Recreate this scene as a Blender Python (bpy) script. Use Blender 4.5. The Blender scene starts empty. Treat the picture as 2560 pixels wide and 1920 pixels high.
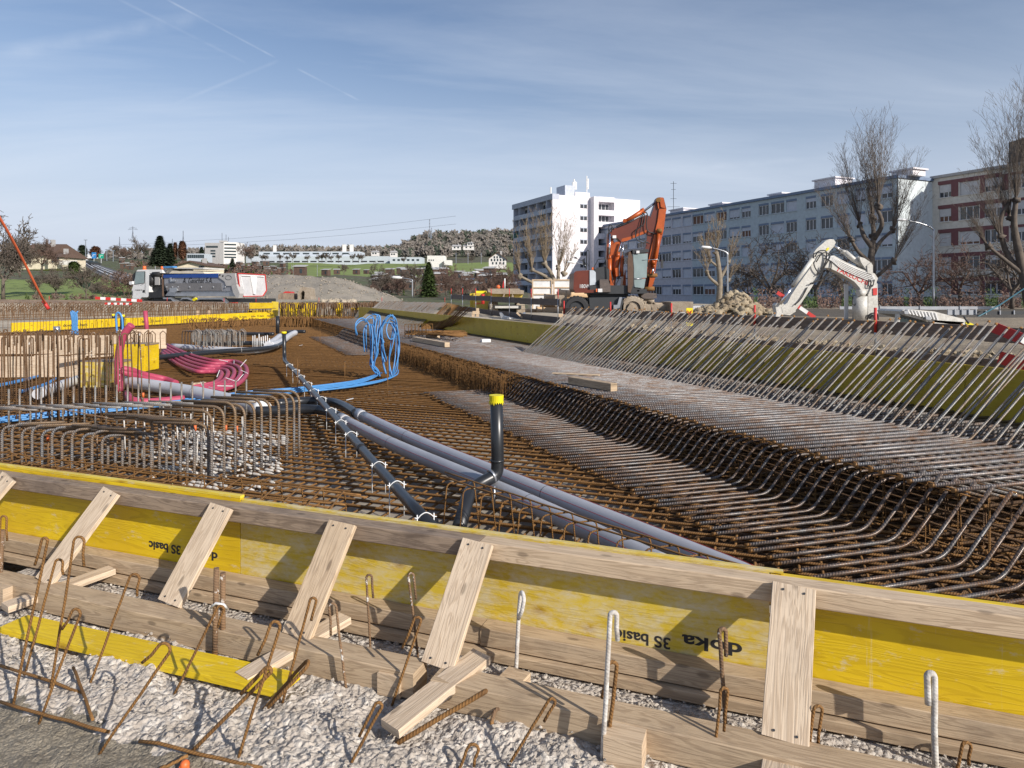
import bpy, math, random
from math import sin, cos, pi, radians, sqrt, atan2
from mathutils import Vector, Matrix, noise
random.seed(7)
V = Vector
scene = bpy.context.scene
COL = scene.collection
# ------------------------------------------------------------------ camera
F, CX, HY, CZ = 1707.0, 1280.0, 733.0, 1.6      # lens in photo pixels, centre column, horizon row, eye height
cd = bpy.data.cameras.new("camera"); cam = bpy.data.objects.new("camera", cd); COL.objects.link(cam)
cam.location = (0, 0, CZ); cam.rotation_euler = (radians(90), 0, 0)
cd.sensor_width = 36; cd.lens = 36 * F / 2560; cd.shift_y = -(960 - HY) / 2560
cd.clip_start = .05; cd.clip_end = 6000
scene.camera = cam
# ------------------------------------------------------------------ light
SUN_EL, SUN_AZ = radians(28), radians(46)       # azimuth measured to the right of straight behind the camera
sv = V((sin(SUN_AZ) * cos(SUN_EL), -cos(SUN_AZ) * cos(SUN_EL), sin(SUN_EL)))
sl = bpy.data.lights.new("sun", 'SUN'); so = bpy.data.objects.new("sun", sl); COL.objects.link(so)
sl.energy = 5.0; sl.angle = radians(.5); sl.color = (1.0, .93, .84)
so.rotation_euler = sv.to_track_quat('Z', 'Y').to_euler()
W = bpy.data.worlds.new("World"); scene.world = W; W.use_nodes = True
wn, wl = W.node_tree.nodes, W.node_tree.links
wn.clear()
def wnode(t, **k):
    n = wn.new(t)
    for a, b in k.items(): setattr(n, a, b)
    return n
wo = wnode('ShaderNodeOutputWorld'); bg = wnode('ShaderNodeBackground'); bg.inputs[1].default_value = .098
sky = wnode('ShaderNodeTexSky', sky_type='NISHITA', sun_disc=False, sun_elevation=SUN_EL, sun_rotation=pi - SUN_AZ,
            air_density=1.25, dust_density=.9, ozone_density=2.2, altitude=450)
tc = wnode('ShaderNodeTexCoord'); sep = wnode('ShaderNodeSeparateXYZ'); wl.new(tc.outputs['Generated'], sep.inputs[0])
def wmath(op, a, b=None, c=None):
    n = wnode('ShaderNodeMath', operation=op)
    for i, q in enumerate((a, b, c)):
        if q is None: continue
        if isinstance(q, (int, float)): n.inputs[i].default_value = q
        else: wl.new(q, n.inputs[i])
    return n.outputs[0]
zc = wmath('ADD', wmath('MAXIMUM', sep.outputs[2], 0.0), .10)
pxx = wmath('DIVIDE', sep.outputs[0], zc); pyy = wmath('DIVIDE', sep.outputs[1], zc)
comb = wnode('ShaderNodeCombineXYZ'); wl.new(pxx, comb.inputs[0]); wl.new(pyy, comb.inputs[1])
mp = wnode('ShaderNodeMapping'); mp.inputs['Rotation'].default_value = (0, 0, .28); mp.inputs['Scale'].default_value = (.22, .9, 1)
wl.new(comb.outputs[0], mp.inputs[0])
n1 = wnode('ShaderNodeTexNoise'); n1.inputs['Scale'].default_value = 1.0; n1.inputs['Detail'].default_value = 8
n1.inputs['Roughness'].default_value = .6; n1.inputs['Distortion'].default_value = .8
wl.new(mp.outputs[0], n1.inputs[0])
mr = wnode('ShaderNodeMapRange'); mr.inputs[1].default_value = .42; mr.inputs[2].default_value = .8; mr.inputs[4].default_value = .42
wl.new(n1.outputs[0], mr.inputs[0])
cl = mr.outputs[0]
def skydir(px, py): return V(((px - CX) / F, 1, (HY - py) / F)).normalized()
def trail(a, b, w, amp):
    global cl
    A, B = skydir(*a), skydir(*b); n = A.cross(B).normalized(); mid = (A + B).normalized(); half = A.dot(mid)
    d = wnode('ShaderNodeVectorMath', operation='DOT_PRODUCT'); wl.new(tc.outputs['Generated'], d.inputs[0]); d.inputs[1].default_value = n
    e = wnode('ShaderNodeVectorMath', operation='DOT_PRODUCT'); wl.new(tc.outputs['Generated'], e.inputs[0]); e.inputs[1].default_value = mid
    t = wmath('MULTIPLY', wmath('DIVIDE', wmath('ABSOLUTE', d.outputs['Value']), w), -1)
    k = wnode('ShaderNodeMapRange'); wl.new(t, k.inputs[0]); k.inputs[1].default_value = -1; k.inputs[2].default_value = -.1
    s = wnode('ShaderNodeMapRange'); wl.new(e.outputs['Value'], s.inputs[0]); s.inputs[1].default_value = half; s.inputs[2].default_value = half + (1 - half) * .35
    nn = wnode('ShaderNodeTexNoise'); nn.inputs['Scale'].default_value = 22; nn.inputs['Detail'].default_value = 4
    wl.new(tc.outputs['Generated'], nn.inputs[0])
    nr = wnode('ShaderNodeMapRange'); wl.new(nn.outputs[0], nr.inputs[0]); nr.inputs[1].default_value = .3; nr.inputs[2].default_value = .65
    f = wmath('MULTIPLY', wmath('MULTIPLY', wmath('MULTIPLY', k.outputs[0], s.outputs[0]), nr.outputs[0]), amp)
    cl = wmath('ADD', cl, f)
trail((410, -5), (690, 145), .0018, .3)
trail((740, 170), (900, 252), .002, .24)
trail((0, 135), (520, 40), .012, .16)
trail((430, 262), (700, 150), .003, .11)
trail((280, -10), (620, 160), .0025, .10)
trail((1750, 420), (2150, 385), .006, .14)
clc = wmath('MINIMUM', cl, .75)
hz = wnode('ShaderNodeMapRange', interpolation_type='SMOOTHERSTEP'); wl.new(sep.outputs[2], hz.inputs[0]); hz.inputs[1].default_value = -.02; hz.inputs[2].default_value = .39; hz.inputs[3].default_value = .92; hz.inputs[4].default_value = 0
hm = wnode('ShaderNodeMix', data_type='RGBA'); wl.new(hz.outputs[0], hm.inputs[0]); wl.new(sky.outputs[0], hm.inputs[6]); hm.inputs[7].default_value = (5.15, 6.1, 7.1, 1)
sk2 = wnode('ShaderNodeMix', data_type='RGBA', blend_type='MULTIPLY'); sk2.inputs[0].default_value = 1; wl.new(hm.outputs[2], sk2.inputs[6]); sk2.inputs[7].default_value = (1.06, 1.0, 1.06, 1)
mx = wnode('ShaderNodeMix', data_type='RGBA'); wl.new(clc, mx.inputs[0]); wl.new(sk2.outputs[2], mx.inputs[6]); mx.inputs[7].default_value = (7.4, 8.0, 9.0, 1)
wl.new(mx.outputs[2], bg.inputs[0]); wl.new(bg.outputs[0], wo.inputs[0])
scene.view_settings.view_transform = 'Standard'; scene.view_settings.look = 'None'
scene.view_settings.exposure = .15; scene.view_settings.gamma = 1; scene.view_settings.use_curve_mapping = False

# ------------------------------------------------------------------ pixel helpers (turn measurements of the photo into points of the place)
def G(px, py, z=0.0):
    d = (CZ - z) * F / (py - HY); return V(((px - CX) / F * d, d, z))
def D(px, py, d): return V(((px - CX) / F * d, d, CZ - (py - HY) / F * d))
class Side:
    """a vertical plane through point o along direction h; n points away from the viewer"""
    def __init__(s, o, h):
        s.o = V((o[0], o[1], 0)); s.h = V((h[0], h[1], 0)).normalized(); n = V((-s.h.y, s.h.x, 0))
        s.n = n if n.dot(s.o) > 0 else -n
    def t(s, px):
        r = (px - CX) / F; return (r * s.o.y - s.o.x) / (s.h.x - r * s.h.y)
    def P(s, px, py, off=0):
        q = s.o + s.n * off; r = (px - CX) / F; t = (r * q.y - q.x) / (s.h.x - r * s.h.y); p = q + s.h * t
        p.z = CZ - (py - HY) / F * p.y; return p
    def L(s, t, z, off=0): p = s.o + s.h * t + s.n * off; p.z = z; return p

# ------------------------------------------------------------------ mesh builder
class MB:
    def __init__(s): s.v = []; s.f = []; s.uv = []; s.m = []
    def face(s, pts, uv=None, m=0):
        i = len(s.v); s.v += [tuple(p) for p in pts]; s.f.append(tuple(range(i, i + len(pts))))
        s.uv += uv if uv else [(0, 0)] * len(pts); s.m.append(m)
    def bar(s, a, b, w, h, up=(0, 0, 1), m=0, bev=0):
        """box from a to b; w across, h along up; uv x runs along its length in metres"""
        a, b = V(a), V(b); x = (b - a); L = x.length; x.normalize(); up = V(up); y = up.cross(x).normalized(); z = x.cross(y)
        o = random.random() * 50
        if bev: prof = [(-w/2+bev, -h/2), (w/2-bev, -h/2), (w/2, -h/2+bev), (w/2, h/2-bev), (w/2-bev, h/2), (-w/2+bev, h/2), (-w/2, h/2-bev), (-w/2, -h/2+bev)]
        else: prof = [(-w/2, -h/2), (w/2, -h/2), (w/2, h/2), (-w/2, h/2)]
        n = len(prof); ra = [a + y * p + z * q for p, q in prof]; rb = [p + x * L for p in ra]; c = 0
        for i in range(n):
            j = (i + 1) % n; l = (ra[j] - ra[i]).length
            s.face([ra[i], ra[j], rb[j], rb[i]], [(o, c+o), (o, c+l+o), (o+L, c+l+o), (o+L, c+o)], m); c += l
        s.face(ra[::-1], [(p*.3+o, q+o) for p, q in prof[::-1]], m); s.face(rb, [(p*.3+o, q+o) for p, q in prof], m)
    def box(s, c, size, m=0, rz=0):
        c = V(c); dx = V((cos(rz), sin(rz), 0)) * size[0] / 2; s.bar(c - dx, c + dx, size[1], size[2], m=m)
    def prism(s, pts, ext, m=0):
        """closed polygon pts pushed by vector ext"""
        pts = [V(p) for p in pts]; e = V(ext); n = len(pts); o = random.random() * 20
        ax = (pts[1] - pts[0]); ax = ax.normalized() if ax.length else V((1, 0, 0))
        nrm = V((0, 0, 0))
        for i in range(n): nrm += (pts[i] - pts[0]).cross(pts[(i+1) % n] - pts[0])
        if nrm.dot(e) > 0: pts = pts[::-1]
        ay = nrm.normalized().cross(ax)
        uv = [((p - pts[0]).dot(ax) + o, (p - pts[0]).dot(ay) + o) for p in pts]
        s.face(pts, uv, m); s.face([p + e for p in pts[::-1]], uv[::-1], m); c = 0
        for i in range(n):
            j = (i + 1) % n; l = (pts[j] - pts[i]).length
            s.face([pts[j], pts[i], pts[i] + e, pts[j] + e], [(c+l, 0), (c, 0), (c, e.length), (c+l, e.length)], m); c += l
    def tube(s, pts, r, n=6, cap=True, r2=None, m=0):
        pts = [V(p) for p in pts]; k = len(pts); i0 = len(s.v); L = 0; d0 = (pts[1] - pts[0]).normalized()
        ref = V((0, 0, 1)) if abs(d0.z) < .9 else V((1, 0, 0)); u = d0.cross(ref).normalized(); lens = []
        for i, p in enumerate(pts):
            if i == 0: d = d0
            elif i == k - 1: d = (p - pts[i-1]).normalized()
            else: d = ((p - pts[i-1]).normalized() + (pts[i+1] - p).normalized()); d = d.normalized() if d.length > 1e-6 else d0
            if i: L += (p - pts[i-1]).length
            lens.append(L); u = (u - d * u.dot(d)); u = u.normalized() if u.length > 1e-6 else d.orthogonal().normalized(); w = d.cross(u)
            rr = r if r2 is None else r + (r2 - r) * i / (k - 1)
            if isinstance(r, (list, tuple)): rr = r[i]
            for j in range(n): a = 2 * pi * j / n; s.v.append(tuple(p + (u * cos(a) + w * sin(a)) * rr))
        for i in range(k - 1):
            for j in range(n):
                j2 = (j + 1) % n; a, b = i0 + i * n, i0 + (i + 1) * n
                s.f.append((a + j, a + j2, b + j2, b + j)); s.m.append(m)
                s.uv += [(j/n, lens[i]), ((j+1)/n, lens[i]), ((j+1)/n, lens[i+1]), (j/n, lens[i+1])]
        if cap:
            s.f.append(tuple(i0 + j for j in range(n))[::-1]); s.m.append(m); s.uv += [(0, 0)] * n
            s.f.append(tuple(i0 + (k-1) * n + j for j in range(n))); s.m.append(m); s.uv += [(0, L)] * n
    def ball(s, c, r, seg=8, rings=6, sc=(1, 1, 1), jit=0, m=0):
        c = V(c); i0 = len(s.v); off = random.random() * 90
        for i in range(rings + 1):
            t = pi * i / rings
            for j in range(seg):
                a = 2 * pi * j / seg; p = V((sin(t) * cos(a), sin(t) * sin(a), cos(t)))
                k = 1 + (jit * noise.noise(p * 1.7 + V((off, off, 0))) if jit else 0)
                s.v.append(tuple(c + V((p.x * sc[0], p.y * sc[1], p.z * sc[2])) * r * k))
        for i in range(rings):
            for j in range(seg):
                j2 = (j + 1) % seg; a, b = i0 + i * seg, i0 + (i + 1) * seg
                s.f.append((a + j, b + j, b + j2, a + j2)); s.m.append(m); s.uv += [(0, 0)] * 4
    def build(s, name, mats, parent=None, smooth=False, loc=None):
        me = bpy.data.meshes.new(name)
        if loc is not None: L = V(loc); vv = [(x - L.x, y - L.y, z - L.z) for x, y, z in s.v]
        else: vv = s.v
        me.from_pydata(vv, [], s.f)
        ul = me.uv_layers.new(name='UVMap'); flat = [c for p in s.uv for c in p]
        if len(flat) == len(ul.data) * 2: ul.data.foreach_set('uv', flat)
        if not isinstance(mats, (list, tuple)): mats = [mats]
        for q in mats: me.materials.append(q)
        if len(mats) > 1: me.polygons.foreach_set('material_index', s.m)
        if smooth: me.polygons.foreach_set('use_smooth', [len(f) <= 4 for f in s.f])
        me.update()
        o = bpy.data.objects.new(name, me); COL.objects.link(o)
        if loc is not None: o.location = L
        if parent is not None:
            o.parent = parent
            if loc is None: o.matrix_parent_inverse = Matrix.Translation(parent.location).inverted()
            else: o.location = L - parent.location
        return o
def tag(o, label=None, cat=None, group=None, kind=None):
    if label: o['label'] = label
    if cat: o['category'] = cat
    if group: o['group'] = group
    if kind: o['kind'] = kind
    return o
def thing(name, label, cat, loc=(0, 0, 0), group=None, kind=None):
    o = bpy.data.objects.new(name, None); COL.objects.link(o); o.location = loc; o.empty_display_size = .1
    return tag(o, label, cat, group, kind)
def part(mb, name, mats, parent, smooth=False, label=None, kind=None):
    o = mb.build(name, mats, parent, smooth)
    if label: o['label'] = label
    if kind: o['kind'] = kind
    return o
def tree_copy(root, loc, rz=0, sc=1, label=None, group=None, scz=None):
    r = root.copy(); COL.objects.link(r); r.location = loc; r.rotation_euler = (0, 0, rz); r.scale = (sc, sc, scz or sc)
    if label: r['label'] = label
    if group: r['group'] = group
    for ch in root.children:
        c = ch.copy(); COL.objects.link(c); c.parent = r
        for g in ch.children:
            d = g.copy(); COL.objects.link(d); d.parent = c
    return r
def text_mesh(name, txt, size, mat, M, parent=None, xs=1.0, shear=0, bold=.0, space=1):
    cu = bpy.data.curves.new(name, 'FONT'); cu.body = txt; cu.size = size; cu.extrude = .0006; cu.align_x = 'CENTER'; cu.align_y = 'CENTER'
    cu.shear = shear; cu.offset = bold; cu.space_character = space
    o = bpy.data.objects.new(name + '_curve', cu); COL.objects.link(o); dg = bpy.context.evaluated_depsgraph_get()
    me = bpy.data.meshes.new_from_object(o.evaluated_get(dg)); bpy.data.objects.remove(o); bpy.data.curves.remove(cu)
    me.transform(Matrix.Diagonal((xs, 1, 1, 1))); me.transform(M); me.materials.clear(); me.materials.append(mat)
    q = bpy.data.objects.new(name, me); COL.objects.link(q)
    if parent is not None: q.parent = parent; q.matrix_parent_inverse = Matrix.Translation(parent.location).inverted()
    return q
def frame_mat(o, x, y):
    x = V(x).normalized(); y = V(y).normalized(); z = x.cross(y).normalized()
    return Matrix(((x.x, y.x, z.x, o[0]), (x.y, y.y, z.y, o[1]), (x.z, y.z, z.z, o[2]), (0, 0, 0, 1)))
def arc_path(pts, rad=.05, seg=5):
    """polyline with rounded corners"""
    pts = [V(p) for p in pts]; out = [pts[0]]
    for i in range(1, len(pts) - 1):
        a, b, c = pts[i-1], pts[i], pts[i+1]; u, w = (a - b), (c - b); k = min(rad, u.length * .48, w.length * .48)
        p, q = b + u.normalized() * k, b + w.normalized() * k
        for j in range(seg + 1):
            t = j / seg; out.append(p * (1-t)**2 + b * 2 * t * (1-t) + q * t * t)
    out.append(pts[-1]); return out
def spline(pts, seg=6):
    pts = [V(p) for p in pts]; P = [pts[0]*2 - pts[1]] + pts + [pts[-1]*2 - pts[-2]]; out = []
    for i in range(1, len(P) - 2):
        for j in range(seg):
            t = j / seg; a, b, c, d = P[i-1:i+3]
            out.append(.5 * ((2*b) + (c - a)*t + (2*a - 5*b + 4*c - d)*t*t + (3*b - a - 3*c + d)*t**3))
    out.append(pts[-1]); return out

# ------------------------------------------------------------------ materials
class NT:
    def __init__(s, name, rough=.8, metal=0):
        s.m = bpy.data.materials.new(name); s.m.use_nodes = True; s.n = s.m.node_tree.nodes; s.l = s.m.node_tree.links
        s.b = s.n['Principled BSDF']; s.b.inputs['Roughness'].default_value = rough; s.b.inputs['Metallic'].default_value = metal
    def put(s, inp, q):
        if hasattr(q, 'is_output') or hasattr(q, 'links'): s.l.new(q, inp)
        else: inp.default_value = q
    def node(s, t, ins=None, **k):
        n = s.n.new(t)
        for a, b in k.items(): setattr(n, a, b)
        for a, b in (ins or {}).items(): s.put(n.inputs[a], b)
        return n
    def math(s, op, a, b=0.0, c=0.0): return s.node('ShaderNodeMath', {0: a, 1: b, 2: c}, operation=op).outputs[0]
    def coord(s, kind='Object', scale=(1, 1, 1), rnd=0):
        t = s.node('ShaderNodeTexCoord'); o = t.outputs[kind]
        if rnd:
            oi = s.node('ShaderNodeObjectInfo'); mu = s.math('MULTIPLY', oi.outputs['Random'], float(rnd))
            o = s.node('ShaderNodeVectorMath', {0: o, 1: mu}, operation='ADD').outputs[0]
        return s.node('ShaderNodeMapping', {0: o, 'Scale': scale}).outputs[0]
    def noise(s, vec, scale, detail=4, rough=.55, dist=0): return s.node('ShaderNodeTexNoise', {'Vector': vec, 'Scale': scale, 'Detail': detail, 'Roughness': rough, 'Distortion': dist}).outputs[0]
    def vor(s, vec, scale, feature='F1', out=0): return s.node('ShaderNodeTexVoronoi', {'Vector': vec, 'Scale': scale}, feature=feature).outputs[out]
    def vor2(s, vec, scale): return s.node('ShaderNodeTexVoronoi', {'Vector': vec, 'Scale': scale}, voronoi_dimensions='2D').outputs[0]
    def rng(s, v, a, b, c=0.0, d=1.0): return s.node('ShaderNodeMapRange', {0: v, 1: a, 2: b, 3: c, 4: d}).outputs[0]
    def mix(s, f, a, b, mode='MIX'):
        a = (*a, 1) if isinstance(a, tuple) and len(a) == 3 else a; b = (*b, 1) if isinstance(b, tuple) and len(b) == 3 else b
        return s.node('ShaderNodeMix', {0: f, 6: a, 7: b}, data_type='RGBA', blend_type=mode).outputs[2]
    def col(s, c): s.put(s.b.inputs['Base Color'], (*c, 1) if isinstance(c, tuple) and len(c) == 3 else c)
    def bump(s, h, dist=.01, strength=1.0, prev=None):
        n = s.node('ShaderNodeBump', {'Height': h, 'Distance': dist, 'Strength': strength})
        if prev is not None: s.l.new(prev, n.inputs['Normal'])
        s.l.new(n.outputs[0], s.b.inputs['Normal']); return n.outputs[0]
def m_var(name, c1, c2=None, scale=3, rough=.8, metal=0, bump=0, bdist=.01, detail=5, a=.3, b=.7, fine=0):
    t = NT(name, rough, metal); c2 = c2 or tuple(x * .75 for x in c1); v = t.coord('Object', rnd=13)
    n = t.noise(v, scale, detail); c = t.mix(t.rng(n, a, b), c1, c2)
    if fine:
        n2 = t.noise(v, scale * 9, 3); c = t.mix(t.rng(n2, .35, .75, 0, fine), c, tuple(x * .45 for x in c2)); n = t.math('ADD', n, t.math('MULTIPLY', n2, .5))
    t.col(c)
    if bump: t.bump(n, bdist, bump)
    return t.m
def m_wood(name, c1, c2, c3, dirt=(.12, .09, .07), damp=.0, grain=1.0, knots=.6, rough=.75, saw=0):
    t = NT(name, rough); v = t.coord('UV', (1, 1, 1), rnd=29)
    v1 = t.node('ShaderNodeMapping', {0: v, 'Scale': (1.1, 13, 1)}).outputs[0]
    v2 = t.node('ShaderNodeMapping', {0: v, 'Scale': (5, 190, 1)}).outputs[0]
    big = t.noise(v1, 1.6, 3, .5, 1.1); rings = t.math('SINE', t.math('MULTIPLY', big, 46.0 * grain)); r = t.rng(rings, -.2, 1.0)
    c = t.mix(t.rng(t.noise(t.node('ShaderNodeMapping', {0: v, 'Scale': (.7, 3, 1)}).outputs[0], 2.5, 4), .35, .68), c1, c2)
    c = t.mix(t.math('MULTIPLY', r, .55 * grain), c, c3)
    fn = t.noise(v2, 1.0, 3); c = t.mix(t.rng(fn, .45, .8, 0, .35), c, c3)
    k = t.vor2(t.node('ShaderNodeMapping', {0: v, 'Scale': (2.0, 5.2, 1)}).outputs[0], 1.0)
    c = t.mix(t.rng(k, .035, .065, knots, 0), c, tuple(x * .42 for x in c3))
    d = t.noise(v, 3.2, 7, .65); c = t.mix(t.rng(d, .52, .78, 0, damp), c, dirt)
    t.col(c); h = t.math('ADD', t.math('MULTIPLY', r, .4), fn)
    if saw:
        sp = t.node('ShaderNodeSeparateXYZ', {0: v}); ph = t.math('SINE', t.math('ADD', t.math('MULTIPLY', sp.outputs[0], 520.0), t.math('MULTIPLY', sp.outputs[1], 260.0)))
        h = t.math('ADD', h, t.math('MULTIPLY', ph, .35 * saw))
    t.bump(h, .0016, .8); return t.m
def m_yellow(name, wear=.1, base=(.78, .56, .012), dark=(.60, .40, .01)):
    t = NT(name, .42); v = t.coord('UV', rnd=17)
    v1 = t.node('ShaderNodeMapping', {0: v, 'Scale': (.9, 9, 1)}).outputs[0]
    big = t.noise(v1, 1.5, 3, .5, 1.0); rings = t.rng(t.math('SINE', t.math('MULTIPLY', big, 55.0)), .1, 1.0)
    c = t.mix(t.rng(t.noise(v, 1.8, 4), .3, .7), base, dark)
    c = t.mix(t.math('MULTIPLY', rings, .32), c, (.42, .26, .008))
    k = t.vor2(t.node('ShaderNodeMapping', {0: v, 'Scale': (1.8, 3.4, 1)}).outputs[0], 1.0); c = t.mix(t.rng(k, .02, .075, .8, 0), c, (.20, .09, .01)); c = t.mix(t.rng(k, .075, .13, .35, 0), c, (.50, .30, .01))
    w = t.noise(t.node('ShaderNodeMapping', {0: v, 'Scale': (3, 6, 1)}).outputs[0], 3.0, 9, .72)
    c = t.mix(t.rng(w, .60 - wear * .30, .72 - wear * .1, 0, .8), c, (.60, .54, .40))
    dr = t.noise(t.node('ShaderNodeMapping', {0: v, 'Scale': (16, .8, 1)}).outputs[0], 2.0, 4, .7); c = t.mix(t.rng(dr, .66, .8, 0, .6), c, (.62, .58, .46))
    t.col(c); t.bump(t.math('ADD', rings, w), .0009, .6); return t.m
def m_rebar(name, steel, rust, rf, rough=.5, metal=.5, pitch=.015, ribs=1.0, spl=0, rtop=0):
    t = NT(name, rough, metal); uv = t.node('ShaderNodeTexCoord').outputs['UV']; sp = t.node('ShaderNodeSeparateXYZ', {0: uv})
    ph = t.math('ADD', t.math('MULTIPLY', sp.outputs[1], 2 * pi / pitch), t.math('MULTIPLY', sp.outputs[0], 4 * pi)); sn = t.math('SINE', ph); rib = t.rng(sn, -.3, .7)
    v = t.coord('Object', rnd=31); nz = t.noise(v, 5.0, 6, .7); nz2 = t.noise(v, 38.0, 3, .6)
    c = t.mix(t.rng(nz, .5 - rf * .35, .72 - rf * .3), steel, rust)
    if rtop: c = t.mix(t.rng(t.math('ADD', sp.outputs[1], t.math('MULTIPLY', nz, .15)), rtop, rtop + .1, 0, .85), c, rust)
    c = t.mix(t.rng(nz2, .5, .75, 0, .6), c, tuple(x * .38 for x in rust))
    c = t.mix(t.math('MULTIPLY', t.math('SUBTRACT', 1.0, rib), .45 * ribs), c, tuple(x * .3 for x in steel))
    if spl: c = t.mix(t.rng(t.noise(v, 24.0, 5, .7), .62 - spl * .2, .68 - spl * .2), c, (.62, .6, .56))
    c = t.mix(t.rng(sp.outputs[1], .018, .035, .9, 0), c, (.30, .15, .045))
    t.col(c); t.put(t.b.inputs['Metallic'], t.rng(nz, .4, .7, metal, metal * .2)); t.bump(t.math('ADD', rib, t.math('MULTIPLY', nz2, .4)), .0022, .9 * ribs); return t.m
def m_plain(name, c, rough=.5, metal=0, spec=None):
    t = NT(name, rough, metal); v = t.coord('Object', rnd=9); n = t.noise(v, 2.2, 5, .6)
    t.col(t.mix(t.rng(n, .35, .75), c, tuple(x * .78 for x in c))); return t.m
M = {}
M['steel'] = m_rebar('steel_bar', (.27, .262, .26), (.17, .09, .045), .24, .42, .42, .020)
M['steel_low'] = m_rebar('steel_bar_darker', (.165, .16, .158), (.15, .08, .04), .36, .38, .45, .020)  # darker copy of the steel for the lower kinked bars
M['steel_cage'] = m_rebar('steel_bar_rusting_at_bend', (.24, .24, .245), (.25, .15, .065), .2, .5, .35, .018, rtop=.46)
M['steel2'] = m_rebar('steel_bar_weathered', (.33, .325, .31), (.24, .15, .08), .22, .45, .35, .018)
M['rust'] = m_rebar('rusty_bar', (.14, .067, .022), (.255, .126, .035), .68, .8, .1, .013, .7)
M['rustdark'] = m_rebar('rusty_bar_dull_and_shaded', (.105, .06, .032), (.20, .11, .05), .5, .75, .2, .012, .8)
M['rustwhite'] = m_rebar('rusty_bar_splashed', (.14, .085, .05), (.25, .15, .08), .5, .85, .1, .012, .6, spl=.15)
M['white_bar'] = m_rebar('cement_coated_bar', (.6, .58, .55), (.46, .42, .37), .4, .95, 0, .012, .25, spl=.5)
M['wood'] = m_wood('pale_timber', (.62, .48, .33), (.52, .395, .265), (.33, .23, .145), damp=.35, saw=0)
M['wood2'] = m_wood('tan_timber', (.52, .395, .26), (.41, .305, .195), (.25, .17, .105), damp=.5)
M['woodfresh'] = m_wood('planed_board', (.66, .53, .39), (.57, .455, .33), (.38, .275, .18), damp=.38)
M['woodold'] = m_wood('weathered_timber', (.36, .27, .19), (.20, .15, .115), (.11, .075, .05), dirt=(.05, .035, .03), damp=.75)
M['woodgrey'] = m_wood('grey_rail_board', (.145, .115, .10), (.10, .082, .075), (.05, .04, .036), damp=.4, knots=.8)
M['woodgrey2'] = m_wood('brown_rail_board', (.235, .175, .135), (.17, .125, .10), (.09, .065, .05), damp=.3, knots=.8)
M['yellow'] = m_yellow('yellow_formwork_panel', .06)
M['yelworn'] = m_yellow('worn_yellow_formwork_panel', .62, (.66, .49, .05), (.54, .38, .03))
M['yelpale'] = m_yellow('yellow_panel_edge', .1, (.72, .55, .06), (.66, .5, .05))
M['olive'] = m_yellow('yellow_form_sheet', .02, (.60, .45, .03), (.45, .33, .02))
M['grey_pipe'] = m_plain('grey_plastic', (.37, .375, .405), .38)
M['lgrey_pipe'] = m_plain('light_grey_plastic', (.56, .565, .585), .4)
M['black_pipe'] = m_plain('black_plastic', (.022, .024, .028), .33)
M['blue_hose'] = m_plain('blue_conduit', (.075, .26, .56), .45)
M['pink_hose'] = m_plain('pink_conduit', (.42, .058, .11), .55)
M['red_line'] = m_plain('red_stripe_print', (.35, .03, .03), .5)
M['white_plastic'] = m_plain('white_plastic', (.75, .76, .76), .45)
M['white'] = m_plain('white_paint', (.78, .78, .77), .4)
M['galv'] = m_plain('galvanised_steel', (.5, .52, .55), .35, .8)
M['yellow_tape'] = m_plain('yellow_tape', (.8, .68, .01), .5)
M['black'] = m_plain('black_rubber', (.025, .025, .027), .55)
M['dark'] = m_plain('dark_painted_metal', (.035, .038, .042), .5)
M['glass'] = m_plain('dark_glass', (.03, .045, .05), .08)
M['orange'] = m_var('orange_machine_paint', (.50, .10, .014), (.33, .066, .012), 2.5, .38, .05, fine=.25)
M['orangedull'] = m_var('dull_red_paint_and_boom_shade', (.155, .034, .018), (.11, .027, .018), 1.5, .4, .05, fine=.15)
M['redpaint'] = m_plain('red_paint', (.55, .035, .03), .5)
M['orangeplastic'] = m_plain('orange_plastic', (.75, .16, .04), .5)
M['mwhite'] = m_var('worn_white_machine_paint', (.66, .65, .61), (.50, .48, .43), 2.2, .45, 0, fine=.5)
M['myellow'] = m_var('yellow_machine_paint', (.66, .50, .09), (.52, .37, .05), 1.3, .5, 0, fine=.3)
M['mud'] = m_var('dried_mud', (.42, .36, .28), (.28, .22, .16), 3, .95, 0, bump=1, bdist=.04, fine=.5)
M['chrome'] = m_plain('chromed_rod', (.75, .75, .77), .15, 1)
M['blackprint'] = m_plain('black_print', (.02, .02, .022), .6)
# ground materials
def m_gravel():
    t = NT('crumbly_gravel', .97); v = t.coord('Object'); vn = t.vor(v, 42.0); vc = t.node('ShaderNodeTexVoronoi', {'Vector': v, 'Scale': 42.0}); n = t.noise(v, 3.5, 7, .62); n3 = t.noise(v, 120.0, 3)
    c = t.mix(t.rng(n, .35, .68), (.51, .455, .395), (.38, .335, .285)); sp = t.node('ShaderNodeSeparateColor', {0: vc.outputs['Color']})
    c = t.mix(t.rng(sp.outputs[0], .45, 1, 0, .7), c, (.64, .60, .54)); c = t.mix(t.rng(sp.outputs[1], .6, 1, 0, .6), c, (.30, .26, .22)); c = t.mix(t.rng(n3, .55, .75, 0, .5), c, (.2, .17, .15))
    c = t.mix(t.rng(t.noise(v, 9.0, 5, .7), .52, .7, 0, .55), c, (.27, .235, .19))
    t.col(c); b = t.bump(t.math('MULTIPLY', vn, -1.0), .016, 1.0); t.bump(n3, .005, 1.0, b); return t.m
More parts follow.
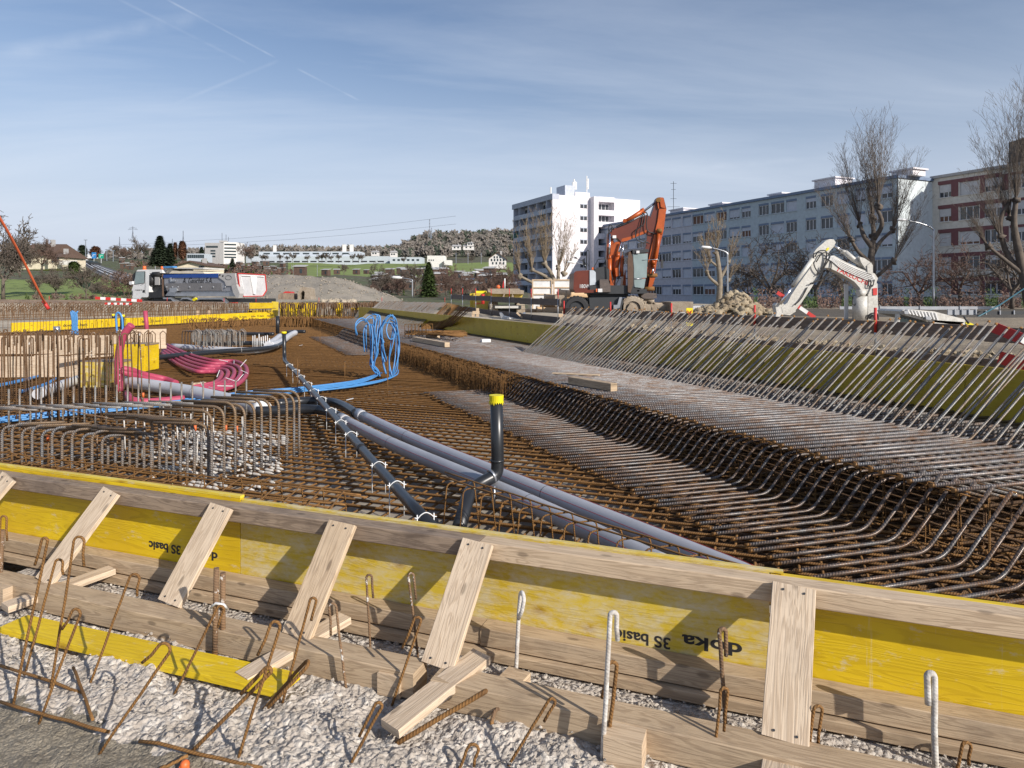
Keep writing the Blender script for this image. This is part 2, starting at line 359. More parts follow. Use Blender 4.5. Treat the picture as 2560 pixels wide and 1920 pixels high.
def m_dirt(name, c1, c2, spots=.3, sc=1.0):
    t = NT(name, .97); v = t.coord('Object'); n = t.noise(v, .35 * sc, 9, .62); n2 = t.noise(v, 6.0 * sc, 6, .65); vo = t.vor(v, 5.0 * sc)
    c = t.mix(t.rng(n, .38, .62), c1, c2); c = t.mix(t.rng(n2, .5, .75, 0, .55), c, tuple(x * .6 for x in c2)); c = t.mix(t.rng(vo, .06, .14, spots, 0), c, (.68, .64, .56))
    t.col(c); t.bump(t.math('ADD', n, t.math('MULTIPLY', n2, .4)), .12, .9); return t.m
M['gravel'] = m_gravel()
M['wet'] = m_var('wet_mortar', (.34, .295, .225), (.21, .18, .135), 14, .6, 0, bump=1, bdist=.03, fine=.5)
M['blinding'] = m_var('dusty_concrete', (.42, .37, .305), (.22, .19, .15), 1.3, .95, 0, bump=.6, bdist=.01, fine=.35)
M['dirt'] = m_dirt('pale_site_earth', (.46, .40, .31), (.33, .275, .20))
M['mound'] = m_dirt('gravel_heap', (.27, .24, .20), (.21, .19, .155), .9, .9)
M['clayground'] = m_dirt('brown_site_clay', (.33, .27, .19), (.22, .175, .12), .2, 2)
M['clay'] = m_dirt('clay_heap', (.42, .35, .24), (.27, .21, .14), .2, 3)
# =================================================================== the pit and the ground round it
EV = V((-.3955, .9185, 0)); VV = V((.956, .292, 0))      # along the raised mat, along its bars
A0 = V((1.80, 2.40, 0)); WD = V((-.936, .352, 0)).normalized(); WN = V((-.352, -.936, 0)).normalized()   # front formwork
def fw(s, n, z): p = A0 + WD * s + WN * n; p.z = z; return p      # s to the left along it, n towards the viewer
FWS = Side(A0, WD)
def s_of(px, n=0.0):
    q = A0 + WN * n; r = (px - CX) / F; return (r * q.y - q.x) / (WD.x - r * WD.y)
WALLO = V((4.51, 6.02, 0))
def wall_x(y): return 4.51 + (6.02 - y) * .4306
def edge_x(y): return .6 + (8.5 - y) * .4306
def sstep(a, b, x): t = max(0, min(1, (x - a) / (b - a))); return t * t * (3 - 2 * t)
def site_h(x, y):
    nf = (V((x, y, 0)) - A0).dot(WN)                       # >0 in front of the front formwork
    if nf > -.05: base = -.16 if nf < 1.2 and x < 3 else -.04
    else:
        dw = x - wall_x(y); ins = -.28
        right = .72 - .12 * sstep(6, 30, dw) - .55 * sstep(25, 60, y) * sstep(0, 10, dw)
        back = .12 + .12 * sstep(-5, 12, x) + .1 * noise.noise(V((x * .2, y * .2, 0)))
        t = sstep(.15, .75, dw); base = ins * (1 - t) + right * t
        tb = sstep(40.3, 41.2, y + max(0, -x - 14.5) * 1.0 * 0); base = base * (1 - tb) + max(back, right if dw > 0 else back) * tb
        left = sstep(.3, 1.0, (-13.9 - (y - 39.2) * .322) - x) if y > 20 else 0
        base = base * (1 - left) + .02 * left
    if x < -26: base = max(base, .05)
    return base + .03 * noise.noise(V((x * .8, y * .8, 3)))
mb = MB(); xs = [x * 1.0 for x in range(-90, -30, 3)] + [-30 + .5 * i for i in range(141)] + [42 + 4 * i for i in range(22)]
ys = [-14, -8, -3] + [.5 * i for i in range(92)] + [46 + 2 * i for i in range(30)]
for j, y in enumerate(ys):
    for i, x in enumerate(xs): mb.v.append((x, y, site_h(x, y) - (.6 * sstep(85, 104, y))))
nx = len(xs)
for j in range(len(ys) - 1):
    for i in range(nx - 1):
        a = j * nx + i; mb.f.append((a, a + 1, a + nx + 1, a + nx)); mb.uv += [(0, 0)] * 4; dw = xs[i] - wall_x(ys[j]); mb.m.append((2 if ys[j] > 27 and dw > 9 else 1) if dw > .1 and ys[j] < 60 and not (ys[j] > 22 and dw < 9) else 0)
M['ground_shade'] = m_dirt('ground_with_painted_shade', (.12, .10, .075), (.075, .065, .05), .15, 1.5)  # shade beyond the right rail painted into the ground colour
tag(mb.build('site_ground', [M['dirt'], M['clayground'], M['ground_shade']], smooth=True), kind='structure')
# blinding slab inside the pit (flat sheet, dusty concrete) with a cement-splashed patch as its own thin sheet
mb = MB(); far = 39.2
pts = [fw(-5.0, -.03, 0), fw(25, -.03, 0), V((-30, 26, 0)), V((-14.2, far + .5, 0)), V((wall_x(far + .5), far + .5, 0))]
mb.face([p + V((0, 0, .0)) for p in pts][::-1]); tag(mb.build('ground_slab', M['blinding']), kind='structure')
# crumbly foreground ground with real relief
mb = MB(); NX, NY = 930, 300
for j in range(NY + 1):
    for i in range(NX + 1):
        s = -.7 + 5.6 * i / NX; n = -.02 + 1.47 * (j / NY); p = fw(s, n, 0)
        q = V((p.x, p.y, 0)); h = .032 * noise.noise(q * 2.2) + .022 * noise.noise(q * 7) + .013 * noise.noise(q * 19) + .006 * noise.noise(q * 60)
        if .1 < n < 1.5: vd = noise.voronoi(q * 30 + V((0, 0, 3 * noise.noise(q * 5))))[0]; h += .017 * max(0, .8 - vd[0]) * (.3 + 1.4 * abs(noise.noise(q * 11 + V((5, 5, 5))))) + .0075 * max(0, .8 - noise.voronoi(q * 78)[0][0])
        a = sstep(.12, .2, n) * (1 - .6 * (1 - sstep(.4, .6, n)))
        wet = sstep(.98, 1.16, n + .06 * noise.noise(q * 6)) * sstep(2.3, 2.6, s)
        rise = .02 * sstep(.5, .9, n) * (1 + noise.noise(q * 1.3))
        mb.v.append((p.x, p.y, -.008 + h * a * (1 - .3 * wet) + rise - .015 * wet))
for j in range(NY):
    for i in range(NX):
        a = j * (NX + 1) + i; c = a
        x, y, z = mb.v[a]; q = V((x, y, 0)); s = (q - A0).dot(WD); n = (q - A0).dot(WN)
        wet = n + .07 * noise.noise(q * 6) + .04 * noise.noise(q * 23) > 1.07 and s + .1 * noise.noise(q * 7) > 2.45
        mb.f.append((a, a + 1, a + NX + 2, a + NX + 1)); mb.uv += [(0, 0)] * 4; mb.m.append(1 if wet else 0)
tag(mb.build('gravel_ground', [M['gravel'], M['wet']], smooth=False), kind='structure')
mb = MB()
for k in range(3500):
    s = random.uniform(-1.2, 4.4); n = random.choice([random.uniform(.5, 1.6), random.uniform(.13, .39)]); p = fw(s, n, 0)
    if s > 2.4 and n > 1.05: continue
    r = random.uniform(.0025, .007) * (2.0 if random.random() < .06 else 1)
    h = .032 * noise.noise(p * 2.2) + .022 * noise.noise(p * 7) + .013 * noise.noise(p * 19) + .012 * abs(noise.noise(p * 37))
    if n < .45: h *= .4
    mb.ball((p.x, p.y, h + .004 + .02 * sstep(.5, .9, n) * (1 + noise.noise(p * 1.3))), r, 5, 4, (random.uniform(.8, 1.4), random.uniform(.8, 1.3), random.uniform(.6, 1)), .9)
tag(mb.build('loose_stones', M['gravel']), 'loose pale stones and crumbs of concrete scattered over the foreground ground', 'gravel', kind='stuff')

# =================================================================== front formwork
def board(name, a, b, w, h, mat, label, group=None, up=(0, 0, 1), bev=.003, cat='timber', nails=None):
    mb = MB(); L = V(a).lerp(V(b), .5); mb.bar(a, b, w, h, up, bev=bev); o = mb.build(name, M[mat], loc=L)
    tag(o, label, cat, group)
    if nails:
        nb = MB()
        for p, d in nails: nb.tube([p, p + d * .004], .0042, 8)
        part(nb, 'nail', M['dark'], o)
    return o
ffw = thing('front_formwork', 'long yellow-panelled timber formwork crossing the whole foreground', 'formwork', tuple(fw(2, .02, 0)))
def panel(s0, s1, mat, label, z0=.0, z1=.52):
    mb = MB(); mb.bar(fw(s0, .0135, (z0+z1)/2), fw(s1, .0135, (z0+z1)/2), .027, z1 - z0, bev=.001); return part(mb, 'panel', M[mat], ffw, label=label)
sA, sB, sC = s_of(601, .027), s_of(1925, .027), s_of(601, 0)
pL = panel(sA + .002, 7.6, 'yellow', 'bright yellow formwork panel at left with upside-down lettering behind the leaning boards')
pM = panel(sB + .002, sA - .002, 'yelworn', 'worn whitish-yellow formwork panel in the middle of the front formwork', z1=.507)
pR = panel(-1.4, sB - .002, 'yellow', 'clean bright yellow formwork panel at the right end of the front formwork', z1=.503)
# raised strip of panel showing above the beam
mb = MB(); mb.bar(fw(s_of(610) + .0, .012, .5285), fw(7.6, .012, .5285), .030, .014, bev=.001)
part(mb, 'edge_strip', M['yelpale'], ffw)
mb = MB(); mb.bar(fw(s_of(1958), .013, .5125), fw(s_of(612), .013, .5125), .026, .010, bev=.001)
part(mb, 'edge_strip', M['yelworn'], ffw)
sj = s_of(1196, .12)
mb = MB(); mb.bar(fw(sj + .003, .075, .468), fw(7.6, .075, .468), .088, .075, bev=.004); part(mb, 'top_beam', M['woodold'], ffw, label='weathered dark brown top beam along the left half of the front formwork')
mb = MB(); mb.bar(fw(-1.4, .075, .468), fw(sj - .003, .075, .468), .088, .075, bev=.004); part(mb, 'top_beam', M['wood'], ffw, label='pale sawn top beam along the right half of the front formwork')
s2 = s_of(1205, .1)
board('base_timber', fw(s2 + .002, .075, .0925), fw(7.6, .075, .0925), .09, .075, 'wood2', 'pale squared timber lying against the foot of the formwork at left', cat='timber')
board('base_timber', fw(-1.4, .0775, .0925), fw(s2 - .002, .0775, .0925), .095, .078, 'wood2', 'pale grained timber lying against the foot of the formwork at right', cat='timber')
board('base_plank', fw(-1.4, .09, .026), fw(7.6, .09, .026), .12, .042, 'wood2', 'low brown plank under the timbers at the foot of the formwork', cat='plank')
s3 = s_of(1082, .5); s4 = s_of(1035, .5)
board('ground_timber', fw(s4, .45, .054), fw(7.6, .45, .054), .115, .104, 'wood2', 'long squared timber on the gravel from the left edge to the third leaning board', cat='timber')
board('ground_timber', fw(-1.2, .46, .054), fw(s3, .46, .054), .12, .104, 'wood2', 'long squared timber on the gravel at right with cement spots', cat='timber')
# leaning braces: (top px, bottom px, foot board)
def brace(tp, bp, w, mat, label, n_bot, zb=.1, ztop=.508):
    st, sb = s_of(tp, .125), None
    top = fw(st, .128, ztop)
    sb = s_of(bp, n_bot); bot = fw(sb, n_bot, zb)
    d = (top - bot).normalized(); side = WD; up = side.cross(d)
    if up.dot(WN) < 0: up = -up
    y = up.cross(d).normalized(); nl = []
    for e, sg in ((top, -1), (bot, 1)):
        for k in (-.3, .3): nl.append((e + d * sg * .022 + y * w * k * .8 + up * .0125, up))
    return board('brace_board', bot, top, w, .025, mat, label, 'leaning boards bracing the front formwork', up=up, cat='board', nails=nl, bev=.002)
brace(25, -160, .14, 'woodfresh', 'leaning brace board cut by the left edge of the photo', .42)
brace(281, 110, .135, 'woodfresh', 'leaning brace board second from the left, its foot on a slanted stake board', .42)
brace(556, 424, .145, 'woodfresh', 'smooth pale brace board between the yellow panel and the rusty double bar', .40, .115)
brace(858, 742, .15, 'wood', 'grey-streaked brace board above the right end of the loose yellow plank', .42)
brace(1196, 1094, .145, 'woodfresh', 'grained brace board in the middle of the formwork with a big knot at its top', .42)
brace(1985, 1962, .15, 'woodfresh', 'upright brace board at the right with two round knots in it', .42)
def foot(a, b, za, zb, w, label, mat='woodfresh'):
    A, B = G(a[0], a[1], za), G(b[0], b[1], zb)
    return board('stake_board', A, B, w, .032, mat, label, 'slanted stake boards under the braces', cat='board', bev=.002, up=(0, 0, 1))
foot((12, 1520), (280, 1425), .055, .075, .085, 'slanted stake board at far left crossing the ground timber')
foot((604, 1698), (862, 1545), .05, .10, .09, 'slanted stake board whose end rests on the loose yellow plank')
foot((975, 1822), (1205, 1640), .05, .12, .10, 'slanted stake board under the middle brace with its end on open gravel')
board('stake_board', fw(s_of(1945, .66), .70, .075), fw(s_of(1960, .42), .42, .075), .12, .03, 'woodfresh', 'stake board under the right brace at the bottom edge', 'slanted stake boards under the braces', cat='board')
# blocks
def blk(px, py, size, rz, label, mat='wood'):
    p = G(px, py, 0); mb = MB(); mb.box((p.x, p.y, size[2]/2 + .002), size, rz=rz); return tag(mb.build('wood_block', M[mat]), label, 'wood block', 'short cut blocks among the ground timbers')
blk(985, 1728, (.10, .09, .085), -.36, 'short cut block with end grain in front of the ground timber joint')
blk(1285, 1720, (.10, .10, .05), -.5, 'small flat block behind the right ground timber')
blk(1563, 1905, (.13, .10, .10), -.36, 'squared block with curved end grain in front of the right ground timber')
blk(16, 1510, (.1, .1, .1), -.36, 'block end at the left edge beside the ground timber')
# loose yellow plank
a, b = G(32, 1560, .03), G(722, 1713, .05)
board('yellow_plank', a, b, .14, .027, 'yellow', 'loose yellow plank lying on the gravel at lower left', cat='plank', bev=.001)
# lettering on the panels (upside down)
def plytext(txt, px, py, size, parent, xs=1.0, bold=.002, space=1, dz=0):
    s = s_of(px, .027); p = fw(s, .0276, 0); y = (A0 + WD * s + WN * .027).y; p.z = CZ - (py - HY) / F * y
    return text_mesh('lettering', txt, size, M['blackprint'], frame_mat(p, WD, (0, 0, -1)), parent, xs, 0, bold, space)
plytext('3S basic', 1607, 1596, .066, pM, 1.1, .0012); plytext('doka', 1780, 1612, .072, pM, 1.6, .0018, 1.04)
plytext('3S basic', 412, 1368, .066, pL, 1.1); plytext('doka', 512, 1386, .062, pL, 1.4, .0016, 1.06)

# =================================================================== foreground starter hooks
def hook(b, t, e, r=.0053, mat='rust', zb=0.0, label='thin rusty hooked bar sticking out of the foreground gravel', dd=0.0, lean=0.0, R=.024, grp='hooked starter bars in the foreground gravel', base=None):
    B = base or G(b[0], b[1], zb); d = B.y + lean; T = D(t[0], t[1], d); E = D(e[0], e[1], d + dd)
    a = (T - B).normalized(); q = E - T; sd = q - a * q.dot(a)
    sd = sd.normalized() if sd.length > .008 else V((.3, -.95, 0)); Rr = min(R, max(.012, abs((E - T).dot(sd)) * .55)) if (E - T).dot(sd) > 0 else R
    C = T - a * Rr - sd * 0; pts = [B - a * .06]
    S = C - sd * Rr
    for k in range(1, 6): pts.append(B.lerp(S, k / 5) + V((random.uniform(-1, 1), random.uniform(-1, 1), 0)) * .0015)
    for k in range(1, 9):
        an = pi - pi * k / 8; pts.append(C + sd * cos(an) * Rr + a * sin(an) * Rr)
    f = pts[-1]; L = max(.03, (E - f).length); pts += [f - a * L * .5 + (E - (f - a * L)) * .25, E]
    mb = MB(); mb.tube(pts, r, 8); return tag(mb.build('hooked_bar', M[mat], smooth=True, loc=B), label, 'rebar hook', grp)
H = [((33,1761),(113,1345),(87,1413)),((66,1676),(150,1399),(158,1436)),((127,1723),(200,1342),(210,1415)),((99,1803),(193,1523),(155,1573)),
 ((221,1723),(341,1436),(343,1490)),((249,1883),(418,1610),(355,1657)),((433,1742),(555,1516),(545,1568)),((590,1911),(691,1554),(644,1638)),
 ((705,1765),(785,1495),(778,1551)),((872,1916),(950,1757),(898,1841)),
 ((982,1754),(1046,1543),(1005,1621)),((1271,1916),(1384,1748),(1360,1804)),((1148,1925),(1190,1863),(1185,1916)),
 ((1783,1920),(1812,1720),(1810,1828)),((2017,1920),(2047,1765),(2043,1888)),((2394,1925),(2420,1857),(2422,1912)),((-12,1520),(10,1290),(18,1352))]
for i, (b, t, e) in enumerate(H): hook(b, t, e, mat='rust')
wl = 'rusty hooked bar with a cement-whitened lower end near the formwork'
for b, t, e in [((927,1625),(923,1437),(933,1494)),((1046,1646),(1027,1433),(1040,1498)),((865,1723),(830,1509),(827,1589))]: hook(b, t, e, mat='rustwhite', label=wl)
hook((1288,1697),(1306,1482),(1296,1547), .0085, 'white_bar', label='white cement-coated hooked bar right of the middle brace')
hook((1507,1900),(1534,1531),(1544,1601), .0085, 'white_bar', label='tall white cement-coated hooked bar left of the upside-down lettering', zb=.01)
hook((1515,1890),(1532,1655),(1505,1745), .007, 'rust', label='rusty hook tied against the tall white hooked bar')
hook((1814,1814),(1806,1572),(1815,1640), .008, 'rustwhite', label='dark hooked bar standing beside the upside-down lettering')
hook((2338,1920),(2326,1683),(2320,1761), .0105, 'white_bar', label='thick white cement-coated hook at the right in front of the yellow panel', R=.028)
hook((470,1888),(675,1671),(602,1735), .007, label='low slanting rusty hooked bar over the gravel left of centre')
hook((1005,1851),(1214,1728),(1167,1756), .009, label='thick rusty bar slanting low over the right ground timber', zb=.02, lean=.05)
hook((658,1775),(771,1655),(640,1800), .007, label='short slanting rusty bar crossing the end of the yellow plank')
pts = [G(1228, 1825, 0), G(1232, 1795, .03), G(1250, 1769, .055), G(1340, 1752, .07), G(1431, 1740, .08), G(1448, 1752, .08), G(1420, 1764, .07), G(1341, 1767, .07)]
mb = MB(); mb.tube(spline(pts, 5), .0075, 8); tag(mb.build('bent_bar', M['rustwhite'], smooth=True), 'bent cement-whitened bar lying over the right ground timber', 'rebar')
# thick double bar and bars lying on the ground
for k, (px, dx) in enumerate(((537, 0), (550, .0))):
    B = G(px, 1641, 0) + V((0, .03 * k, 0)); T = D(541 + 16 * k, 1420 + 12 * k, B.y); mb = MB(); mb.tube([B, B.lerp(T, .5), T], .0125, 8)
    tag(mb.build('thick_bar', M['rustwhite'], smooth=True, loc=B), ('left' if k == 0 else 'right') + ' bar of the thick rusty double bar beside the third leaning board', 'rebar', 'thick double bar')
B = G(543, 1641, 0); mb = MB(); mb.tube([D(527, 1520, B.y-.02), D(540, 1508, B.y-.03), D(560, 1512, B.y-.03), D(568, 1522, B.y)], .006, 6); tag(mb.build('tie', M['white_plastic'], smooth=True), 'white cement-caked tie looped round the thick double bar', 'tie')
mb = MB(); B = G(-2, 1480, 0); mb.tube([B, D(5, 1325, B.y)], .013, 8); tag(mb.build('thick_bar', M['rustwhite'], smooth=True), 'thick dark bar at the left edge of the photo', 'rebar')
lb = 'rusty bar lying in the gravel at lower left'
for a, b, z1, z2, L in [((0,1756),(273,1831),.03,.03,'rusty bar lying across the wet mortar at lower left'),((348,1850),(655,1918),.035,.02,'rusty bar lying on the gravel left of the bottom centre'),((0,1664),(282,1756),.03,.02,'rusty bar lying just in front of the yellow plank'),((183,1667),(232,1798),.05,.03,'short rusty bar lying between two longer lying bars'),((470,1888),(395,1925),.03,.01,'short rusty bar end at the bottom edge beside an orange cap')]:
    A, B = G(*a, z1), G(*b, z2); mb = MB(); mb.tube([A.lerp(B, k/6) + V((0, 0, random.uniform(-.004, .004))) for k in range(7)], .0058, 8); LAST = tag(mb.build('lying_bar', M['rust'], smooth=True, loc=A), L, 'rebar')
mb = MB(); p = G(462, 1912, .02); mb.tube([p + V((0, 0, -.03)), p + V((0, -.005, .0))], .016, 12); mb.ball(p, .016, 12, 6); part(mb, 'cap', M['orangeplastic'], LAST, True)

# =================================================================== rusty bottom mat
CD = V((.352, .936, 0)).normalized(); RD = V((.936, -.352, 0)).normalized()
def clip(o, d, planes):
    t0, t1 = -60, 60
    for n, c in planes:                      # keep n.p >= c
        a, b = n.dot(d), n.dot(o) - c
        if abs(a) < 1e-9:
            if b < 0: return None
            continue
        t = -b / a
        if a > 0: t0 = max(t0, t)
        else: t1 = min(t1, t)
    return (t0, t1) if t1 - t0 > .3 else None
wn_ = V((-1, -.4306, 0)).normalized(); wc = wn_.dot(V((wall_x(6.02) - .12, 6.02, 0)))
PL = [(-WN, -WN.dot(A0) + .06), (wn_, wc), (V((0, -1, 0)), -38.6), (V((1, 0, 0)), -19.5)]
mat_thing = thing('rusty_bottom_mat', 'rusty brown reinforcement mat covering the floor of the slab pit', 'rebar mat', (0, 8, 0))
def wob(a, b, z, step=2.5, j=.006):
    n = max(1, int((b - a).length / step)); out = []
    for k in range(n + 1):
        p = a.lerp(b, k / n); out.append(V((p.x + random.uniform(-j, j), p.y + random.uniform(-j, j), z + random.uniform(-j, j) * .5)))
    return out
rest = MB(); cnt = 0
for k in range(250):
    c = .10 + .145 * k + random.uniform(-.01, .01) if k < 90 else .10 + .145 * 90 + (k - 90) * .17; o = A0 + CD * c; r = clip(o, RD, PL)
    if not r: continue
    for q in (0, 1):
        if q and k > 60: continue
        zz = .092 if not q else .078; oo = o + CD * (.028 * q)
        pts = wob(oo + RD * r[0], oo + RD * r[1], zz)
        if k < 50 and not q: mb = MB(); mb.tube(pts, .0085, 6); part(mb, 'bar', M['rust'], mat_thing, True)
        else: rest.tube(pts, .0085 if k < 90 else .011, 6 if k < 60 else 4, cap=False)
for k in range(-30, 250):
    s = k * .115; o = A0 + RD * (-s + 3.0); r = clip(o, CD, PL)
    if not r: continue
    pts = wob(o + CD * r[0], o + CD * r[1], .068, 3)
    if 0 <= k < 50: mb = MB(); mb.tube(pts, .0085, 6); part(mb, 'bar', M['rust'], mat_thing, True)
    else: rest.tube(pts, .0085, 5, cap=False)
part(rest, 'bar', M['rust'], mat_thing, True, kind='stuff')
# cement-splashed patch of the mat
mb = MB()
q0 = G(400, 1195, .1); ok = lambda p: 365 < (p.x / p.y * F + CX) < 700 and 1078 < (HY + 1.5 * F / p.y) < 1222 and noise.noise(p * 2.3) > -.22
for k in range(-26, 34):
    for q in range(-60, 60):
        p = q0 + CD * (.0725 * k) + RD * (.06 * q); p.z = .098
        if ok(p) and random.random() < .62 * (.55 + noise.noise(p * 6)) + .2: L = random.uniform(.05, .12); mb.tube([p, p + RD * L * .3 + V((0, 0, .006)), p + RD * L * .7 + V((0, 0, .003)), p + RD * L], [.003, .0125, .011, .003], 6)
        if k % 2 == 0 and q % 2 == 0 and ok(p) and random.random() < .5: mb.tube([p - V((0, 0, .02)), p + CD * .05 - V((0, 0, .02)), p + CD * .1 - V((0, 0, .02))], [.003, .011, .003], 5)
tag(mb.build('cement_splash', M['white_bar'], smooth=True), 'white cement splashed over the mat inside the thick bar cage', 'cement splash', kind='stuff')

# =================================================================== grey lower bars that kink up under the raised mat
kink = thing('bent_bar_mat', 'thick grey ribbed bars lying on the rusty mat and kinked up to the raised mat', 'rebar mat', (1.2, 6, 0))
mbr = MB(); cnt = 0
def kinkbar(y):
    x0 = .12 + (6.85 - y) * .4306 + random.uniform(-.04, .04); o = V((x0, y, .118)); Ln = (edge_x(y) - x0) * .97 - .25
    kk = o + VV * Ln
    if y < 3.95: return arc_path([o, o.lerp(kk, .5), kk, kk + VV * .37 + V((0, 0, .37))], .08, 5)
    top = kk + VV * .24 + V((0, 0, .272)); e2 = top + VV * .5
    return arc_path([o, o.lerp(kk, .5), kk, top, e2], .075, 4)
y = 2.9; ylist = []
while y < 10.2: ylist.append(y); y += .093
for i, y in enumerate(ylist):
    pts = kinkbar(y)
    if len(ylist) and cnt < 98: mb = MB(); mb.tube(pts, .0115, 8); part(mb, 'bar', M['steel_low'], kink, True); cnt += 1
for i in range(60):
    y = 16.3 + i * .115; pts = kinkbar(y); mbr.tube(pts, .0115, 5)
part(mbr, 'bar', M['steel_low'], kink, True, kind='stuff')
# straight bars below the raised mat plus a dense layer added for darkness
und = thing('under_mat', 'dark bars on the pit floor, many added to deepen shade under the raised mat', 'rebar mat', (2, 6, 0)); mbr = MB()
y = 2.2
while y < 12:
    x0 = edge_x(y) + .1; o = V((x0, y, .125)); mbr.tube([o, o + VV * 2.1], .0105, 6); y += .14
y = 2.6
while y < 10.2:
    x0 = edge_x(y) - 1.25; o = V((x0, y, .036)); mbr.tube([o, o + VV * 3.4], .0135, 5); y += .052  # close-set bars added to darken the floor
for k in range(14):
    off = .25 + k * .17; a = V((edge_x(2.0) + off, 2.0, .15)); b = V((edge_x(14) + off, 14, .15)); mbr.tube([a, b], .009, 6)
part(mbr, 'bar', M['rustdark'], und, True, kind='stuff')  # darker rust puts the deck's shade into the bar colour
# =================================================================== raised top mat
top = thing('raised_top_mat', 'raised mat of thick grey ribbed bars running away at right', 'rebar mat', (2, 8, .44)); mbr = MB()
proto = None; n = 0; y = 3.95; L0 = 2.70
while y < 30.5:
    j = random.uniform(-.03, .03) - .04; a = V((edge_x(y) + j, y, .458)); b = a + VV * (L0 + random.uniform(-.03, .03))
    if n < 100: mb = MB(); mb.tube([a, a.lerp(b, .3) + V((0, random.uniform(-.008, .008), 0)), a.lerp(b, .7) + V((0, random.uniform(-.008, .008), -.003)), b], .0132 if n < 60 else .0122, 8); part(mb, 'bar', M['steel'], top, True)
    else: mbr.tube([a, b], .0125, 5)
    n += 1; y += .098 if y < 14 else .115
part(mbr, 'bar', M['steel'], top, True, kind='stuff'); mbr = MB()
y = 3.90
while y < 30.5:
    for zz, dx, rr in ((.402, .12, .0125), (.368, .16, .012)):
        if zz < .38 and y > 16: continue
        a = V((edge_x(y + .05) + dx, y + .05 + random.uniform(-.012, .012), zz)); mbr.tube([a, a + VV * (L0 - dx)], rr, 6 if y < 10 else 4, cap=y < 8)
    y += .092 if y < 14 else .13
part(mbr, 'lower_bar', M['rustdark'], top, True, kind='stuff')  # dark rust deepens the gaps, shade put into the colour
mbl = MB()
for k in range(26):
    off = .13 + k * .103; a = V((edge_x(3.9) + off, 3.9, .434)); b = V((edge_x(30) + off, 30, .434)); mbl.tube([a.lerp(b, q / 6) for q in range(7)], .009, 6)
part(mbl, 'long_bar', M['steel2'], top, True, kind='stuff')
# spacer ladders along the edge: hairpins hanging from the mat
lad = thing('spacer_ladder', 'rusty thin hanging ladder bars along the open edge of the raised mat', 'spacer ladder', (1, 6, 0))
for row, (off, st) in enumerate(((.09, .16), (.36, .24), (.8, .24), (1.3, .26), (1.9, .30))):
    mbl = MB(); y = 2.9
    for zz in (.425, .445): mbl.tube([V((edge_x(3.95) + off, 3.95, zz)), V((edge_x(30) + off, 30, zz))], .005, 4)
    mbl.tube([V((edge_x(2.6) + off, 2.6, .10)), V((edge_x(30) + off, 30, .10))], .005, 4)
    while y < 30:
        x = edge_x(y) + off + random.uniform(-.015, .015); z1 = .44 if row == 0 else .42
        if y < 12 or row < 3:
            e = random.uniform(-.03, .03); mbl.tube([V((x + e, y - .01, .06)), V((x, y, z1)), V((x + .012, y + .01, z1)), V((x + .03 - e, y + .03, .06))], .0042 if row < 2 else .0038, 4, cap=False)
        y += st * random.uniform(.8, 1.2) * (1 if y < 12 else .8)
    part(mbl, 'ladder', M['rust' if row == 0 else 'rustdark'], lad, True)  # inner rows coloured darker to carry the shade under the deck
# dense rusty hairpin zone between the two grey strips
mbl = MB()
for k in range(1500):
    y = random.uniform(9.6, 17); x = edge_x(y) - random.uniform(-.1, .28) ** 1; z = random.uniform(.3, .46); mbl.tube([V((x, y, .08)), V((x + random.uniform(-.03, .03), y + .02, z)), V((x + .05, y + .04, z - .03))], .0045, 4, cap=False)
part(mbl, 'hairpins', M['rust'], lad, True, kind='stuff')
# =================================================================== slanted starter bars
sl_lab = 'slanted ribbed steel bar in the long row leaning over the raised mat'
mb = MB(); r0 = V((0, 0, 0)); dv = VV * 1.03 + V((0, 0, .85)); mb.tube(arc_path([-VV * .4 + V((0, 0, -.02)), r0, r0 + dv * .5, r0 + dv], .025, 3), .0098, 8); m0 = mb.build('slanted_bar', M['steel2'], smooth=True)
rt = MB(); e = r0 + dv; rt.tube([e - dv * .012, e + dv * .006], .0112, 8)
tag(m0, sl_lab, 'slanted rebar', 'slanted starter bars leaning over the raised mat')
rust_tip = part(rt, 'rusty_tip', M['rust'], m0, True)
y = 3.6; first = True
while y < 13.25:
    loc = V((wall_x(y) - 1.20, y, .452))
    if y > 12: pass
    if first: m0.location = loc; o = m0; first = False
    else: o = tree_copy(m0, loc)
    o.rotation_euler = (0, 0, random.uniform(-.02, .02)); o.scale.z = 1 + random.uniform(-.04, .04); o.rotation_euler.y = random.uniform(-.02, .02); y += .08 * random.uniform(.88, 1.12)
# second thinner layer behind the row
mb = MB(); dv2 = VV * .98 + V((0, 0, .77)); mb.tube([r0, r0 + dv2], .008, 6); m1 = mb.build('slanted_bar', M['steel2'], smooth=True)
tag(m1, 'thinner slanted bar of the second row behind the thick slanted bars', 'slanted rebar', 'second row of slanted starter bars'); y = 3.65; first = True
while y < 13.2:
    loc = V((wall_x(y) - .98, y, .42))
    if first: m1.location = loc; o = m1; first = False
    else: o = m1.copy(); COL.objects.link(o); o.location = loc
    o.rotation_euler = (0, 0, random.uniform(-.02, .02)); y += .12 * random.uniform(.8, 1.2)
